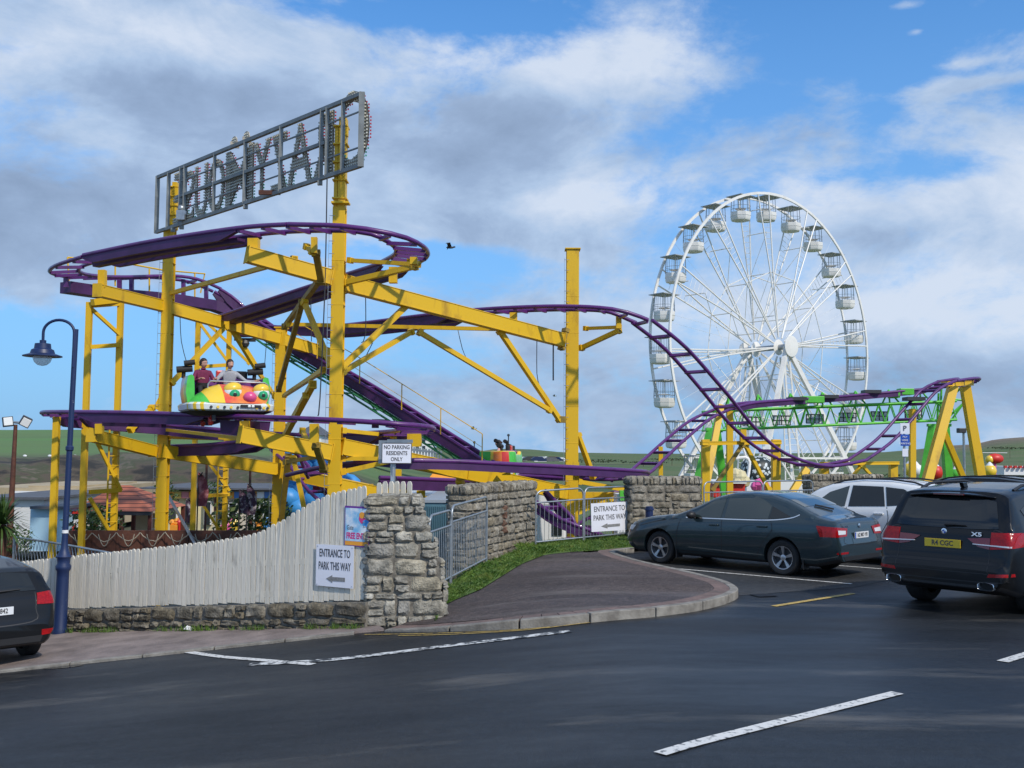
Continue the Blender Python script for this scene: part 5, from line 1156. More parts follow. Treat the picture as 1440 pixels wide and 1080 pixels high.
# ------------------------------------------------------------------ caterpillar coaster car
M['c_green'] = mat('car_green_gloss', (.07, .50, .06), .3, coat=.4, var=.12, objc=True); M['c_orange'] = mat('car_orange_gloss', (.85, .22, .03), .3, coat=.4); M['c_red'] = mat('car_red_gloss', (.62, .04, .03), .3, coat=.4)
M['c_yel'] = mat('car_yellow_gloss', (.85, .58, .05), .3, coat=.4); M['c_pink'] = mat('car_pink_gloss', (.72, .08, .25), .3, coat=.4); M['c_purp'] = mat('car_purple_seat', (.17, .04, .22), .45); M['c_white'] = mat('car_white_gloss', (.75, .8, .78), .3, coat=.4); M['c_iris'] = mat('green_iris', (.03, .36, .16), .25)
M['c_face'] = mat('airbrushed_orange_green', (.74, .08, .05), .35, col2=(.80, .30, .05), scale=1.8, thresh=(.42, .62), coat=.4, objc=True)
def coaster_car(label, loc, rz, tilt=0):
    c = thing('coaster_car', label, 'coaster car', (0, 0, 0), 0, 'caterpillar faced coaster cars')
    # body tub: rounded square, forward = -Y
    W_, D_ = 1.02, .92
    def rr(w_, d_, r_, z, n=6): 
        out = []
        for cx_, cy_, a0 in ((w_-r_, d_-r_, 0), (-w_+r_, d_-r_, PI/2), (-w_+r_, -d_+r_, PI), (w_-r_, -d_+r_, 1.5*PI)):
            for k in range(n+1): t = a0+PI/2*k/n; out.append(V((cx_+r_*math.cos(t), cy_+r_*math.sin(t), z)))
        return out
    mb = MB(); mb.loft([rr(W_*.92, D_*.92, .3, .02), rr(W_*1.03, D_*1.03, .34, .08), rr(W_*1.05, D_*1.05, .34, .20), rr(W_*1.0, D_*1.0, .32, .25), rr(W_*.9, D_*.9, .3, .25)])
    pal = [0, 1, 0, 1, 2, 0, 1, 0]
    for i, f in enumerate(mb.f):
        if len(f) == 4: mb.m[i] = 0 if i % 28 in (6, 13, 20, 27) else pal[(i % 28) % 8]
    mb.build('skirt', [M['c_white'], M['c_yel'], M['c_green']], c, smooth=50)
    mb = MB(); mb.loft([rr(W_*.7, D_*.7, .25, -.06), rr(W_*.98, D_*.98, .3, .04)]); mb.build('chassis', M['black'], c)
    # wrap-round shell: sides and back; inside purple
    mb = MB(); outer = [p for p in rr(W_*.97, D_*.97, .42, 0, 8)]; 
    pts = [p for p in outer if p.y > -.12*1 or False]; pts.sort(key=lambda p: math.atan2(p.x, -p.y-.0) if False else math.atan2(-p.x, p.y)); 
    pts = [V((W_*.97, -.30, 0))]+[p for p in sorted(pts, key=lambda p: -math.atan2(p.x, p.y))]+[V((-W_*.97, -.30, 0))]; lo = []; q_ = [pts[0]]
    for a_, b_ in zip(pts, pts[1:]):
        k_ = max(1, int((b_-a_).length/.09)); q_ += [a_.lerp(b_, (j+1)/k_) for j in range(k_)]
    pts = q_; n = len(pts)
    rows_ = []
    for q, z in ((1.0, .24), (1.05, .5), (1.03, .78), (1.0, .92), (.92, .95), (.86, .90), (.84, .6), (.84, .26)):
        rows_.append([V((p.x*q, p.y*q if p.y > 0 else p.y, z-(.10 if abs(p.x) < .5 and z > .85 else 0))) for p in pts])
    mb.sheet(rows_)
    ncol = n-1
    for i in range(len(mb.m)):
        r_, k = divmod(i, ncol); u = k/ncol
        if r_ >= 5: mb.m[i] = 3
        elif r_ >= 3: mb.m[i] = 4
        else: e = min(u, 1-u); mb.m[i] = 0 if e < .07 else 5 if e < .11 else 1 if e < .17 else 2 if e < .24 else 0
    for e in (0, n-1):                                            # close the front edges of the sides
        mb.add([r_[e] for r_ in rows_], [tuple(range(8))], 0)
    mb.build('shell', [M['c_green'], M['c_orange'], M['c_red'], M['c_purp'], M['c_yel'], M['c_yel']], c, smooth=50)
    mb = MB(); mb.box((0, .28, .36), (1.6, .62, .22)); mb.box((0, .62, .66), (1.6, .16, .62)); mb.box((0, .28, .52), (.06, .6, .3)); mb.build('seat', M['c_purp'], c, bevel=.04)
    for x in (-.50, .0, .50): mb = MB(); mb.box((x, .60, 1.02), (.30, .12, .24)); mb.build('headrest', M['c_red'] if x == 0 else M['black'], c, bevel=.03)
    # low nose with the face
    mb = MB(); rows_ = []
    for i in range(9):
        t = i/8; y = -.25-.72*t; zt = .50*(1-t**2.2)+.24; w_ = W_*(.98-.18*t*t); rows_.append([V((w_*math.sin(PI/2*k/6), y*(1-.10*(k/6)**2), .24+(zt-.24)*(1-max(0, k/6)**2.6)*sstep(-6.2, -.6, k)**1.1)) for k in range(-6, 7)])
    mb.sheet(rows_)
    for i in range(len(mb.m)): r_, k = divmod(i, 12); mb.m[i] = 1 if k < 3 or k > 10 else 2 if k < 5 else 0
    mb.build('nose', [M['c_face'], M['c_green'], M['c_yel']], c, smooth=80)
    for k in range(9): mb = MB(); mb.lathe([(.035, 0), (.035, .012)], (-.55+k*.16 if k < 5 else .1+k*.09, -D_*1.05, .135), 10, Matrix.Rotation(R(90), 3, 'X')); mb.build('stud', M['c_yel'] if k % 2 else M['dark'], c)
    for x, s_ in ((.02, 1.0), (.72, .92)):
        mb = MB(); e = V((x, -.66, .50)); mb.ball(e, (.235*s_, .17, .215*s_), 16, 0); mb.ball(e+V((0, .02, .105)), (.235*s_, .185, .165*s_), 16, 1, Matrix.Rotation(R(-14), 3, 'Y'))
        o = mb.build('eye', [M['c_white'], M['c_orange' if False else 'c_yel']], c, smooth=60)
        mb = MB(); Me = Matrix.Rotation(R(90), 3, 'X'); mb.lathe([(.135*s_, -.02), (.12*s_, .02), (.001, .045)], e+V((.02, -.155, -.045)), 16, Me, 0); mb.lathe([(.05*s_, 0), (.001, .02)], e+V((.02, -.195, -.045)), 12, Me, 1); mb.build('iris', [M['c_iris'], M['black']], o, smooth=60)
    mb = MB(); mb.ball((.40, -.88, .40), (.17, .13, .14), 14); mb.build('snout', M['c_pink'], c, smooth=60)
    mb = MB(); mb.box((.40, -.985, .17), (.5, .03, .07), m=0); mb.box((.36, -1.0, .17), (.07, .03, .055), m=1); mb.box((.45, -1.0, .17), (.07, .03, .055), m=1); mb.build('mouth', [M['black'], M['c_white']], c, bevel=.01)
    mb = MB()
    for x0, x1 in ((-.52, .98),): mb.tube([(x0, -.32, .25), (x0, -.34, .72), (x0+.06, -.35, .80), (x1-.1, -.35, .80), (x1, -.33, .74)], .022, 8); mb.tube([(x0, -.34, .55), (x1, -.34, .55)], .018, 8); mb.tube([(.25, -.35, .80), (.25, -.34, .55)], .016, 8)
    mb.build('lap_bar', M['galv'], c, smooth=50)
    for x in (-.98, .80):
        mb = MB(); mb.tube([(x, .45, .9), (x, .42, 1.08)], .05, 8); mb.tube([(x-.18, .40, 1.1), (x+.20, .36, 1.14)], .085, 10); mb.tube([(x-.02, .30, 1.26), (x+.24, .26, 1.30)], .07, 10); mb.build('feeler', M['black'], c, smooth=50)
    for x, y in ((-.42, -.5), (.42, -.5), (-.42, .5), (.42, .5)):
        mb = MB(); Mx = Matrix.Rotation(R(90), 3, 'Y'); mb.lathe([(.09, -.05), (.11, -.03), (.11, .03), (.09, .05)], (x, y, .0), 14, Mx, 0); mb.lathe([(.09, -.05), (.11, -.03), (.11, .03), (.09, .05)], (x*1.1, y, -.20), 14, Mx, 0); mb.box((x, y, -.06), (.08, .34, .28), m=1); mb.build('wheel_bogie', [M['c_red'], M['dark']], c, smooth=40)
    place(c, loc, rz); return c
# ride position taken from the track frame so that the wheels sit on the rails
best = min(fr_f, key=lambda f: abs((720+F*f[0].x/f[0].y)-324)+abs(f[0].y-26.5)*20)
cl_ = best[0]+V((0, 0, .05)); crz = R(27)
car1 = coaster_car('rainbow caterpillar faced coaster car carrying two riders on the low purple curve', cl_, crz)
def at_car(x, y, z, loc=cl_, rz=crz): return V(loc)+Matrix.Rotation(rz, 3, 'Z')@V((x, y, z))
M['maroon'] = mat('maroon_jacket', (.16, .015, .06), .8, var=.25, scale=8, objc=True, bump=.4, bscale=20); M['greytop'] = mat('light_grey_sweatshirt', (.36, .37, .40), .85, var=.1, scale=8, objc=True, bump=.4, bscale=20); M['blktr'] = mat('black_trousers', (.015, .015, .018), .8)
J = seated(.1); J['look'] = V((.55, -1, -.05)); J['elR'] = V((-.26, -.05, .30)); J['wrR'] = V((-.12, -.26, .36)); J['elL'] = V((.26, -.12, .30)); J['wrL'] = V((.24, -.38, .36))
person('laughing rider in maroon jacket and glasses, seated left in the coaster car', at_car(-.56, .12, .50), crz, J, M['maroon'], M['blktr'], M['hair'], glasses=True)
J = seated(.25); J['look'] = V((.25, -1, -.05)); J['elL'] = V((.40, -.14, .34)); J['wrL'] = V((.62, -.30, .34)); J['elR'] = V((-.33, -.10, .34)); J['wrR'] = V((-.40, -.34, .36))
person('laughing rider in a light grey sweatshirt with arms spread in the coaster car', at_car(.08, .12, .50), crz, J, M['greytop'], M['blktr'], M['hair'])
# second car coming off the lift foot, nose away to the left
q = P(694, 655, 37.4); q.z = P(700, 655, 37.4).z-.42
car2 = coaster_car('caterpillar faced coaster car at the foot of the lift, partly hidden by purple track', q, R(-100))
J = seated(.1); J['look'] = V((0, -1, 0))
person('rider in a pale pink top in the far coaster car at the lift foot', V(q)+Matrix.Rotation(R(-100), 3, 'Z')@V((-.35, .15, .45)), R(-100), J, mat('pale_pink_top', (.62, .36, .33), .8), M['blktr'], M['hair'])
# ------------------------------------------------------------------ cars
def paint(name, col, rough=.3, metal=.2, coat=.35, spec=.3): return mat(name, col, rough, metal, var=.06, scale=60, coat=coat, spec=spec, objc=True)
M['tyre'] = mat('tyre_rubber', (.016, .016, .017), .75, bump=.3, bscale=60, objc=True); M['alloy'] = mat('silver_alloy', (.48, .48, .50), .3, .85); M['darkalloy'] = mat('grey_alloy', (.12, .12, .13), .35, .8)
M['trim'] = mat('black_plastic_trim', (.014, .014, .016), .5); M['tint'] = mat('tinted_car_glass', (.009, .011, .013), .04, spec=.7); M['clearglass'] = mat('car_window_glass', (.030, .042, .040), .04, spec=.8, coat=.4)
M['rlight'] = mat('red_tail_lamp', (.30, .003, .005), .2, coat=.3, spec=.3, var=.25, scale=40, objc=True); M['rdark'] = mat('dark_red_tail_lamp', (.16, .005, .006), .15, coat=1); M['wlight'] = mat('clear_lamp', (.65, .66, .68), .15, coat=1); M['chrome'] = mat('chrome', (.75, .76, .78), .12, 1)
M['numwhite'] = mat('white_number_plate', (.72, .74, .76), .35); M['numyellow'] = mat('yellow_number_plate', (.78, .52, .03), .35); M['eublue'] = mat('blue_plate_band', (.01, .07, .42), .4)
M['seat'] = mat('dark_seat_cloth', (.03, .032, .035), .9)
class CarBody:
    """body lofted along its length (x: 0 nose .. L tail; y left/right; z up), wheel arches cut, windows and lamps wrapped on it"""
    def __init__(s, L, W, prof, belt, tumble, wb, wr, xf, bot=.20, wsill=.93, nose=.55, tail=.45, roofr=.16, taper=.80, rtaper=.82, arch=.055):
        s.L, s.W, s.xf, s.xr, s.wr = L, W, xf, xf+wb, wr
        xs = [L*(.5-.5*math.cos(PI*k/110)) for k in range(111)]; xs[0] += .002; xs[-1] -= .002
        rings = []
        for x in xs:
            zt = interp(x, prof); zb_ = bot+.10*max(0, 1-x/.35)+.12*max(0, 1-(L-x)/.45); zbelt = min(interp(x, belt), zt-.035)
            e = 1.0
            if x < nose: e = taper+(1-taper)*math.sqrt(max(0, 1-(1-x/nose)**2.4))
            if L-x < tail: e = min(e, rtaper+(1-rtaper)*math.sqrt(max(0, 1-(1-(L-x)/tail)**2.4)))
            w = W/2*e; gh = zt-zbelt
            wt = w*.985-tumble*gh**1.15 if gh > .12 else w*.975
            side = [(w*wsill*.93, zb_), (w*wsill, zb_+.05), (w*.975, zb_+.14), (w*.992, zb_+(zbelt-zb_)*.42), (w, zb_+(zbelt-zb_)*.66), (w*.995, zb_+(zbelt-zb_)*.82), (w*.975, zbelt-.03), (w*.955, zbelt)]
            rr_ = min(roofr, gh*.55)
            if gh > .12: up_ = [(w*.955+(wt-w*.955)*t, zbelt+(zt-rr_-zbelt)*t) for t in (.33, .66, 1)]
            else: up_ = [(w*.955-.03*t*(gh/.1), zbelt+(gh*.35)*t) for t in (.33, .66, 1)]
            wl, zl = up_[-1]; top_ = [(wl*(1-.10*t*1.0)-.0, zl+(zt-zl)*v) for t, v in ((.35, .42), (1.0, .70), (2.2, .88), (4.2, .97), (7, .995), (10, 1.0))]
            half = side+up_+top_
            low_ = [(0, zb_), (w*.45, zb_)]
            ring = [(-y, z) for y, z in half[::-1][1:]]; 
            full = low_+half+[(-y, z) for y, z in half[::-1][1:]]+[(-w*.45, zb_)]
            rings.append([V((x, y, z)) for y, z in full])
        mb = MB(); mb.loft(rings, 0); me = mb.mesh('body', M['dark'])
        bm = bmesh.new(); bm.from_mesh(me); bmesh.ops.remove_doubles(bm, verts=bm.verts, dist=.0004); bmesh.ops.recalc_face_normals(bm, faces=bm.faces)
        if bm.calc_volume(signed=True) < 0: bmesh.ops.reverse_faces(bm, faces=bm.faces)
        bm.to_mesh(me); bm.free()
        ob = bpy.data.objects.new('tmp', me); COL.objects.link(ob)
        cuts = []
        for x in (s.xf, s.xr):
          for sy in (-1, 1):
            c = MB(); Mx = Matrix.Rotation(R(90), 3, 'X')
            c.lathe([(wr+arch, -.19), (wr+arch, .19)], (x, sy*(W/2-.10), wr+.005), 40, Mx)
            cu = c.build('tmpc', M['trim'], fixn=True); cuts.append(cu)
            b = ob.modifiers.new('b', 'BOOLEAN'); b.operation = 'DIFFERENCE'; b.object = cu; b.solver = 'EXACT'; b.use_self = True
        dg = bpy.context.evaluated_depsgraph_get(); m2 = bpy.data.meshes.new_from_object(ob.evaluated_get(dg)); bpy.data.objects.remove(ob)
        for c in cuts: bpy.data.objects.remove(c)
        s.me = m2; s.bvh = BVHTree.FromPolygons([v.co for v in m2.vertices], [tuple(p.vertices) for p in m2.polygons])
    def finish(s, root, mt, bottom=M['trim'], bz=None):
        me = s.me; me.materials.clear(); me.materials.append(mt); me.materials.append(M['trim'])
        for p in me.polygons:
            c = p.center; ins = any(math.hypot(c.x-x, c.z-s.wr-.005) < s.wr+.052 and abs(c.y) < s.W/2-.02 and abs(abs(p.normal.y)) < .99 and c.z < s.wr*2+.15 and math.hypot(c.x-x, c.z-s.wr) > s.wr*.9 and abs(c.y) > s.W/2-.35 for x in (s.xf, s.xr))
            inn = any(math.hypot(c.x-x, c.z-s.wr) < s.wr+.06 for x in (s.xf, s.xr)) and abs(c.y) < s.W/2-.2
            p.material_index = 1 if ((ins and abs(p.normal.y) < .3 and abs(math.hypot(c.x-[s.xf, s.xr][abs(c.x-s.xr) < 1], c.z-s.wr-.005)-(s.wr+.055)) < .02) or inn or p.normal.z < -.6 or (bz and c.z < bz)) else 0
        me.polygons.foreach_set('use_smooth', [True]*len(me.polygons)); me.set_sharp_from_angle(angle=R(32))
        o = bpy.data.objects.new('body', me); COL.objects.link(o); attach(o, root); s.body = o; s.root = root; return o
    def hit(s, view, u, v):
        if view in 'LR':
            sy = 1 if view == 'L' else -1; r_ = s.bvh.ray_cast(V((u, sy*3, v)), V((0, -sy, 0)))
        elif view == 'B': r_ = s.bvh.ray_cast(V((s.L+3, u, v)), V((-1, 0, 0)))
        elif view == 'F': r_ = s.bvh.ray_cast(V((-3, u, v)), V((1, 0, 0)))
        else: r_ = s.bvh.ray_cast(V((u, v, 4)), V((0, 0, -1)))
        return r_
    def patch(s, view, lower, upper, name, mt, off=.006, nu=24, nv=8, parent='root', skirt=True, label=None):
        """ruled surface between two polylines given in the view plane, laid on the body"""
        def res(pl, n):
            ls = [0]; 
            for a, b in zip(pl, pl[1:]): ls.append(ls[-1]+math.hypot(b[0]-a[0], b[1]-a[1]))
            out = []
            for k in range(n+1):
                t = ls[-1]*k/n
                for i in range(len(pl)-1):
                    if t <= ls[i+1]+1e-9: f = (t-ls[i])/max(1e-9, ls[i+1]-ls[i]); out.append((pl[i][0]+(pl[i+1][0]-pl[i][0])*f, pl[i][1]+(pl[i+1][1]-pl[i][1])*f)); break
            return out
        A, B = res(lower, nu), res(upper, nu); rows = []; dirn = {'L': V((0, 1, 0)), 'R': V((0, -1, 0)), 'B': V((1, 0, 0)), 'F': V((-1, 0, 0)), 'T': V((0, 0, 1))}[view]
        last = None
        for j in range(nv+1):
            row = []
            for i in range(nu+1):
                t = j/nv; u = A[i][0]+(B[i][0]-A[i][0])*t; v = A[i][1]+(B[i][1]-A[i][1])*t; h = s.hit(view, u, v)
                if h[0] is None:
                    p = last if last is not None else V((u, 0, v))
                else: n_ = h[1] if h[1].dot(dirn) > 0 else -h[1]; p = h[0]+(n_*.6+dirn*.4).normalized()*off
                last = p; row.append(p)
            rows.append(row)
        mb = MB(); mb.sheet(rows)
        if skirt:                                          # turn the border down into the body
            bd = [rows[0][i] for i in range(nu+1)]+[rows[j][nu] for j in range(1, nv+1)]+[rows[nv][i] for i in range(nu-1, -1, -1)]+[rows[j][0] for j in range(nv-1, 0, -1)]
            n_ = len(bd); mb.add(bd+[p-dirn*(off+.012) for p in bd], [(i, (i+1) % n_, n_+(i+1) % n_, n_+i) for i in range(n_)])
        o = mb.build(name, mt, s.body if parent == 'body' else s.root if parent == 'root' else parent, smooth=40, fixn=True)
        if label: o['label'] = label
        return o
    def seam(s, view, pts, w_=.013, mt=None, name='panel_gap', off=.0015, parent='body'):
        pts = [V((a, b, 0)) for a, b in pts]; P_ = crom(pts, .04) if len(pts) > 2 else [pts[0].lerp(pts[1], k/24) for k in range(25)]
        l = offs(P_, w_/2); r = offs(P_, -w_/2)
        dirn = {'L': V((0, 1, 0)), 'R': V((0, -1, 0)), 'B': V((1, 0, 0)), 'F': V((-1, 0, 0)), 'T': V((0, 0, 1))}[view]; rows = [[], []]
        for q, row in ((l, rows[0]), (r, rows[1])):
            for p in q:
                h = s.hit(view, p.x, p.y)
                row.append((h[0]+dirn*off) if h[0] else (row[-1] if row else V((p.x, 0, p.y))))
        mb = MB(); mb.sheet(rows); return mb.build(name, mt or M['trim'], s.body if parent == 'body' else s.root)
    def wheel(s, x, sy, root, rim='alloy', spokes=5, rr_=.66, width=.205, dbl=True):
        w = thing('wheel', None, None); w.name = 'wheel'; w.empty_display_size = .1
        r = s.wr; c = V((x, sy*(s.W/2-.03-width/2), r)); Mx = Matrix(((1, 0, 0), (0, 0, sy), (0, 1, 0))) if sy > 0 else Matrix(((1, 0, 0), (0, 0, -1), (0, 1, 0)))
        # Mx maps local z to outward side
        hw = width/2; mb = MB(); mb.lathe([(r*rr_, -hw), (r*.90, -hw), (r*.98, -hw*.8), (r, -hw*.55), (r, hw*.55), (r*.98, hw*.8), (r*.90, hw), (r*rr_+.012, hw*.98), (r*rr_, hw*.9), (r*rr_, -hw)], c, 48, Mx, cap=False)
        bpy.data.objects.remove(w)
        t = mb.build('wheel', M['tyre'], root, smooth=40, fixn=True)
        mb = MB(); R0 = r*rr_; mb.lathe([(R0*.97, -hw*.6), (R0, hw*.80), (R0*.985, hw*.93), (R0*.93, hw*.90), (R0*.90, hw*.6), (R0*.90, -hw*.6)], c, 48, Mx, cap=False)
        for k in range(spokes):
            a = 2*PI*k/spokes+PI/2
            def sp_pt(rad, ang, z): return c+Mx@V((rad*math.cos(ang), rad*math.sin(ang), z))
            for d_ in ((-.13, .13) if dbl else (0,)):
                wi, wo = (.20, .10) if dbl else (.33, .17)
                q = [sp_pt(R0*.18, a-wi+d_, hw*.62), sp_pt(R0*.18, a+wi+d_, hw*.62), sp_pt(R0*.93, a+wo+d_*1.5, hw*.84), sp_pt(R0*.93, a-wo+d_*1.5, hw*.84)]
                mb.prism(q, Mx@V((0, 0, -.03)))
        mb.lathe([(R0*.26, hw*.4), (R0*.26, hw*.66), (R0*.20, hw*.72), (.001, hw*.72)], c, 20, Mx)
        mb.build('rim', M[rim], t, smooth=35, fixn=True)
        mb = MB(); mb.lathe([(R0*.9, -.02), (R0*.9, .0)], c, 24, Mx); mb.build('brake_disc', M['dark'], t)
        return t
    def plate(s, root, u, v, w_, h, text, mt, tc='ink', band=False, tilt=0, off=.02):
        h0 = s.hit('B', u, v)[0]; x = h0.x+off if h0 else s.L; o0 = V((x, u, v)); rt = V((0, 1, 0)); up = V((-math.sin(tilt), 0, math.cos(tilt)))
        n = rt.cross(up); mb = MB(); mb.prism([o0+rt*a*w_/2+up*b*h/2 for a, b in ((-1, -1), (1, -1), (1, 1), (-1, 1))], n*.008); p = mb.build('number_plate', M[mt], root, bevel=.003)
        mb = MB(); mb.text(text, h*.86, o0+n*.0105+rt*(.02 if band else 0), rt, up, .0006, m=0, sx=.80 if len(text) > 7 else .92, bold=.0022); mb.build('lettering', M[tc], p)
        if band: mb = MB(); mb.prism([o0+n*.009+rt*(-w_/2+a)+up*b*h/2 for a, b in ((.004, -.94), (.045, -.94), (.045, .94), (.004, .94))], n*.001); mb.build('plate_band', M['eublue'], p)
        return p
def handle(cb, view, x, z, mt, w_=.20):
    h = cb.hit(view, x, z)[0]; sy = 1 if view == 'L' else -1; mb = MB(); mb.beam(h+V((-w_/2, sy*.022, 0)), h+V((w_/2, sy*.022, .004)), .03, .035); mb.box(h+V((-w_/2+.02, sy*.008, 0)), (.03, .03, .03)); mb.box(h+V((w_/2-.02, sy*.008, 0)), (.03, .03, .03)); mb.build('door_handle', mt, cb.root, bevel=.008)
def mirror(cb, sy, x, z, mt, s_=1):
    mb = MB(); c = V((x, sy*(cb.W/2+.07), z)); mb.ball(c, (.085*s_, .115*s_, .075*s_), 12); mb.beam(V((x-.03, sy*(cb.W/2-.09), z-.06)), c, .05, .04); mb.build('wing_mirror', mt, cb.root, smooth=60)
def pose_car(root, L, xr, W, anchor, heading, side):
    """move the car so that its rear wheel contact (side +1 = left) stands on anchor; heading in world"""
    hx, hy = heading; hl = math.hypot(hx, hy); hx /= hl; hy /= hl
    # local -X is forward: rotation r with  Rz(r)*(-1,0) = heading
    rz = math.atan2(-hy, -hx); Rz = Matrix.Rotation(rz, 3, 'Z'); loc = V((anchor[0], anchor[1], 0))-Rz@V((xr, side*(W/2-.13), 0)); loc.z = gz(anchor[0]); return loc, rz
# in local space forward is -X, so the car's left side is -Y
def adopt(root, loc, rz): root.matrix_basis = Matrix.Translation(loc) @ Matrix.Rotation(rz, 4, 'Z')
# --- grey saloon
cr_ = thing('parked_car', 'dark blue-grey saloon parked nose to the wall beside the kerbed path', 'car', (0,0,0), 0, 'cars in the street')
cs = CarBody(4.67, 1.81, [(0, .62), (.04, .73), (.2, .83), (.6, .92), (1.18, .985), (1.28, 1.0), (1.75, 1.20), (2.05, 1.345), (2.45, 1.445), (2.85, 1.462), (3.25, 1.435), (3.6, 1.35), (3.95, 1.21), (4.25, 1.075), (4.45, 1.03), (4.54, 1.025), (4.60, .96), (4.64, .72), (4.67, .60)],
  [(0, .5), (.4, .68), (1.1, .86), (1.6, .91), (2.8, .95), (3.7, .985), (4.3, .99), (4.6, .93)], .36, 2.686, .316, .90, nose=.62, tail=.5, taper=.78, rtaper=.86, roofr=.14)
pnt = paint('blue_grey_metallic', (.027, .048, .058), .28, .5, .9, .4); cs.finish(cr_, pnt)
for vw in 'RL':
    cs.patch(vw, [(1.55, .945), (2.0, .952), (2.30, .955)], [(1.68, 1.00), (2.02, 1.23), (2.36, 1.375)], 'side_window', M['clearglass'], nu=20)
    cs.patch(vw, [(2.38, .957), (3.30, .985)], [(2.42, 1.385), (2.9, 1.395), (3.14, 1.33), (3.34, 1.22)], 'side_window', M['clearglass'], nu=24)
    cs.patch(vw, [(3.32, .987), (3.72, 1.035)], [(3.36, 1.21), (3.74, 1.05)], 'side_window', M['tint'], nu=10)
    cs.seam(vw, [(1.52, .932), (2.4, .943), (3.3, .968), (3.74, 1.022), (3.92, 1.09)], .018, M['chrome'], 'chrome_strip', .007)
    for pl in ([(2.335, .96), (2.34, .55), (2.33, .30)], [(3.36, .98), (3.40, .80), (3.25, .62), (3.12, .42), (3.08, .30)], [(1.40, .90), (1.33, .6), (1.32, .30)], [(1.32, .295), (2.3, .295), (3.08, .30)], [(1.33, .90), (.9, .84), (.4, .72)]): cs.seam(vw, pl)
    cs.seam(vw, [(1.3, .50), (2.2, .47), (3.1, .49)], .012, pnt, 'body_crease', .006); handle(cs, vw, 2.18, .82, pnt); handle(cs, vw, 3.20, .845, pnt)
    mirror(cs, 1 if vw == 'L' else -1, 1.72, .99, M['trim'])
    yy = -1 if vw == 'R' else 1
    cs.patch(vw, [(4.34, .73), (4.64, .74)], [(4.26, .92), (4.62, .90)], 'tail_lamp', M['rlight'], nu=14, nv=6)
    cs.patch('B', [(yy*.52, .74), (yy*.93, .73)], [(yy*.46, .875), (yy*.93, .91)], 'tail_lamp', M['rlight'], nu=12, nv=6, off=.010)
    cs.patch('B', [(yy*.56, .775), (yy*.80, .775)], [(yy*.54, .835), (yy*.80, .85)], 'reversing_lamp', M['wlight'], nu=8, nv=3, off=.014)
    cs.patch('B', [(yy*.52, .44), (yy*.82, .44)], [(yy*.52, .475), (yy*.82, .475)], 'reflector', M['rlight'], nu=8, nv=3)
    cs.patch('F', [(yy*.45, .60), (yy*.80, .62)], [(yy*.45, .68), (yy*.80, .72)], 'headlight', M['wlight'], nu=8, nv=4)
cs.patch('T', [(3.28, -.56), (3.9, -.62)], [(3.28, .56), (3.9, .62)], 'rear_window', M['clearglass'], nu=16, nv=16)
cs.patch('T', [(1.40, -.66), (2.12, -.54)], [(1.40, .66), (2.12, .54)], 'windscreen', M['clearglass'], nu=16, nv=16)
cs.seam('B', [(-.66, .99), (-.60, .76), (-.55, .60), (.55, .60), (.60, .76), (.66, .99)]); cs.seam('T', [(4.0, -.70), (4.3, -.68), (4.6, -.62)]); cs.seam('T', [(4.0, .70), (4.3, .68), (4.6, .62)])
cs.patch('B', [(-.33, .60), (.33, .60)], [(-.33, .735), (.33, .735)], 'plate_recess', pnt, off=.004)
cs.plate(cr_, 0, .745, .52, .11, '162 MO 193', 'numwhite', band=True)
cs.patch('B', [(-.62, .30), (.62, .30)], [(-.70, .40), (.70, .40)], 'bumper_insert', M['trim'])
mb = MB(); hb = cs.hit('B', 0, .90)[0]; mb.lathe([(.042, 0), (.042, .012), (.03, .016)], hb, 20, Matrix.Rotation(R(90), 3, 'Y')); mb.build('badge', M['chrome'], cr_, smooth=40)
mb = MB(); hb = cs.hit('B', -.5, .905)[0]; mb.text('OCTAVIA', .045, hb+V((.012, 0, 0)), (0, 1, 0), (0, 0, 1), .002, bold=.001); mb.build('lettering', M['chrome'], cr_)
mb = MB(); mb.beam((3.92, -.28, 1.245), (4.1, .05, 1.17), .03, .03); mb.build('rear_wiper', M['trim'], cr_)
for x in (cs.xf, cs.xr):
    for sy in (-1, 1): cs.wheel(x, sy, cr_, dbl=False)
for sy in (-1, 1):
    for x in (cs.xf+.40, cs.xr+.41): mb = MB(); mb.box((x, sy*(.905-.13), .26), (.02, .20, .22)); mb.build('mud_flap', M['trim'], cr_)
rw1 = G(1104, 809); fw1 = V((ray(929.5, 700).x*20.84, 20.84, 0)); hd = (fw1-rw1); loc, rz = pose_car(cr_, 4.67, cs.xr, 1.81, rw1, (hd.x, hd.y), -1); adopt(cr_, loc, rz)
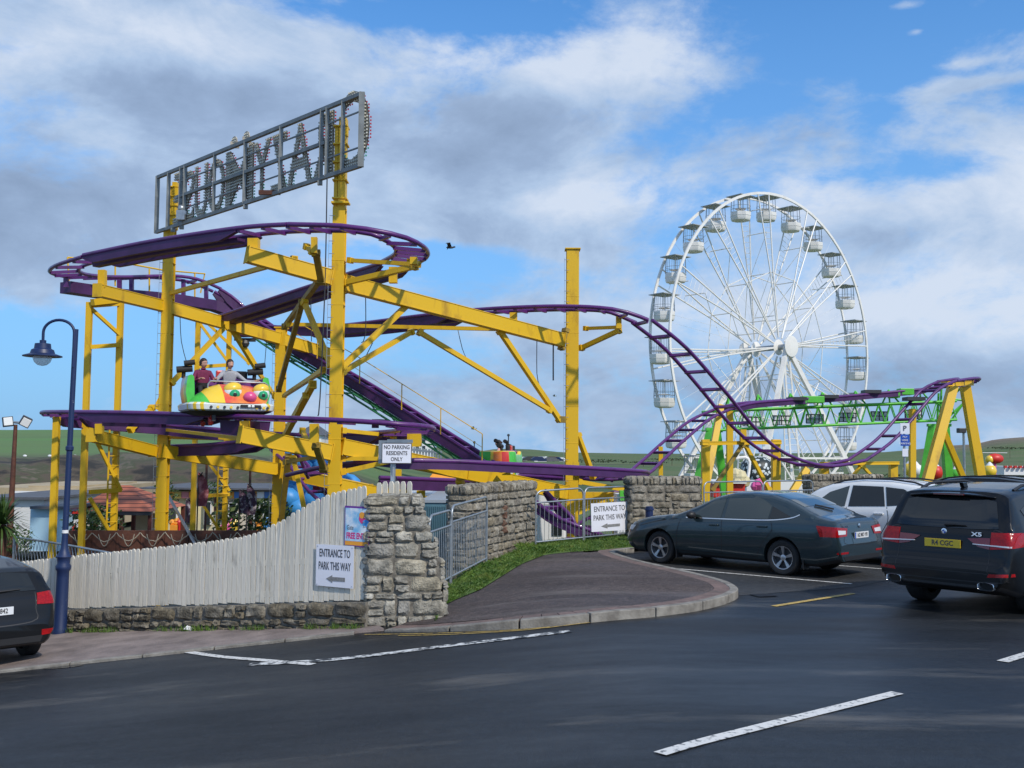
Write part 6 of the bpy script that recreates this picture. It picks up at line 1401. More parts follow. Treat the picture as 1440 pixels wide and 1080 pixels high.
# --- white crossover behind it
def suv(label, L, W, H, pm, glass, name='parked_car', lampm='rlight', rims='darkalloy', hgt=0, rails=True, side_px=None):
    r_ = thing(name, label, 'car', (0,0,0), 0, 'cars in the street')
    k = H/1.60; q = L/4.38
    prof = [(0, .70*k), (.05*q, .80*k), (.3*q, .92*k), (.95*q, 1.06*k), (1.05*q, 1.09*k), (1.55*q, 1.40*k), (1.9*q, 1.52*k), (2.5*q, 1.595*k), (3.1*q, 1.59*k), (3.7*q, 1.52*k), (3.95*q, 1.47*k), (4.02*q, 1.42*k), (4.18*q, 1.16*k), (4.27*q, 1.03*k), (4.31*q, .9*k), (4.36*q, .70*k), (L, .60*k)]
    c = CarBody(L, W, prof, [(0, .6*k), (.8*q, .92*k), (1.5*q, 1.0*k), (3.0*q, 1.06*k), (3.9*q, 1.12*k), (4.2*q, 1.06*k), (L, .9*k)], .34, 2.646*q, .345*(k**.5), .88*q, bot=.24, nose=.8, tail=.45, taper=.72, rtaper=.84, roofr=.13, arch=.06)
    c.finish(r_, pm, bz=.36*k)
    for vw in 'RL':
        yy = -1 if vw == 'R' else 1
        c.patch(vw, [(1.45*q, 1.045*k), (2.22*q, 1.07*k)], [(1.62*q, 1.15*k), (1.86*q, 1.33*k), (2.27*q, 1.46*k)], 'side_window', M['clearglass'], nu=20)
        c.patch(vw, [(2.30*q, 1.072*k), (3.06*q, 1.10*k)], [(2.34*q, 1.468*k), (2.98*q, 1.46*k)], 'side_window', glass, nu=20)
        c.patch(vw, [(3.10*q, 1.105*k), (3.55*q, 1.15*k), (3.72*q, 1.25*k)], [(3.03*q, 1.455*k), (3.40*q, 1.425*k), (3.72*q, 1.27*k)], 'side_window', glass, nu=20)
        for pl in ([(2.26*q, 1.06*k), (2.26*q, .7*k), (2.25*q, .36*k)], [(3.10*q, 1.09*k), (3.14*q, .85*k), (3.0*q, .60*k), (2.92*q, .38*k)], [(1.3*q, 1.0*k), (1.26*q, .7*k), (1.26*q, .36*k)]): c.seam(vw, pl)
        handle(c, vw, 2.1*q, .93*k, pm); handle(c, vw, 2.95*q, .96*k, pm); mirror(c, yy, 1.66*q, 1.10*k, pm, 1.1)
        c.patch(vw, [(3.92*q, .99*k), (4.2*q, .95*k)], [(3.86*q, 1.03*k), (4.2*q, 1.07*k)], 'tail_lamp', M[lampm], nu=10, nv=5)
        c.patch('B', [(yy*.50, .93*k), (yy*W*.48, .93*k)], [(yy*.52, 1.02*k), (yy*W*.48, 1.06*k)], 'tail_lamp', M[lampm], nu=10, nv=5, off=.01)
        if rails:
            mb = MB(); pts = []
            for i in range(9): x = (1.9+1.9*i/8)*q; y = yy*(W/2-.27); h = c.hit('T', x, y)[0]; pts.append(h+V((0, 0, .045 if 0 < i < 8 else .0)))
            mb.tube(pts, .02, 6); mb.build('roof_rail', M['trim'], r_, smooth=50)
    c.patch('B', [(-W*.30, 1.10*k), (W*.30, 1.10*k)], [(-W*.27, 1.38*k), (W*.27, 1.38*k)], 'rear_window', M['tint'], nu=16, nv=8)
    c.patch('T', [(1.15*q, -.70), (1.88*q, -.58)], [(1.15*q, .70), (1.88*q, .58)], 'windscreen', M['clearglass'], nu=14, nv=14)
    for x in (c.xf, c.xr):
        for sy in (-1, 1): c.wheel(x, sy, r_, rims, dbl=False)
    mb = MB(); h = c.hit('T', 3.75*q, 0)[0]; mb.prism([h+V((-.07, -.02, -.005)), h+V((.06, -.025, -.005)), h+V((.06, .025, -.005)), h+V((-.07, .02, -.005))], (.03, 0, .06)); mb.build('roof_aerial', M['trim'], r_, bevel=.01)
    return r_, c
qr, qc = suv('white crossover parked between the grey saloon and the black four by four', 4.38, 1.84, 1.68, mat('white_car_paint', (.80, .80, .79), .25, coat=1), M['tint'])
hd.z = 0; hd.normalize(); rgt = V((hd.y, -hd.x, 0)); 
aq = rw1+rgt*2.95-hd*1.0; loc, rz = pose_car(qr, 4.38, qc.xr, 1.82, aq, (hd.x, hd.y), -1); adopt(qr, loc, rz)
dr_, dc = suv('black car beyond the white one, only its long roof showing over the four by four', 4.75, 1.88, 1.72, paint('black_car_paint', (.010, .011, .014)), M['tint'])
ad = rw1+rgt*5.9-hd*2.0; loc, rz = pose_car(dr_, 4.75, dc.xr, 1.88, ad, (hd.x, hd.y), -1); adopt(dr_, loc, rz)
# --- black four by four in the road
L5, W5, H5 = 4.89, 1.94, 1.76
br_ = thing('parked_car', 'large black four by four with yellow number plate at the right edge of the road', 'car', (0,0,0), 0, 'cars in the street')
cb = CarBody(L5, W5, [(0, .80), (.06, .92), (.4, 1.02), (1.2, 1.14), (1.35, 1.17), (1.85, 1.48), (2.2, 1.66), (2.8, 1.755), (3.6, 1.745), (4.2, 1.70), (4.46, 1.665), (4.50, 1.60), (4.66, 1.24), (4.72, 1.15), (4.76, 1.02), (4.80, .80), (4.815, .74), (4.86, .70), (L5, .62)],
  [(0, .7), (.9, 1.0), (1.7, 1.08), (3.4, 1.13), (4.4, 1.17), (4.7, 1.08), (L5, .9)], .33, 2.933, .375, .90, bot=.26, nose=.9, tail=.42, taper=.75, rtaper=.87, roofr=.15, arch=.055)
bp_ = paint('black_sapphire_paint', (.004, .0045, .006)); cb.finish(br_, bp_)
for vw in 'RL':
    yy = -1 if vw == 'R' else 1
    cb.patch(vw, [(1.75, 1.13), (2.62, 1.15)], [(1.95, 1.28), (2.2, 1.48), (2.68, 1.62)], 'side_window', M['tint'], nu=20); cb.patch(vw, [(2.70, 1.152), (3.46, 1.175)], [(2.75, 1.625), (3.40, 1.62)], 'side_window', M['tint'], nu=20)
    cb.patch(vw, [(3.53, 1.18), (4.12, 1.20)], [(3.46, 1.615), (3.8, 1.58), (4.28, 1.42)], 'side_window', M['tint'], nu=16)
    for pl in ([(2.66, 1.14), (2.66, .8), (2.65, .4)], [(3.50, 1.16), (3.52, .95), (3.38, .72), (3.28, .42)]): cb.seam(vw, pl)
    handle(cb, vw, 2.5, 1.02, bp_); handle(cb, vw, 3.36, 1.05, bp_); mirror(cb, yy, 1.9, 1.2, bp_, 1.15)
    # tail lamps: side wrap, corner block and the slim bar on the tailgate
    cb.patch(vw, [(4.36, .95), (4.78, .93)], [(4.30, 1.12), (4.74, 1.13)], 'tail_lamp', M['rlight'], nu=12, nv=6)
    cb.patch('B', [(yy*.66, .90), (yy*.94, .93)], [(yy*.66, 1.125), (yy*.94, 1.125)], 'tail_lamp', M['rlight'], nu=12, nv=8, off=.012)
    lb_ = cb.patch('B', [(yy*.36, 1.015), (yy*.50, .925), (yy*.652, .90)], [(yy*.34, 1.03), (yy*.50, 1.045), (yy*.652, 1.05)], 'tail_lamp', M['rdark'], nu=12, nv=6, off=.010)
    cb.patch('B', [(yy*.42, .955), (yy*.93, .935)], [(yy*.42, .965), (yy*.93, .955)], 'lamp_strip', M['wlight'], nu=14, nv=2, off=.015, parent=lb_)
    cb.patch('B', [(yy*.66, .54), (yy*.94, .56)], [(yy*.68, .585), (yy*.94, .60)], 'reflector', M['rlight'], nu=8, nv=3)
    # exhaust finisher
    h = cb.hit('B', yy*.66, .42)[0]; mb = MB(); lp = []
    for (sx_, dx, sc) in ((0, -.04, 1), (0, .05, 1), (0, .055, .94), (0, .03, .80), (0, -.04, .78)):
        lp.append([h+V((dx, (.115*sc)*math.copysign(abs(math.cos(t))**.6, math.cos(t)), (.055*sc)*math.copysign(abs(math.sin(t))**.6, math.sin(t)))) for t in [2*PI*k/20 for k in range(20)]])
    mb.loft(lp, cap=False); mb.loft([lp[0], lp[0]], m=1); mb.build('exhaust', [M['chrome'], M['black']], br_, smooth=50)
    mb = MB(); pts = []
    for i in range(9): x = 2.1+2.0*i/8; y = yy*(W5/2-.30); q = cb.hit('T', x, y)[0]; pts.append(q+V((0, 0, .05 if 0 < i < 8 else .0)))
    mb.tube(pts, .022, 6); mb.build('roof_rail', M['trim'], br_, smooth=50)
cb.patch('B', [(-.74, 1.17), (-.4, 1.155), (.4, 1.155), (.74, 1.17)], [(-.64, 1.53), (-.4, 1.575), (.4, 1.575), (.64, 1.53)], 'rear_window', M['tint'], nu=24, nv=12)
mb = MB(); h = cb.hit('T', 4.40, 0)[0]; lp = [[V((x, y, z)) for x, z in ((4.30, h.z+.0), (4.60, h.z-.045), (4.595, h.z-.07), (4.42, h.z-.06))] for y in [(-.62+1.24*k/10) for k in range(11)]]
for k, l_ in enumerate(lp):
    for p in l_: p.x -= .07*(abs(k-5)/5)**3; p.z -= .035*(abs(k-5)/5)**2.2
mb.loft(lp); sp5 = mb.build('roof_spoiler', bp_, br_, smooth=40, bevel=.01)
mb = MB(); mb.beam((4.602, -.22, h.z-.058), (4.602, .22, h.z-.058), .02, .018); o_ = mb.build('brake_lamp', M['rdark'], sp5)
cb.seam('B', [(-.80, 1.13), (-.655, 1.12), (-.655, .62), (-.60, .585), (.60, .585), (.655, .62), (.655, 1.12), (.80, 1.13)]); cb.seam('B', [(-.95, .50), (-.6, .47), (.6, .47), (.95, .50)], .012); cb.seam('B', [(-.60, .865), (0, .85), (.60, .865)], .008)
cb.patch('B', [(-.50, .30), (.50, .30)], [(-.56, .42), (.56, .42)], 'bumper_insert', M['trim'])
cb.plate(br_, 0, .945, .52, .112, 'R4 CGC', 'numyellow')
hb = cb.hit('B', 0, 1.105)[0]; Mb = Matrix.Rotation(R(90), 3, 'Y')@Matrix.Rotation(0, 3, 'Z'); mb = MB(); mb.lathe([(.042, 0), (.042, .012), (.036, .014)], hb, 24, Mb); bd_ = mb.build('badge', M['chrome'], br_, smooth=40)
mb = MB()
for qd in range(4):
    a0 = PI/2*qd; pts = [hb+V((.0155, 0, 0))]+[hb+V((.0155, .026*math.cos(a0+PI/2*k/5), .026*math.sin(a0+PI/2*k/5))) for k in range(6)]; mb.add(pts, [tuple(range(7))], qd % 2)
mb.build('badge_roundel', [M['signwhite'], M['eublue']], bd_)
mb = MB(); hb = cb.hit('B', .47, 1.09)[0]; mb.text('X5', .075, hb+V((.022, 0, 0)), (0, 1, 0), (0, 0, 1), .003, sx=1.6, bold=.002); mb.build('lettering', M['chrome'], br_)
mb = MB(); h0 = cb.hit('B', .0, 1.20)[0]; mb.tube([h0+V((.03, 0, .0)), cb.hit('B', .14, 1.205)[0]+V((.03, 0, 0)), cb.hit('B', .30, 1.20)[0]+V((.025, 0, 0))], [.022, .014, .008], 8); mb.build('rear_wiper', M['trim'], br_)
mb = MB(); h = cb.hit('T', 4.15, 0)[0]; mb.prism([h+V((-.09, -.02, -.005)), h+V((.06, -.03, -.005)), h+V((.06, .03, -.005)), h+V((-.09, .02, -.005))], (.04, 0, .075)); mb.build('roof_aerial', bp_, br_, bevel=.012)
for x in (cb.xf, cb.xr):
    for sy in (-1, 1): cb.wheel(x, sy, br_, 'darkalloy', width=.27)
an = G(1297, 843); loc, rz = pose_car(br_, L5, cb.xr, W5, an, (math.sin(R(50)), math.cos(R(50))), -1); adopt(br_, loc, rz)
# --- black hatchback at the left edge
L6, W6 = 4.36, 1.82
hr_ = thing('parked_car', 'black hatchback parked on the footway at the left edge of the photo', 'car', (0,0,0), 0, 'cars in the street')
ch_ = CarBody(L6, W6, [(0, .62), (.05, .72), (.3, .84), (.9, .95), (1.15, 1.0), (1.7, 1.28), (2.1, 1.42), (2.7, 1.475), (3.3, 1.45), (3.85, 1.36), (3.98, 1.31), (4.12, 1.08), (4.20, .98), (4.26, .84), (4.31, .68), (L6, .58)],
  [(0, .55), (.8, .84), (1.6, .93), (3.0, .98), (3.9, 1.03), (4.15, .96), (L6, .8)], .36, 2.65, .33, .88, nose=.8, tail=.5, taper=.72, rtaper=.82, roofr=.14)
hp = paint('black_hatchback_paint', (.006, .0065, .008)); ch_.finish(hr_, hp)
for vw in 'RL':
    yy = -1 if vw == 'R' else 1
    ch_.patch(vw, [(1.6, .965), (2.3, .985)], [(1.75, 1.06), (2.0, 1.22), (2.36, 1.35)], 'side_window', M['tint'], nu=18); ch_.patch(vw, [(2.40, .99), (3.2, 1.03), (3.45, 1.08)], [(2.44, 1.36), (3.0, 1.34), (3.4, 1.20)], 'side_window', M['tint'], nu=18)
    ch_.patch(vw, [(3.88, .86), (4.18, .84)], [(3.80, 1.0), (4.12, 1.0)], 'tail_lamp', M['rlight'], nu=10, nv=5); ch_.patch('B', [(yy*.60, .85), (yy*.90, .84)], [(yy*.62, 1.00), (yy*.88, 1.02)], 'tail_lamp', M['rlight'], nu=10, nv=6, off=.012)
    ch_.patch('B', [(yy*.64, .42), (yy*.82, .43)], [(yy*.64, .50), (yy*.82, .50)], 'reflector', M['rlight'], nu=6, nv=3); mirror(ch_, yy, 1.7, 1.03, hp)
ch_.patch('B', [(-.62, 1.04), (.62, 1.04)], [(-.55, 1.27), (-.3, 1.30), (.3, 1.30), (.55, 1.27)], 'rear_window', M['tint'], nu=18, nv=8)
ch_.seam('B', [(-.60, 1.02), (-.58, .80), (-.50, .62), (.50, .62), (.58, .80), (.60, 1.02)]); ch_.patch('B', [(-.6, .28), (.6, .28)], [(-.66, .42), (.66, .42)], 'bumper_insert', M['trim'])
ch_.plate(hr_, 0, .80, .52, .11, '05 D 1842', 'numwhite', band=True)
mb = MB(); hb = ch_.hit('B', 0, .93)[0]; mb.ball(hb+V((.01, 0, 0)), (.012, .06, .028), 12); mb.build('badge', M['chrome'], hr_, smooth=60)
mb = MB(); mb.tube([ch_.hit('B', .05, 1.06)[0]+V((.02, 0, 0)), ch_.hit('B', .40, 1.07)[0]+V((.02, 0, 0))], [.018, .008], 8); mb.build('rear_wiper', M['trim'], hr_)
mb = MB(); mb.tube([(3.7, 0, 1.39), (3.82, 0, 1.52)], [.008, .003], 6); mb.build('roof_aerial', M['trim'], hr_)
for x in (ch_.xf, ch_.xr):
    for sy in (-1, 1): ch_.wheel(x, sy, hr_)
ah = G(54, 924); loc, rz = pose_car(hr_, L6, ch_.xr, W6, (ah.x, ah.y), (-.72, .69), 1); adopt(hr_, loc, rz); hr_.matrix_basis = hr_.matrix_basis @ Matrix.Scale(.93, 4)
# ------------------------------------------------------------------ the park and what lies beyond it
def bld(name, label, cat, group=None): return thing(name, label, cat, (0, 0, 0), 0, group)
def wbox(px0, px1, yt, yb, d, dep, ang=0):       # box seen between photograph columns px0..px1, top yt, bottom yb, at distance d
    a, b = P(px0, yt, d), P(px1, yt, d); z1 = P((px0+px1)/2, yt, d).z; z0 = P((px0+px1)/2, yb, d).z
    return V(((a.x+b.x)/2, d+dep/2, (z0+z1)/2)), (b.x-a.x, dep, z1-z0)
def bx(mb, *a, m=0, **k): c, s_ = wbox(*a); mb.box(c, s_, m=m); return c, s_
# shops with a painted fascia
b = bld('shop_building', 'long cream shop row with brightly painted fascia and a grey roof edge', 'building')
for i, (x0, x1) in enumerate(((232, 300), (300, 352), (352, 402))): mb = MB(); bx(mb, x0, x1, 690, 775, 58, 6); mb.build('wall', M['cream'] if i != 1 else mat('pale_wall', (.52, .47, .38), .8, var=.1), b)
mb = MB(); bx(mb, 196, 480, 686.5, 689, 57.2, 9); mb.build('roof', M['slate'], b)
cols_f = [M['orange'], M['white'], M['orange'], mat('pink_fascia', (.6, .2, .2), .6), M['green_dark'], mat('fascia_yellow', (.62, .42, .08), .6), mat('fascia_blue', (.08, .2, .5), .6)]
for i in range(16): mb = MB(); bx(mb, 234+i*10.6, 244.2+i*10.6, 691.5, 700.5, 57.6, .2); mb.build('fascia_board', cols_f[(i*5+i//3) % 7], b)
for x0, x1, yt, yb in ((237, 248, 708, 730), (262, 272, 706, 738), (288, 296, 706, 738), (306, 316, 708, 730), (322, 332, 708, 742), (358, 364, 707, 740), (371, 381, 706, 738), (386, 398, 708, 730)):
    mb = MB(); bx(mb, x0, x1, yt, yb, 57.8, .2); f = mb.build('window', M['window'], b); mb = MB(); bx(mb, x0-.8, x0, yt, yb, 57.7, .3); bx(mb, x1, x1+.8, yt, yb, 57.7, .3); bx(mb, x0-.8, x1+.8, yt-1, yt, 57.7, .3); mb.build('frame', M['white'], f)
# left buildings
b = bld('building', 'low off-white building with flat roof at the far left behind the palm', 'building')
mb = MB(); bx(mb, -40, 62, 702, 775, 47, 8); mb.build('wall', M['render'], b); mb = MB(); bx(mb, -42, 64, 699, 702.5, 46.7, 9); mb.build('roof', M['slate'], b)
b = bld('building', 'tan flat roofed building with white eaves left of the red tiled kiosk', 'building')
mb = MB(); bx(mb, -40, 118, 686, 745, 62, 14); mb.build('wall', M['tan'], b); mb = MB(); bx(mb, 15, 104, 691, 694.5, 61.7, .5); mb.build('eaves', M['white'], b); mb = MB(); bx(mb, 40, 108, 683, 686, 62.5, 10); mb.build('roof', M['tan'], b)
b = bld('shed', 'pale blue flat roofed shed left of the tiled kiosk', 'shed')
mb = MB(); bx(mb, 43, 89, 716, 775, 42, 3.5); mb.build('wall', M['paleblue'], b); mb = MB(); bx(mb, 42, 91, 712, 716, 41.7, 4.2); mb.build('roof', M['slate'], b)
b = bld('ticket_booth', 'small white and red booth between the pale blue shed and the tiled kiosk', 'booth')
mb = MB(); bx(mb, 95, 107, 722, 775, 43, 1.5); mb.build('wall', M['white'], b); mb = MB(); bx(mb, 93, 109, 719, 722.5, 42.8, 1.8); bx(mb, 97, 105, 738, 752, 42.9, .1); mb.build('trim', M['red'], b)
# red tiled kiosk
M['tiles'] = bpy.data.materials.new('red_roof_tiles'); M['tiles'].use_nodes = True; nt = M['tiles'].node_tree; N = nt.nodes; L = nt.links; bb = N['Principled BSDF']; bb.inputs['Roughness'].default_value = .8
gg_ = N.new('ShaderNodeNewGeometry'); sp_x = N.new('ShaderNodeSeparateXYZ'); L.new(gg_.outputs['Position'], sp_x.inputs[0]); fr_ = N.new('ShaderNodeMath'); fr_.operation = 'MULTIPLY'; L.new(sp_x.outputs[2], fr_.inputs[0]); fr_.inputs[1].default_value = 6.5
f2_ = N.new('ShaderNodeMath'); f2_.operation = 'FRACT'; L.new(fr_.outputs[0], f2_.inputs[0]); rp = N.new('ShaderNodeValToRGB'); e = rp.color_ramp.elements; e[0].position = .12; e[0].color = (.07, .02, .014, 1); e[1].position = .28; e[1].color = (.40, .12, .065, 1); L.new(f2_.outputs[0], rp.inputs[0]); L.new(rp.outputs[0], bb.inputs['Base Color'])
b = bld('kiosk', 'open sided kiosk with a red tiled hipped roof behind the fence', 'kiosk')
kd = 44; z_e = P(160, 719, kd).z; z_r = P(176, 683, kd+2).z; x0, x1 = PX(100, kd), PX(214, kd); r0, r1 = PX(166, kd+2.4), PX(184, kd+2.4); D_ = 5
mb = MB(); vs = [V((x0, kd, z_e)), V((x1, kd, z_e)), V((x1, kd+D_, z_e)), V((x0, kd+D_, z_e)), V((r0, kd+D_/2, z_r)), V((r1, kd+D_/2, z_r))]
mb.add(vs, [(0, 1, 5, 4), (1, 2, 5), (2, 3, 4, 5), (3, 0, 4), (3, 2, 1, 0)]); mb.build('roof', M['tiles'], b)
mb = MB(); mb.box(((x0+x1)/2, kd+.1, z_e-.08), (x1-x0, .1, .16)); mb.build('fascia', M['dark'], b)
for u in (.03, .30, .62, .97):
    for y in (kd+.3, kd+D_-.3): mb = MB(); mb.box((x0+(x1-x0)*u, y, z_e-1.4), (.16, .16, 2.8)); mb.build('post', M['red_wood'], b)
mb = MB(); mb.box(((x0+x1)/2, kd+D_/2, z_e-2.2), ((x1-x0)*.9, D_*.8, .9)); mb.build('counter', M['red_wood'], b); mb = MB(); mb.box((x0+(x1-x0)*.72, kd+D_*.6, z_e-1.0), ((x1-x0)*.4, .2, 1.5)); mb.build('back_wall', M['cream'], b)
M['rope'] = mat('pale_rope', (.36, .32, .25), .9)
# rope-garland fence of brown boards
b = bld('fence', 'brown boarded fence hung with pale rope garlands behind the picket fence', 'fence')
for i in range(10):
    x0 = 96+i*34; mb = MB(); bx(mb, x0, x0+33.4, 746, 800, 33.5, .08); mb.build('panel', M['rust'], b)
    mb = MB(); pts = [P(x0+33.4*t, 748+12*4*t*(1-t)+2*random.random(), 33.3) for t in [k/10 for k in range(11)]]; mb.tube(pts, .016, 5); pts = [P(x0+33.4*(t*.5+.25), 751+17*4*t*(1-t), 33.25) for t in [k/8 for k in range(9)]]; mb.tube(pts, .014, 5); mb.build('rope_garland', M['rope'], b)
# wire mesh fence
M['wiremesh'] = mat('grey_wire_mesh', (.20, .22, .21), .6, alpha=.5)
b = bld('mesh_fence', 'low grey wire mesh fence left of the blue lamp post', 'fence')
for (a_, c_) in (((20, 755, 25), (92, 766, 23)), ((92, 766, 23), (168, 780, 21.5))):
    A, B = P(*a_), P(*c_); mb = MB(); n = 16
    for k in range(n+1): p = A.lerp(B, k/n); q = A.lerp(B, min(1, (k+2)/n)); q2 = A.lerp(B, max(0, (k-2)/n)); mb.tube([p, q-V((0,0,.9))], .006, 4); mb.tube([p, q2-V((0,0,.9))], .006, 4)
    mb.tube([A, B], .025, 6); mb.build('mesh_panel', M['galv'], b)
    for E_ in (A, B): mb = MB(); mb.tube([E_+V((0,0,.05)), V((E_.x, E_.y, -3))], .03, 6); mb.build('post', M['galv'], b)
# palm
random.seed(3)
b = bld('palm_tree', 'spiky green cordyline palm at the left edge', 'palm'); pc = P(3, 738, 24)
mb = MB(); mb.tube([V((pc.x, pc.y, -3)), V((pc.x+.05, pc.y, (pc.z-3)/2)), pc], [.13, .10, .09], 10); mb.build('trunk', M['rust'], b)
mb = MB()
for k in range(170):
    an = random.random()*2*PI; el = R(random.uniform(-35, 85)); ln = random.uniform(.55, .95); d0 = V((math.cos(an)*math.cos(el), math.sin(an)*math.cos(el), math.sin(el))); sd_ = V((-math.sin(an), math.cos(an), 0))*.022
    p0 = pc+d0*.06; p1 = p0+d0*ln*.55; p2 = p0+d0*ln+V((0, 0, -.22*ln)); mb.add([p0-sd_, p0+sd_, p1+sd_*.9, p1-sd_*.9, p2], [(0, 1, 2, 3), (3, 2, 4)], 0, random.random())
mb.build('crown', mat('palm_leaf', (.05, .10, .025), .5, attr=((.6,.7,.5), (1.2,1.1,.9)), var=.1), b)
def bush(px, py, d, r, label, n=500, col=None, sq=(1, 1, .8)):
    c = P(px, py, d); mb = MB(); r = r*(.5 if d > 130 else 1)
    for _ in range(n):
        q = V((random.gauss(0, 1), random.gauss(0, 1), random.gauss(0, 1))).normalized()*r*random.uniform(.5, 1)*(1+.3*noise.noise(V((_*.01, 3, 0)))); q = V((q.x*sq[0], q.y*sq[1], q.z*sq[2])); n_ = V((random.gauss(0, 1), random.gauss(0, 1), random.gauss(0, 1))).normalized(); t = n_.orthogonal().normalized(); s_ = r*random.uniform(.06, .13); u_ = n_.cross(t)
        p = c+q; mb.add([p-t*s_, p+u_*s_*.5, p+t*s_, p-u_*s_*.5], [(0, 1, 2, 3)], 0, random.random())
    o = thing('bush', label, 'bush', (c.x, c.y, c.z-r)); mb.build('leaves', col or M['leaf'], o); mb = MB(); mb.tube([V((c.x, c.y, c.z-r*1.4)), c], .06, 6); mb.build('stem', M['rust'], o)
M['leaf'] = mat('shrub_leaf', (.045, .085, .022), .6, attr=((.5,.6,.4), (1,1,1), (1.5,1.3,.9)), var=.1)
bush(22, 762, 26, .45, 'dark green bush below the palm at the left edge'); bush(128, 737, 41, 1.0, 'green bush in front of the tiled kiosk left post', 500); bush(145, 735, 40, .8, 'rounded shrub under the kiosk roof')
bush(352, 730, 40, 1.2, 'tall wild shrub between the yellow legs and the picket fence', 700, sq=(1.3, 1, .8)); bush(382, 726, 39, .9, 'rough shrub right of the dark feather flags', 500); bush(232, 705, 50, .9, 'dark shrub beside the kiosk roof right corner', 400, sq=(.7, .7, 1.4)); bush(303, 692, 52, .8, 'dark green shrub between the two flag groups', 400)
# feather flags and poles
def flag(px, yt, yb, d, w_, label, mt):
    o = thing('feather_flag', label, 'flag', (PX(px, d), d, -3), group='feather flags in the park'); a = P(px, yt, d); c = V((a.x, d, P(px, yb, d).z)); mb = MB(); mb.tube([V((a.x, d, -3)), c, V((a.x, d, a.z-.2)), a+V((w_*.4, 0, 0))], .025, 6); mb.build('pole', M['dark'], o)
    mb = MB(); H = a.z-c.z; rows = [[V((a.x+w_*(1-.0)*x*(math.sin(PI*min(1, .25+.75*t)))**.5, d+.05*math.sin(6*t+4*x), c.z+H*t)) for x in (0, .33, .66, 1)] for t in [k/12 for k in range(13)]]; mb.sheet(rows); r2 = [[p+V((0, .012, 0)) for p in r] for r in rows]; mb.sheet([r[::-1] for r in r2]); mb.build('flag_cloth', mt, o)
M['flagpink'] = mat('faded_maroon_flag', (.22, .05, .07), .8, col2=(.42, .20, .22), scale=3, thresh=(.45, .6)); M['flagdark'] = mat('dark_patterned_flag', (.06, .03, .06), .8, col2=(.38, .34, .36), scale=5, thresh=(.52, .58))
flag(279, 664, 712, 36, .36, 'faded maroon feather flag beside a yellow ladder leg', M['flagpink']); flag(337, 688, 722, 38, .35, 'dark patterned feather flag, left of a pair by the shops', M['flagdark']); flag(348, 680, 724, 38, .35, 'dark patterned feather flag, right of a pair by the shops', M['flagdark']); flag(262, 700, 735, 40, .3, 'small dark feather flag in front of the cream shop', M['flagdark'])
for px, yt, d, label in ((291, 640, 42, 'thin dark pole between the yellow legs by the maroon flag'), (352, 660, 42, 'thin dark pole beside the dark feather flags')): mb = MB(); a = P(px, yt, d); mb.tube([a, V((a.x, d, -3))], .05, 6); mb.lathe([(.07, 0), (.09, .05), (.02, .12)], a, 8); tag(mb.build('pole', M['rust']), label, 'pole')
# racks of toys outside the shops: small coloured goods
random.seed(9)
for k, (px, py, w_, mt) in enumerate(((247, 737, 12, 'orange'), (255, 733, 6, 'red'), (318, 737, 12, 'pink'), (330, 738, 7, 'c_yel'), (377, 735, 8, 'skyblue'), (366, 738, 6, 'orange'))):
    mb = MB()
    for j in range(9): c = P(px+random.uniform(-w_, w_)*.5, py+random.uniform(-5, 5), 52); mb.ball(c, random.uniform(.10, .2), 8)
    mb.box(P(px, py+8, 52), (w_*52/F, .5, .5)); tag(mb.build('toy_display', M[mt]), ['orange toys heaped outside the shop left end', 'red toys on a stand by the cream shop', 'pink toys heaped in front of the pale wall', 'yellow toys beside the pink heap', 'blue toys by the right shop windows', 'orange toys near the right shop door'][k], 'toys', 'toy displays outside the shops')
# grey strut leaning behind the fence
mb = MB(); mb.tube([P(230, 685, 35), P(276, 768, 33)], .05, 8); tag(mb.build('leaning_pole', M['galv']), 'grey steel pole leaning behind the picket fence beside the yellow column', 'pole')
# floodlight mast
fl = thing('floodlight_mast', 'rusty brown floodlight mast with two lamp heads at the left edge', 'floodlight', (PX(17, 26), 26, -3))
mb = MB(); a = P(22, 597, 26); mb.tube([V((PX(17, 26), 26, -3)), V((PX(17.5, 26), 26, -.3)), a], [.085, .085, .045], 10); mb.build('mast', M['rust'], fl, smooth=50)
mb = MB(); mb.tube([P(12, 593, 26), P(34, 595, 26)], .035, 6); mb.build('crossbar', M['galv'], fl)
for px, rot in ((11, -8), (36, 30)):
    mb = MB(); Mr = Matrix.Rotation(R(rot), 3, 'Y')@Matrix.Rotation(R(30), 3, 'Z'); c = P(px, 593, 26); mb.box(c, (.24, .14, .24), Mr, m=0); mb.box(c+Mr@V((0, -.085, 0)), (.20, .02, .20), Mr, m=1); mb.build('lamp_head', [M['dark'], M['lens']], fl, bevel=.01)
# blue ride behind the second column
b = bld('fun_slide', 'bright blue amusement ride with rows of blue lobes behind the yellow columns', 'ride')
mb = MB(); bx(mb, 398, 442, 676, 770, 41, 1.5); mb.build('side_panel', M['skyblue'], b)
mb = MB(); bx(mb, 440, 468, 683, 700, 40, 2); mb.build('red_panel', M['red'], b); mb = MB(); bx(mb, 438, 470, 680, 683.5, 39.9, 2.1); mb.build('yellow_trim', M['c_yel'], b)
for (px, py, r_) in ((412, 640, .26), (427, 636, .26), (441, 641, .28), (453, 655, .3), (428, 652, .3), (410, 668, .35), (425, 668, .35), (440, 670, .35), (455, 672, .35), (405, 700, .4), (444, 705, .4), (420, 715, .4), (483, 676, .34), (492, 680, .36), (498, 690, .3), (487, 690, .3)):
    mb = MB(); mb.ball(P(px, py, 39.5), (r_*1.3, r_, r_), 10, M=Matrix.Rotation(R(25), 3, 'Y')); mb.build('lobe', M['skyblue'], b, smooth=70)
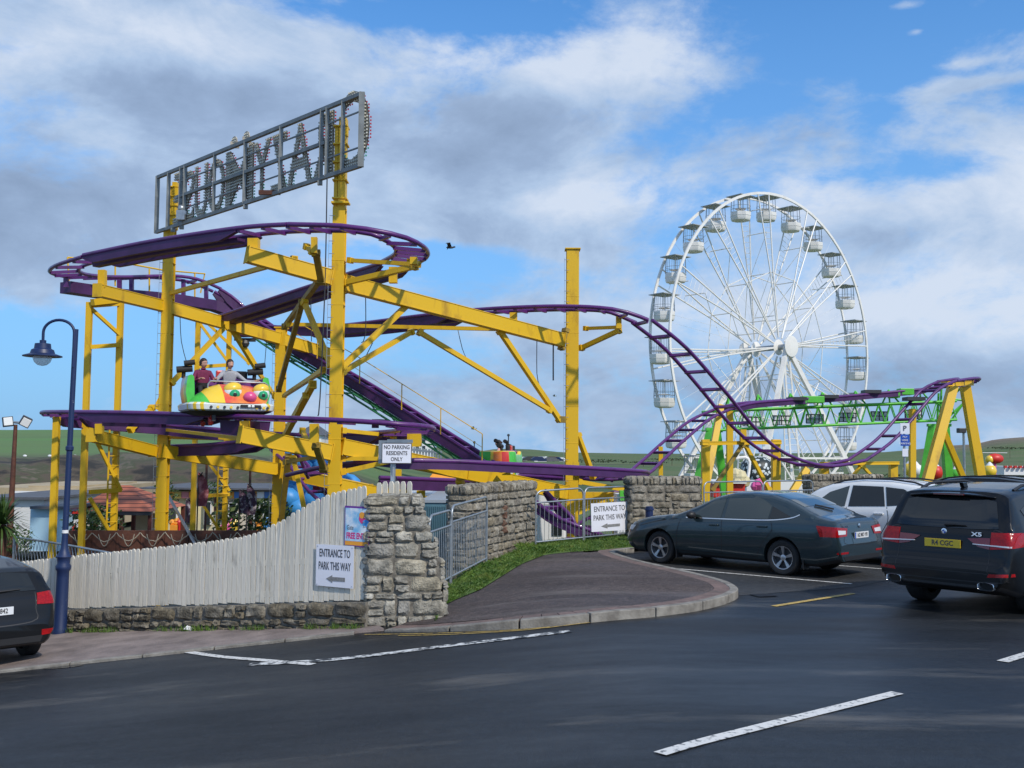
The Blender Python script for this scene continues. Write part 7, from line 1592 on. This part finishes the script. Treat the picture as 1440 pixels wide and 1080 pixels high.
mb = MB(); [mb.tube([P(421+8*math.cos(a), 712+7*math.sin(a), 40.7), P(421-8*math.cos(a), 712-7*math.sin(a), 40.7)], .05, 5) for a in (0, .8, 1.6, 2.4)]; mb.build('star', M['white'], b)
# teal container behind the near barrier
b = bld('container', 'teal corrugated container behind the barred barrier beside the pillar', 'container')
c, s_ = wbox(594, 652, 707, 800, 22.5, 5); mb = MB(); mb.box(c, s_); n_ = 22
for k in range(n_): mb.box((c.x-s_[0]/2+s_[0]*(k+.5)/n_, c.y-s_[1]/2-.01, c.z-.02), (s_[0]/n_*.5, .04, s_[2]-.1))
mb.build('corrugated_wall', M['teal'], b); mb = MB(); mb.box((c.x, c.y, c.z+s_[2]/2+.03), (s_[0]+.06, s_[1]+.06, .06)); mb.build('roof', mat('container_roof', (.30, .34, .38), .5), b)
# orange canopy, white trailers
b = bld('canopy', 'orange striped canopy behind the lower purple track', 'canopy'); mb = MB(); c, s_ = wbox(600, 668, 668, 686, 44, 4); mb.loft([[c+V((x*s_[0]/2*q, y*s_[1]/2*q, z)) for x, y in ((-1, -1), (1, -1), (1, 1), (-1, 1))] for q, z in ((1, -s_[2]/2), (1, 0), (.75, s_[2]/2+.1))]); mb.build('roof', M['orange'], b)
for x in (-1, 1): mb = MB(); mb.box((c.x+x*s_[0]*.45, c.y-1.8, c.z-1.2), (.12, .12, 2)); mb.build('post', M['white'], b)
for k, (x0, x1, yt, yb, d, lb_) in enumerate(((556, 640, 693, 730, 36, 'white trailer seen over the teal container'), (752, 797, 716, 790, 31, 'white trailer side seen through the bars left of the tall column'), (757, 790, 690, 712, 40, 'white caravan with dark window behind the tall yellow column'))):
    b = bld('trailer', lb_, 'trailer'); mb = MB(); bx(mb, x0, x1, yt, yb, d, 2.2); mb.build('body', M['white'], b, bevel=.08); mb = MB(); w_ = (x1-x0)
    bx(mb, x0+w_*.55, x0+w_*.85, yt+(yb-yt)*.2, yt+(yb-yt)*.5, d-.04, .06); mb.build('window', M['window'], b)
b = bld('control_cabin', 'small green and white control cabin beside the barrier sign', 'cabin'); mb = MB(); bx(mb, 868, 884, 695, 790, 29, 1); mb.build('body', M['white'], b); mb = MB(); bx(mb, 872, 890, 690, 704, 28.8, .3); mb.build('panel', M['green_steel'], b)
# white terrace on the rise
for k, (x0, x1, yt, yb, ym, lb_) in enumerate(((418, 452, 612, 636, 597, 'grey gabled white house on the rise behind the left girder'), (470, 540, 617, 640, 608, 'long white terrace of houses behind the second yellow column'), (545, 604, 615, 636, 606, 'white house with dark roof behind the parking sign'))):
    b = bld('house', lb_, 'house', 'white houses on the rise'); d = 150; mb = MB(); c, s_ = bx(mb, x0, x1, yt, yb+8, d, 8); mb.build('wall', M['white'], b); zt = P((x0+x1)/2, ym, d+4).z
    e = .4; q = [V((c.x-s_[0]/2-e, d-e, c.z+s_[2]/2)), V((c.x+s_[0]/2+e, d-e, c.z+s_[2]/2)), V((c.x+s_[0]/2+e, d+8+e, c.z+s_[2]/2)), V((c.x-s_[0]/2-e, d+8+e, c.z+s_[2]/2)), V((c.x-s_[0]*(.5 if k else .12), d+4, zt)), V((c.x+s_[0]*(.5 if k else .12), d+4, zt))]
    mb = MB(); mb.add(q, [(0, 1, 5, 4), (1, 2, 5), (2, 3, 4, 5), (3, 0, 4), (3, 2, 1, 0)]); mb.build('roof', M['slate'], b)
    nW = int((x1-x0)/9)
    for j in range(nW):
        for y0 in (yt+3, yt+12): mb = MB(); x_ = x0+4+j*9; bx(mb, x_, x_+4, y0, y0+4.5, d-.1, .2); mb.build('window', M['window'], b)
# grey park fence at the foot of the rise
b = bld('fence', 'grey upright railings in front of the terrace beneath the lift track', 'fence')
for k in range(16): mb = MB(); x_ = 556+k*4.2; bx(mb, x_, x_+2.2, 625+k*.6, 641+k*.3, 60, .1); mb.build('upright', M['galv'], b)
mb = MB(); mb.beam(P(556, 630, 60), P(622, 637, 60), .1, .12); mb.build('rail', M['galv'], b)
# distant parked cars and vans in the field
random.seed(17)
cols_c = [M['white'], M['galv'], M['dark'], M['slate'], M['red_wood'], M['blue_paint'], M['white']]
cm = {}
for i in range(30):
    px = 688+i*3.6+random.uniform(-1, 1); d = 330+random.uniform(-40, 60); p = P(px, 648, d); p.z = P(px, 649.5+random.uniform(-1, 1), d).z
    if 793 < px < 812: continue
    key = i % 7
    if key not in cm:
        mb = MB(); mb.loft([[V((x, y, z)) for x, z in ((-2.1, .3), (2.1, .3), (2.15, .8), (1.5, .95), (.9, 1.45), (-1.1, 1.45), (-1.9, .95), (-2.15, .8))] for y in (-.85, .85)]); cm[key] = mb.mesh('distant_car', cols_c[key])
    o = bpy.data.objects.new('distant_car', cm[key]); COL.objects.link(o); place(o, p, random.uniform(-.5, .5)); tag(o, 'tiny parked car in the far row on the green field behind the tall yellow column', 'car', 'far parked cars on the field')
# vertical poles and small things on the skyline
for k, (px, yt, yb, d, lb_) in enumerate(((715, 612, 640, 70, 'thin mast right of the far coaster car'), (667, 622, 640, 72, 'thin mast with lamp above the lift foot'))): mb = MB(); mb.tube([P(px, yt, d), V((PX(px, d), d, -2))], .04, 5); mb.ball(P(px, yt, d), .1, 6); tag(mb.build('mast', M['dark']), lb_, 'mast')
# right-hand lamp and parking notice
o = thing('street_lamp', 'grey street lamp far right between the last yellow legs', 'street lamp', (PX(1355, 48), 48, -2)); mb = MB(); a = P(1355, 607, 48); mb.tube([V((a.x, 48, -2)), a], .06, 8); mb.build('post', M['galv'], o); mb = MB(); mb.box(a+V((-.1, 0, .05)), (.35, .3, .22)); mb.box(a+V((.25, 0, .12)), (.3, .2, .12)); mb.build('lamp_head', M['dark'], o, bevel=.03)
o = thing('parking_notice', 'blue and white parking notice on a grey post behind the white car', 'sign', (PX(1271, 29), 29, 0)); mb = MB(); a = P(1271, 594, 29); mb.tube([V((PX(1272, 29), 29, 0)), a], .035, 8); mb.build('post', M['galv'], o)
for nme, x0, x1, y0, y1, mt in (('white_plate', 1266, 1279, 595, 610, 'signwhite'), ('blue_plate', 1266.5, 1279, 611, 627, 'eublue'), ('small_plate', 1269, 1277, 631, 642, 'signwhite')):
    mb = MB(); bx(mb, x0, x1, y0, y1, 28.94, .02); pl = mb.build(nme, M[mt], o); 
    if nme == 'blue_plate': mb = MB(); [mb.text(t, .075, P(1272.7, 614.5+k*4.6, 28.925), (1, 0, 0), (0, 0, 1), .001) for k, t in enumerate(('PAY', 'HERE', 'PARKING'))]; mb.build('lettering', M['white'], pl)
    if nme == 'white_plate': mb = MB(); mb.text('P', .2, P(1272.5, 602.5, 28.925), (1, 0, 0), (0, 0, 1), .001); mb.build('lettering', M['ink'], pl)
# polka-dot figure, and ride pieces under the big wheel
M['dots'] = bpy.data.materials.new('black_and_white_dots'); M['dots'].use_nodes = True; nt = M['dots'].node_tree; vn = nt.nodes.new('ShaderNodeTexVoronoi'); vn.inputs['Scale'].default_value = 5; gq = nt.nodes.new('ShaderNodeNewGeometry'); nt.links.new(gq.outputs['Position'], vn.inputs['Vector']); rp = nt.nodes.new('ShaderNodeValToRGB'); rp.color_ramp.interpolation = 'CONSTANT'; rp.color_ramp.elements[0].color = (.55, .6, .6, 1); rp.color_ramp.elements[1].position = .42; rp.color_ramp.elements[1].color = (.02, .03, .03, 1); nt.links.new(vn.outputs['Distance'], rp.inputs[0]); nt.links.new(rp.outputs[0], nt.nodes['Principled BSDF'].inputs['Base Color'])
o = thing('spotted_figure', 'large black and white spotted dome figure under the ferris wheel', 'figure', (PX(1065, 60), 60, -2)); c = P(1065, 662, 60); mb = MB(); mb.lathe([(.3, -1.0), (.7, -.75), (.98, 0), (.9, .45), (.5, .75), (.1, .85)], c, 20); mb.build('dome', M['dots'], o, smooth=60)
mb = MB(); mb.tube([V((c.x, c.y, -2)), c], .2, 8); mb.build('stem', M['dark'], o)
o = thing('fairground_ride', 'red and white ride base with pale machinery behind the saloon roof', 'ride', (PX(1030, 50), 50, -2)); mb = MB(); bx(mb, 1003, 1048, 680, 700, 50, 3); mb.build('platform', M['red'], o, bevel=.05)
mb = MB(); bx(mb, 1002, 1050, 676.5, 680, 49.8, 3.3); bx(mb, 1050, 1145, 677, 700, 56, 3); mb.build('deck_edge', M['white'], o)
for px, py, r_ in ((1034, 666, .28), (1041, 670, .34), (1047, 677, .3), (1038, 676, .3)): mb = MB(); mb.ball(P(px, py, 50.5), r_, 8); mb.build('rock_ornament', M['cream'], o)
for px, py, r_ in ((1068, 682, .35), (1075, 684, .3), (1062, 684, .25)): mb = MB(); mb.ball(P(px, py, 54), r_, 8); mb.build('seat_pod', M['pink'], o)
o = thing('swing_arm', 'curved white steel ride arm left of the spotted figure', 'ride', (PX(1050, 58), 58, -2)); mb = MB(); mb.tube(crom(S3([(1035, 645, 58), (1048, 643, 58), (1054, 650, 58), (1052, 668, 58), (1049, 690, 58)]), .3), .09, 8); mb.build('arm', M['white_steel'], o, smooth=50)
mb = MB(); mb.tube([P(1036, 645, 58), P(1043, 625, 58)], .06, 6); mb.tube([P(1050, 645, 58), P(1043, 625, 58)], .06, 6); mb.build('stay', M['white_steel'], o)
# little rides on the far right
o = thing('toy_helicopter', 'red and yellow toy helicopter ride above the black car at far right', 'ride', (PX(1400, 60), 60, -2)); c = P(1399, 645, 60); mb = MB(); mb.ball(c, (.5, .35, .3), 12); mb.build('body', M['red'], o, smooth=60); mb = MB(); mb.ball(c+V((-.35, -.1, -.05)), .24, 10); mb.build('nose', M['c_yel'], o, smooth=60); mb = MB(); mb.tube([V((c.x, c.y, -2)), c], .08, 6); mb.build('post', M['pink'], o); mb = MB(); mb.beam(c+V((-.7, 0, .34)), c+V((.7, 0, .34)), .1, .03); mb.build('rotor', M['white'], o)
for k, (px, py, r_, mt, lb_, cat) in enumerate(((1315, 664, .42, 'red', 'red apple shaped ride cabin between the green and yellow legs', 'ride'), (1280, 660, .40, 'c_yel', 'yellow egg shaped ride cabin left of the thin yellow post', 'ride'), (1288, 661, .36, 'white', 'white egg shaped ride cabin right of the thin yellow post', 'ride'), (1392, 662, .36, 'c_yel', 'yellow ride cabin below the toy helicopter', 'ride'), (1344, 666, .3, 'green_steel', 'small green frog ride beside the leaning yellow brace', 'ride'))):
    o = thing('ride_cabin', lb_, cat, (PX(px, 58), 58, -2), group='small ride cabins in the park'); c = P(px, py, 58); mb = MB(); mb.lathe([(.02, -r_), (r_*.8, -r_*.7), (r_, 0), (r_*.75, r_*.7), (.05, r_)], c, 14); mb.build('shell', M[mt], o, smooth=60); mb = MB(); mb.lathe([(r_*.55, 0), (r_*.3, .12), (.03, .2)], c+V((0, 0, r_*.8)), 12); mb.build('cap', M['white'], o, smooth=60); mb = MB(); mb.tube([V((c.x, c.y, -2)), c], .08, 6); mb.build('post', M['galv'], o)
o = thing('canopy', 'red and white edged canopy at the far right behind the black cars', 'canopy', (PX(1425, 62), 62, -2)); mb = MB(); bx(mb, 1412, 1480, 656, 668, 62, 3); mb.build('roof', M['white'], o)
for k in range(9): mb = MB(); bx(mb, 1413+k*7, 1416.5+k*7, 655, 658, 61.8, .2); mb.build('scallop', M['red'], o)
# gulls
def gull(px, py, d, s_, label):
    c = P(px, py, d); o = thing('gull', label, 'bird', c, group='gulls in the sky'); mb = MB(); mb.ball(c, (.20*s_, .07*s_, .06*s_), 10); mb.ball(c+V((.2*s_, 0, .02)), (.06*s_, .045*s_, .045*s_), 8)
    for sy in (-1, 1): mb.add([c+V((.08, 0, .02))*s_, c+V((-.10, 0, .02))*s_, c+V((-.16, sy*.35, .16))*s_, c+V((.02, sy*.35, .18))*s_, c+V((-.2, sy*.75, .02))*s_], [(0, 1, 2, 3), (3, 2, 4)])
    mb.build('body', M['dark'] if s_ > .6 and s_ < .8 else M['galv'], o, smooth=50)
gull(633, 348, 38, .75, 'grey gull gliding in the gap right of the upper loop'); gull(666, 603, 70, .9, 'small pale gull low above the lift foot'); gull(780, 557, 60, .5, 'tiny dark gull left of the tall yellow column')
M['scrub'] = mat('field_scrub', (.035, .052, .022), .9, var=.2)
# hedgerow clumps on the field
random.seed(4)
for k, (px, py, d, r_) in enumerate(((835, 648, 300, 6), (905, 650, 260, 4), (945, 646, 320, 5), (1110, 655, 200, 4), (1420, 630, 420, 6), (1240, 668, 140, 2.5))): bush(px, py, d, r_, ['dark scrub clump on the field right of the tall yellow column', 'low scrub patch left of the ferris wheel', 'scrub patch on the field at the ferris wheel left foot', 'low scrub behind the ferris wheel legs', 'dark scrub patch on the far right dunes', 'low scrub beside the far stone wall'][k], 240, M['scrub'], sq=(3.2, 1, .16))
for i, px in enumerate((35, 70, 105, 150, 190)): mb = MB(); mb.ball(P(px, 641, 100), (.2, .1, .12), 8); tag(mb.build('sheep', M['white']), 'white sheep dot grazing on the edge of the left hill', 'sheep', 'sheep on the left hill')
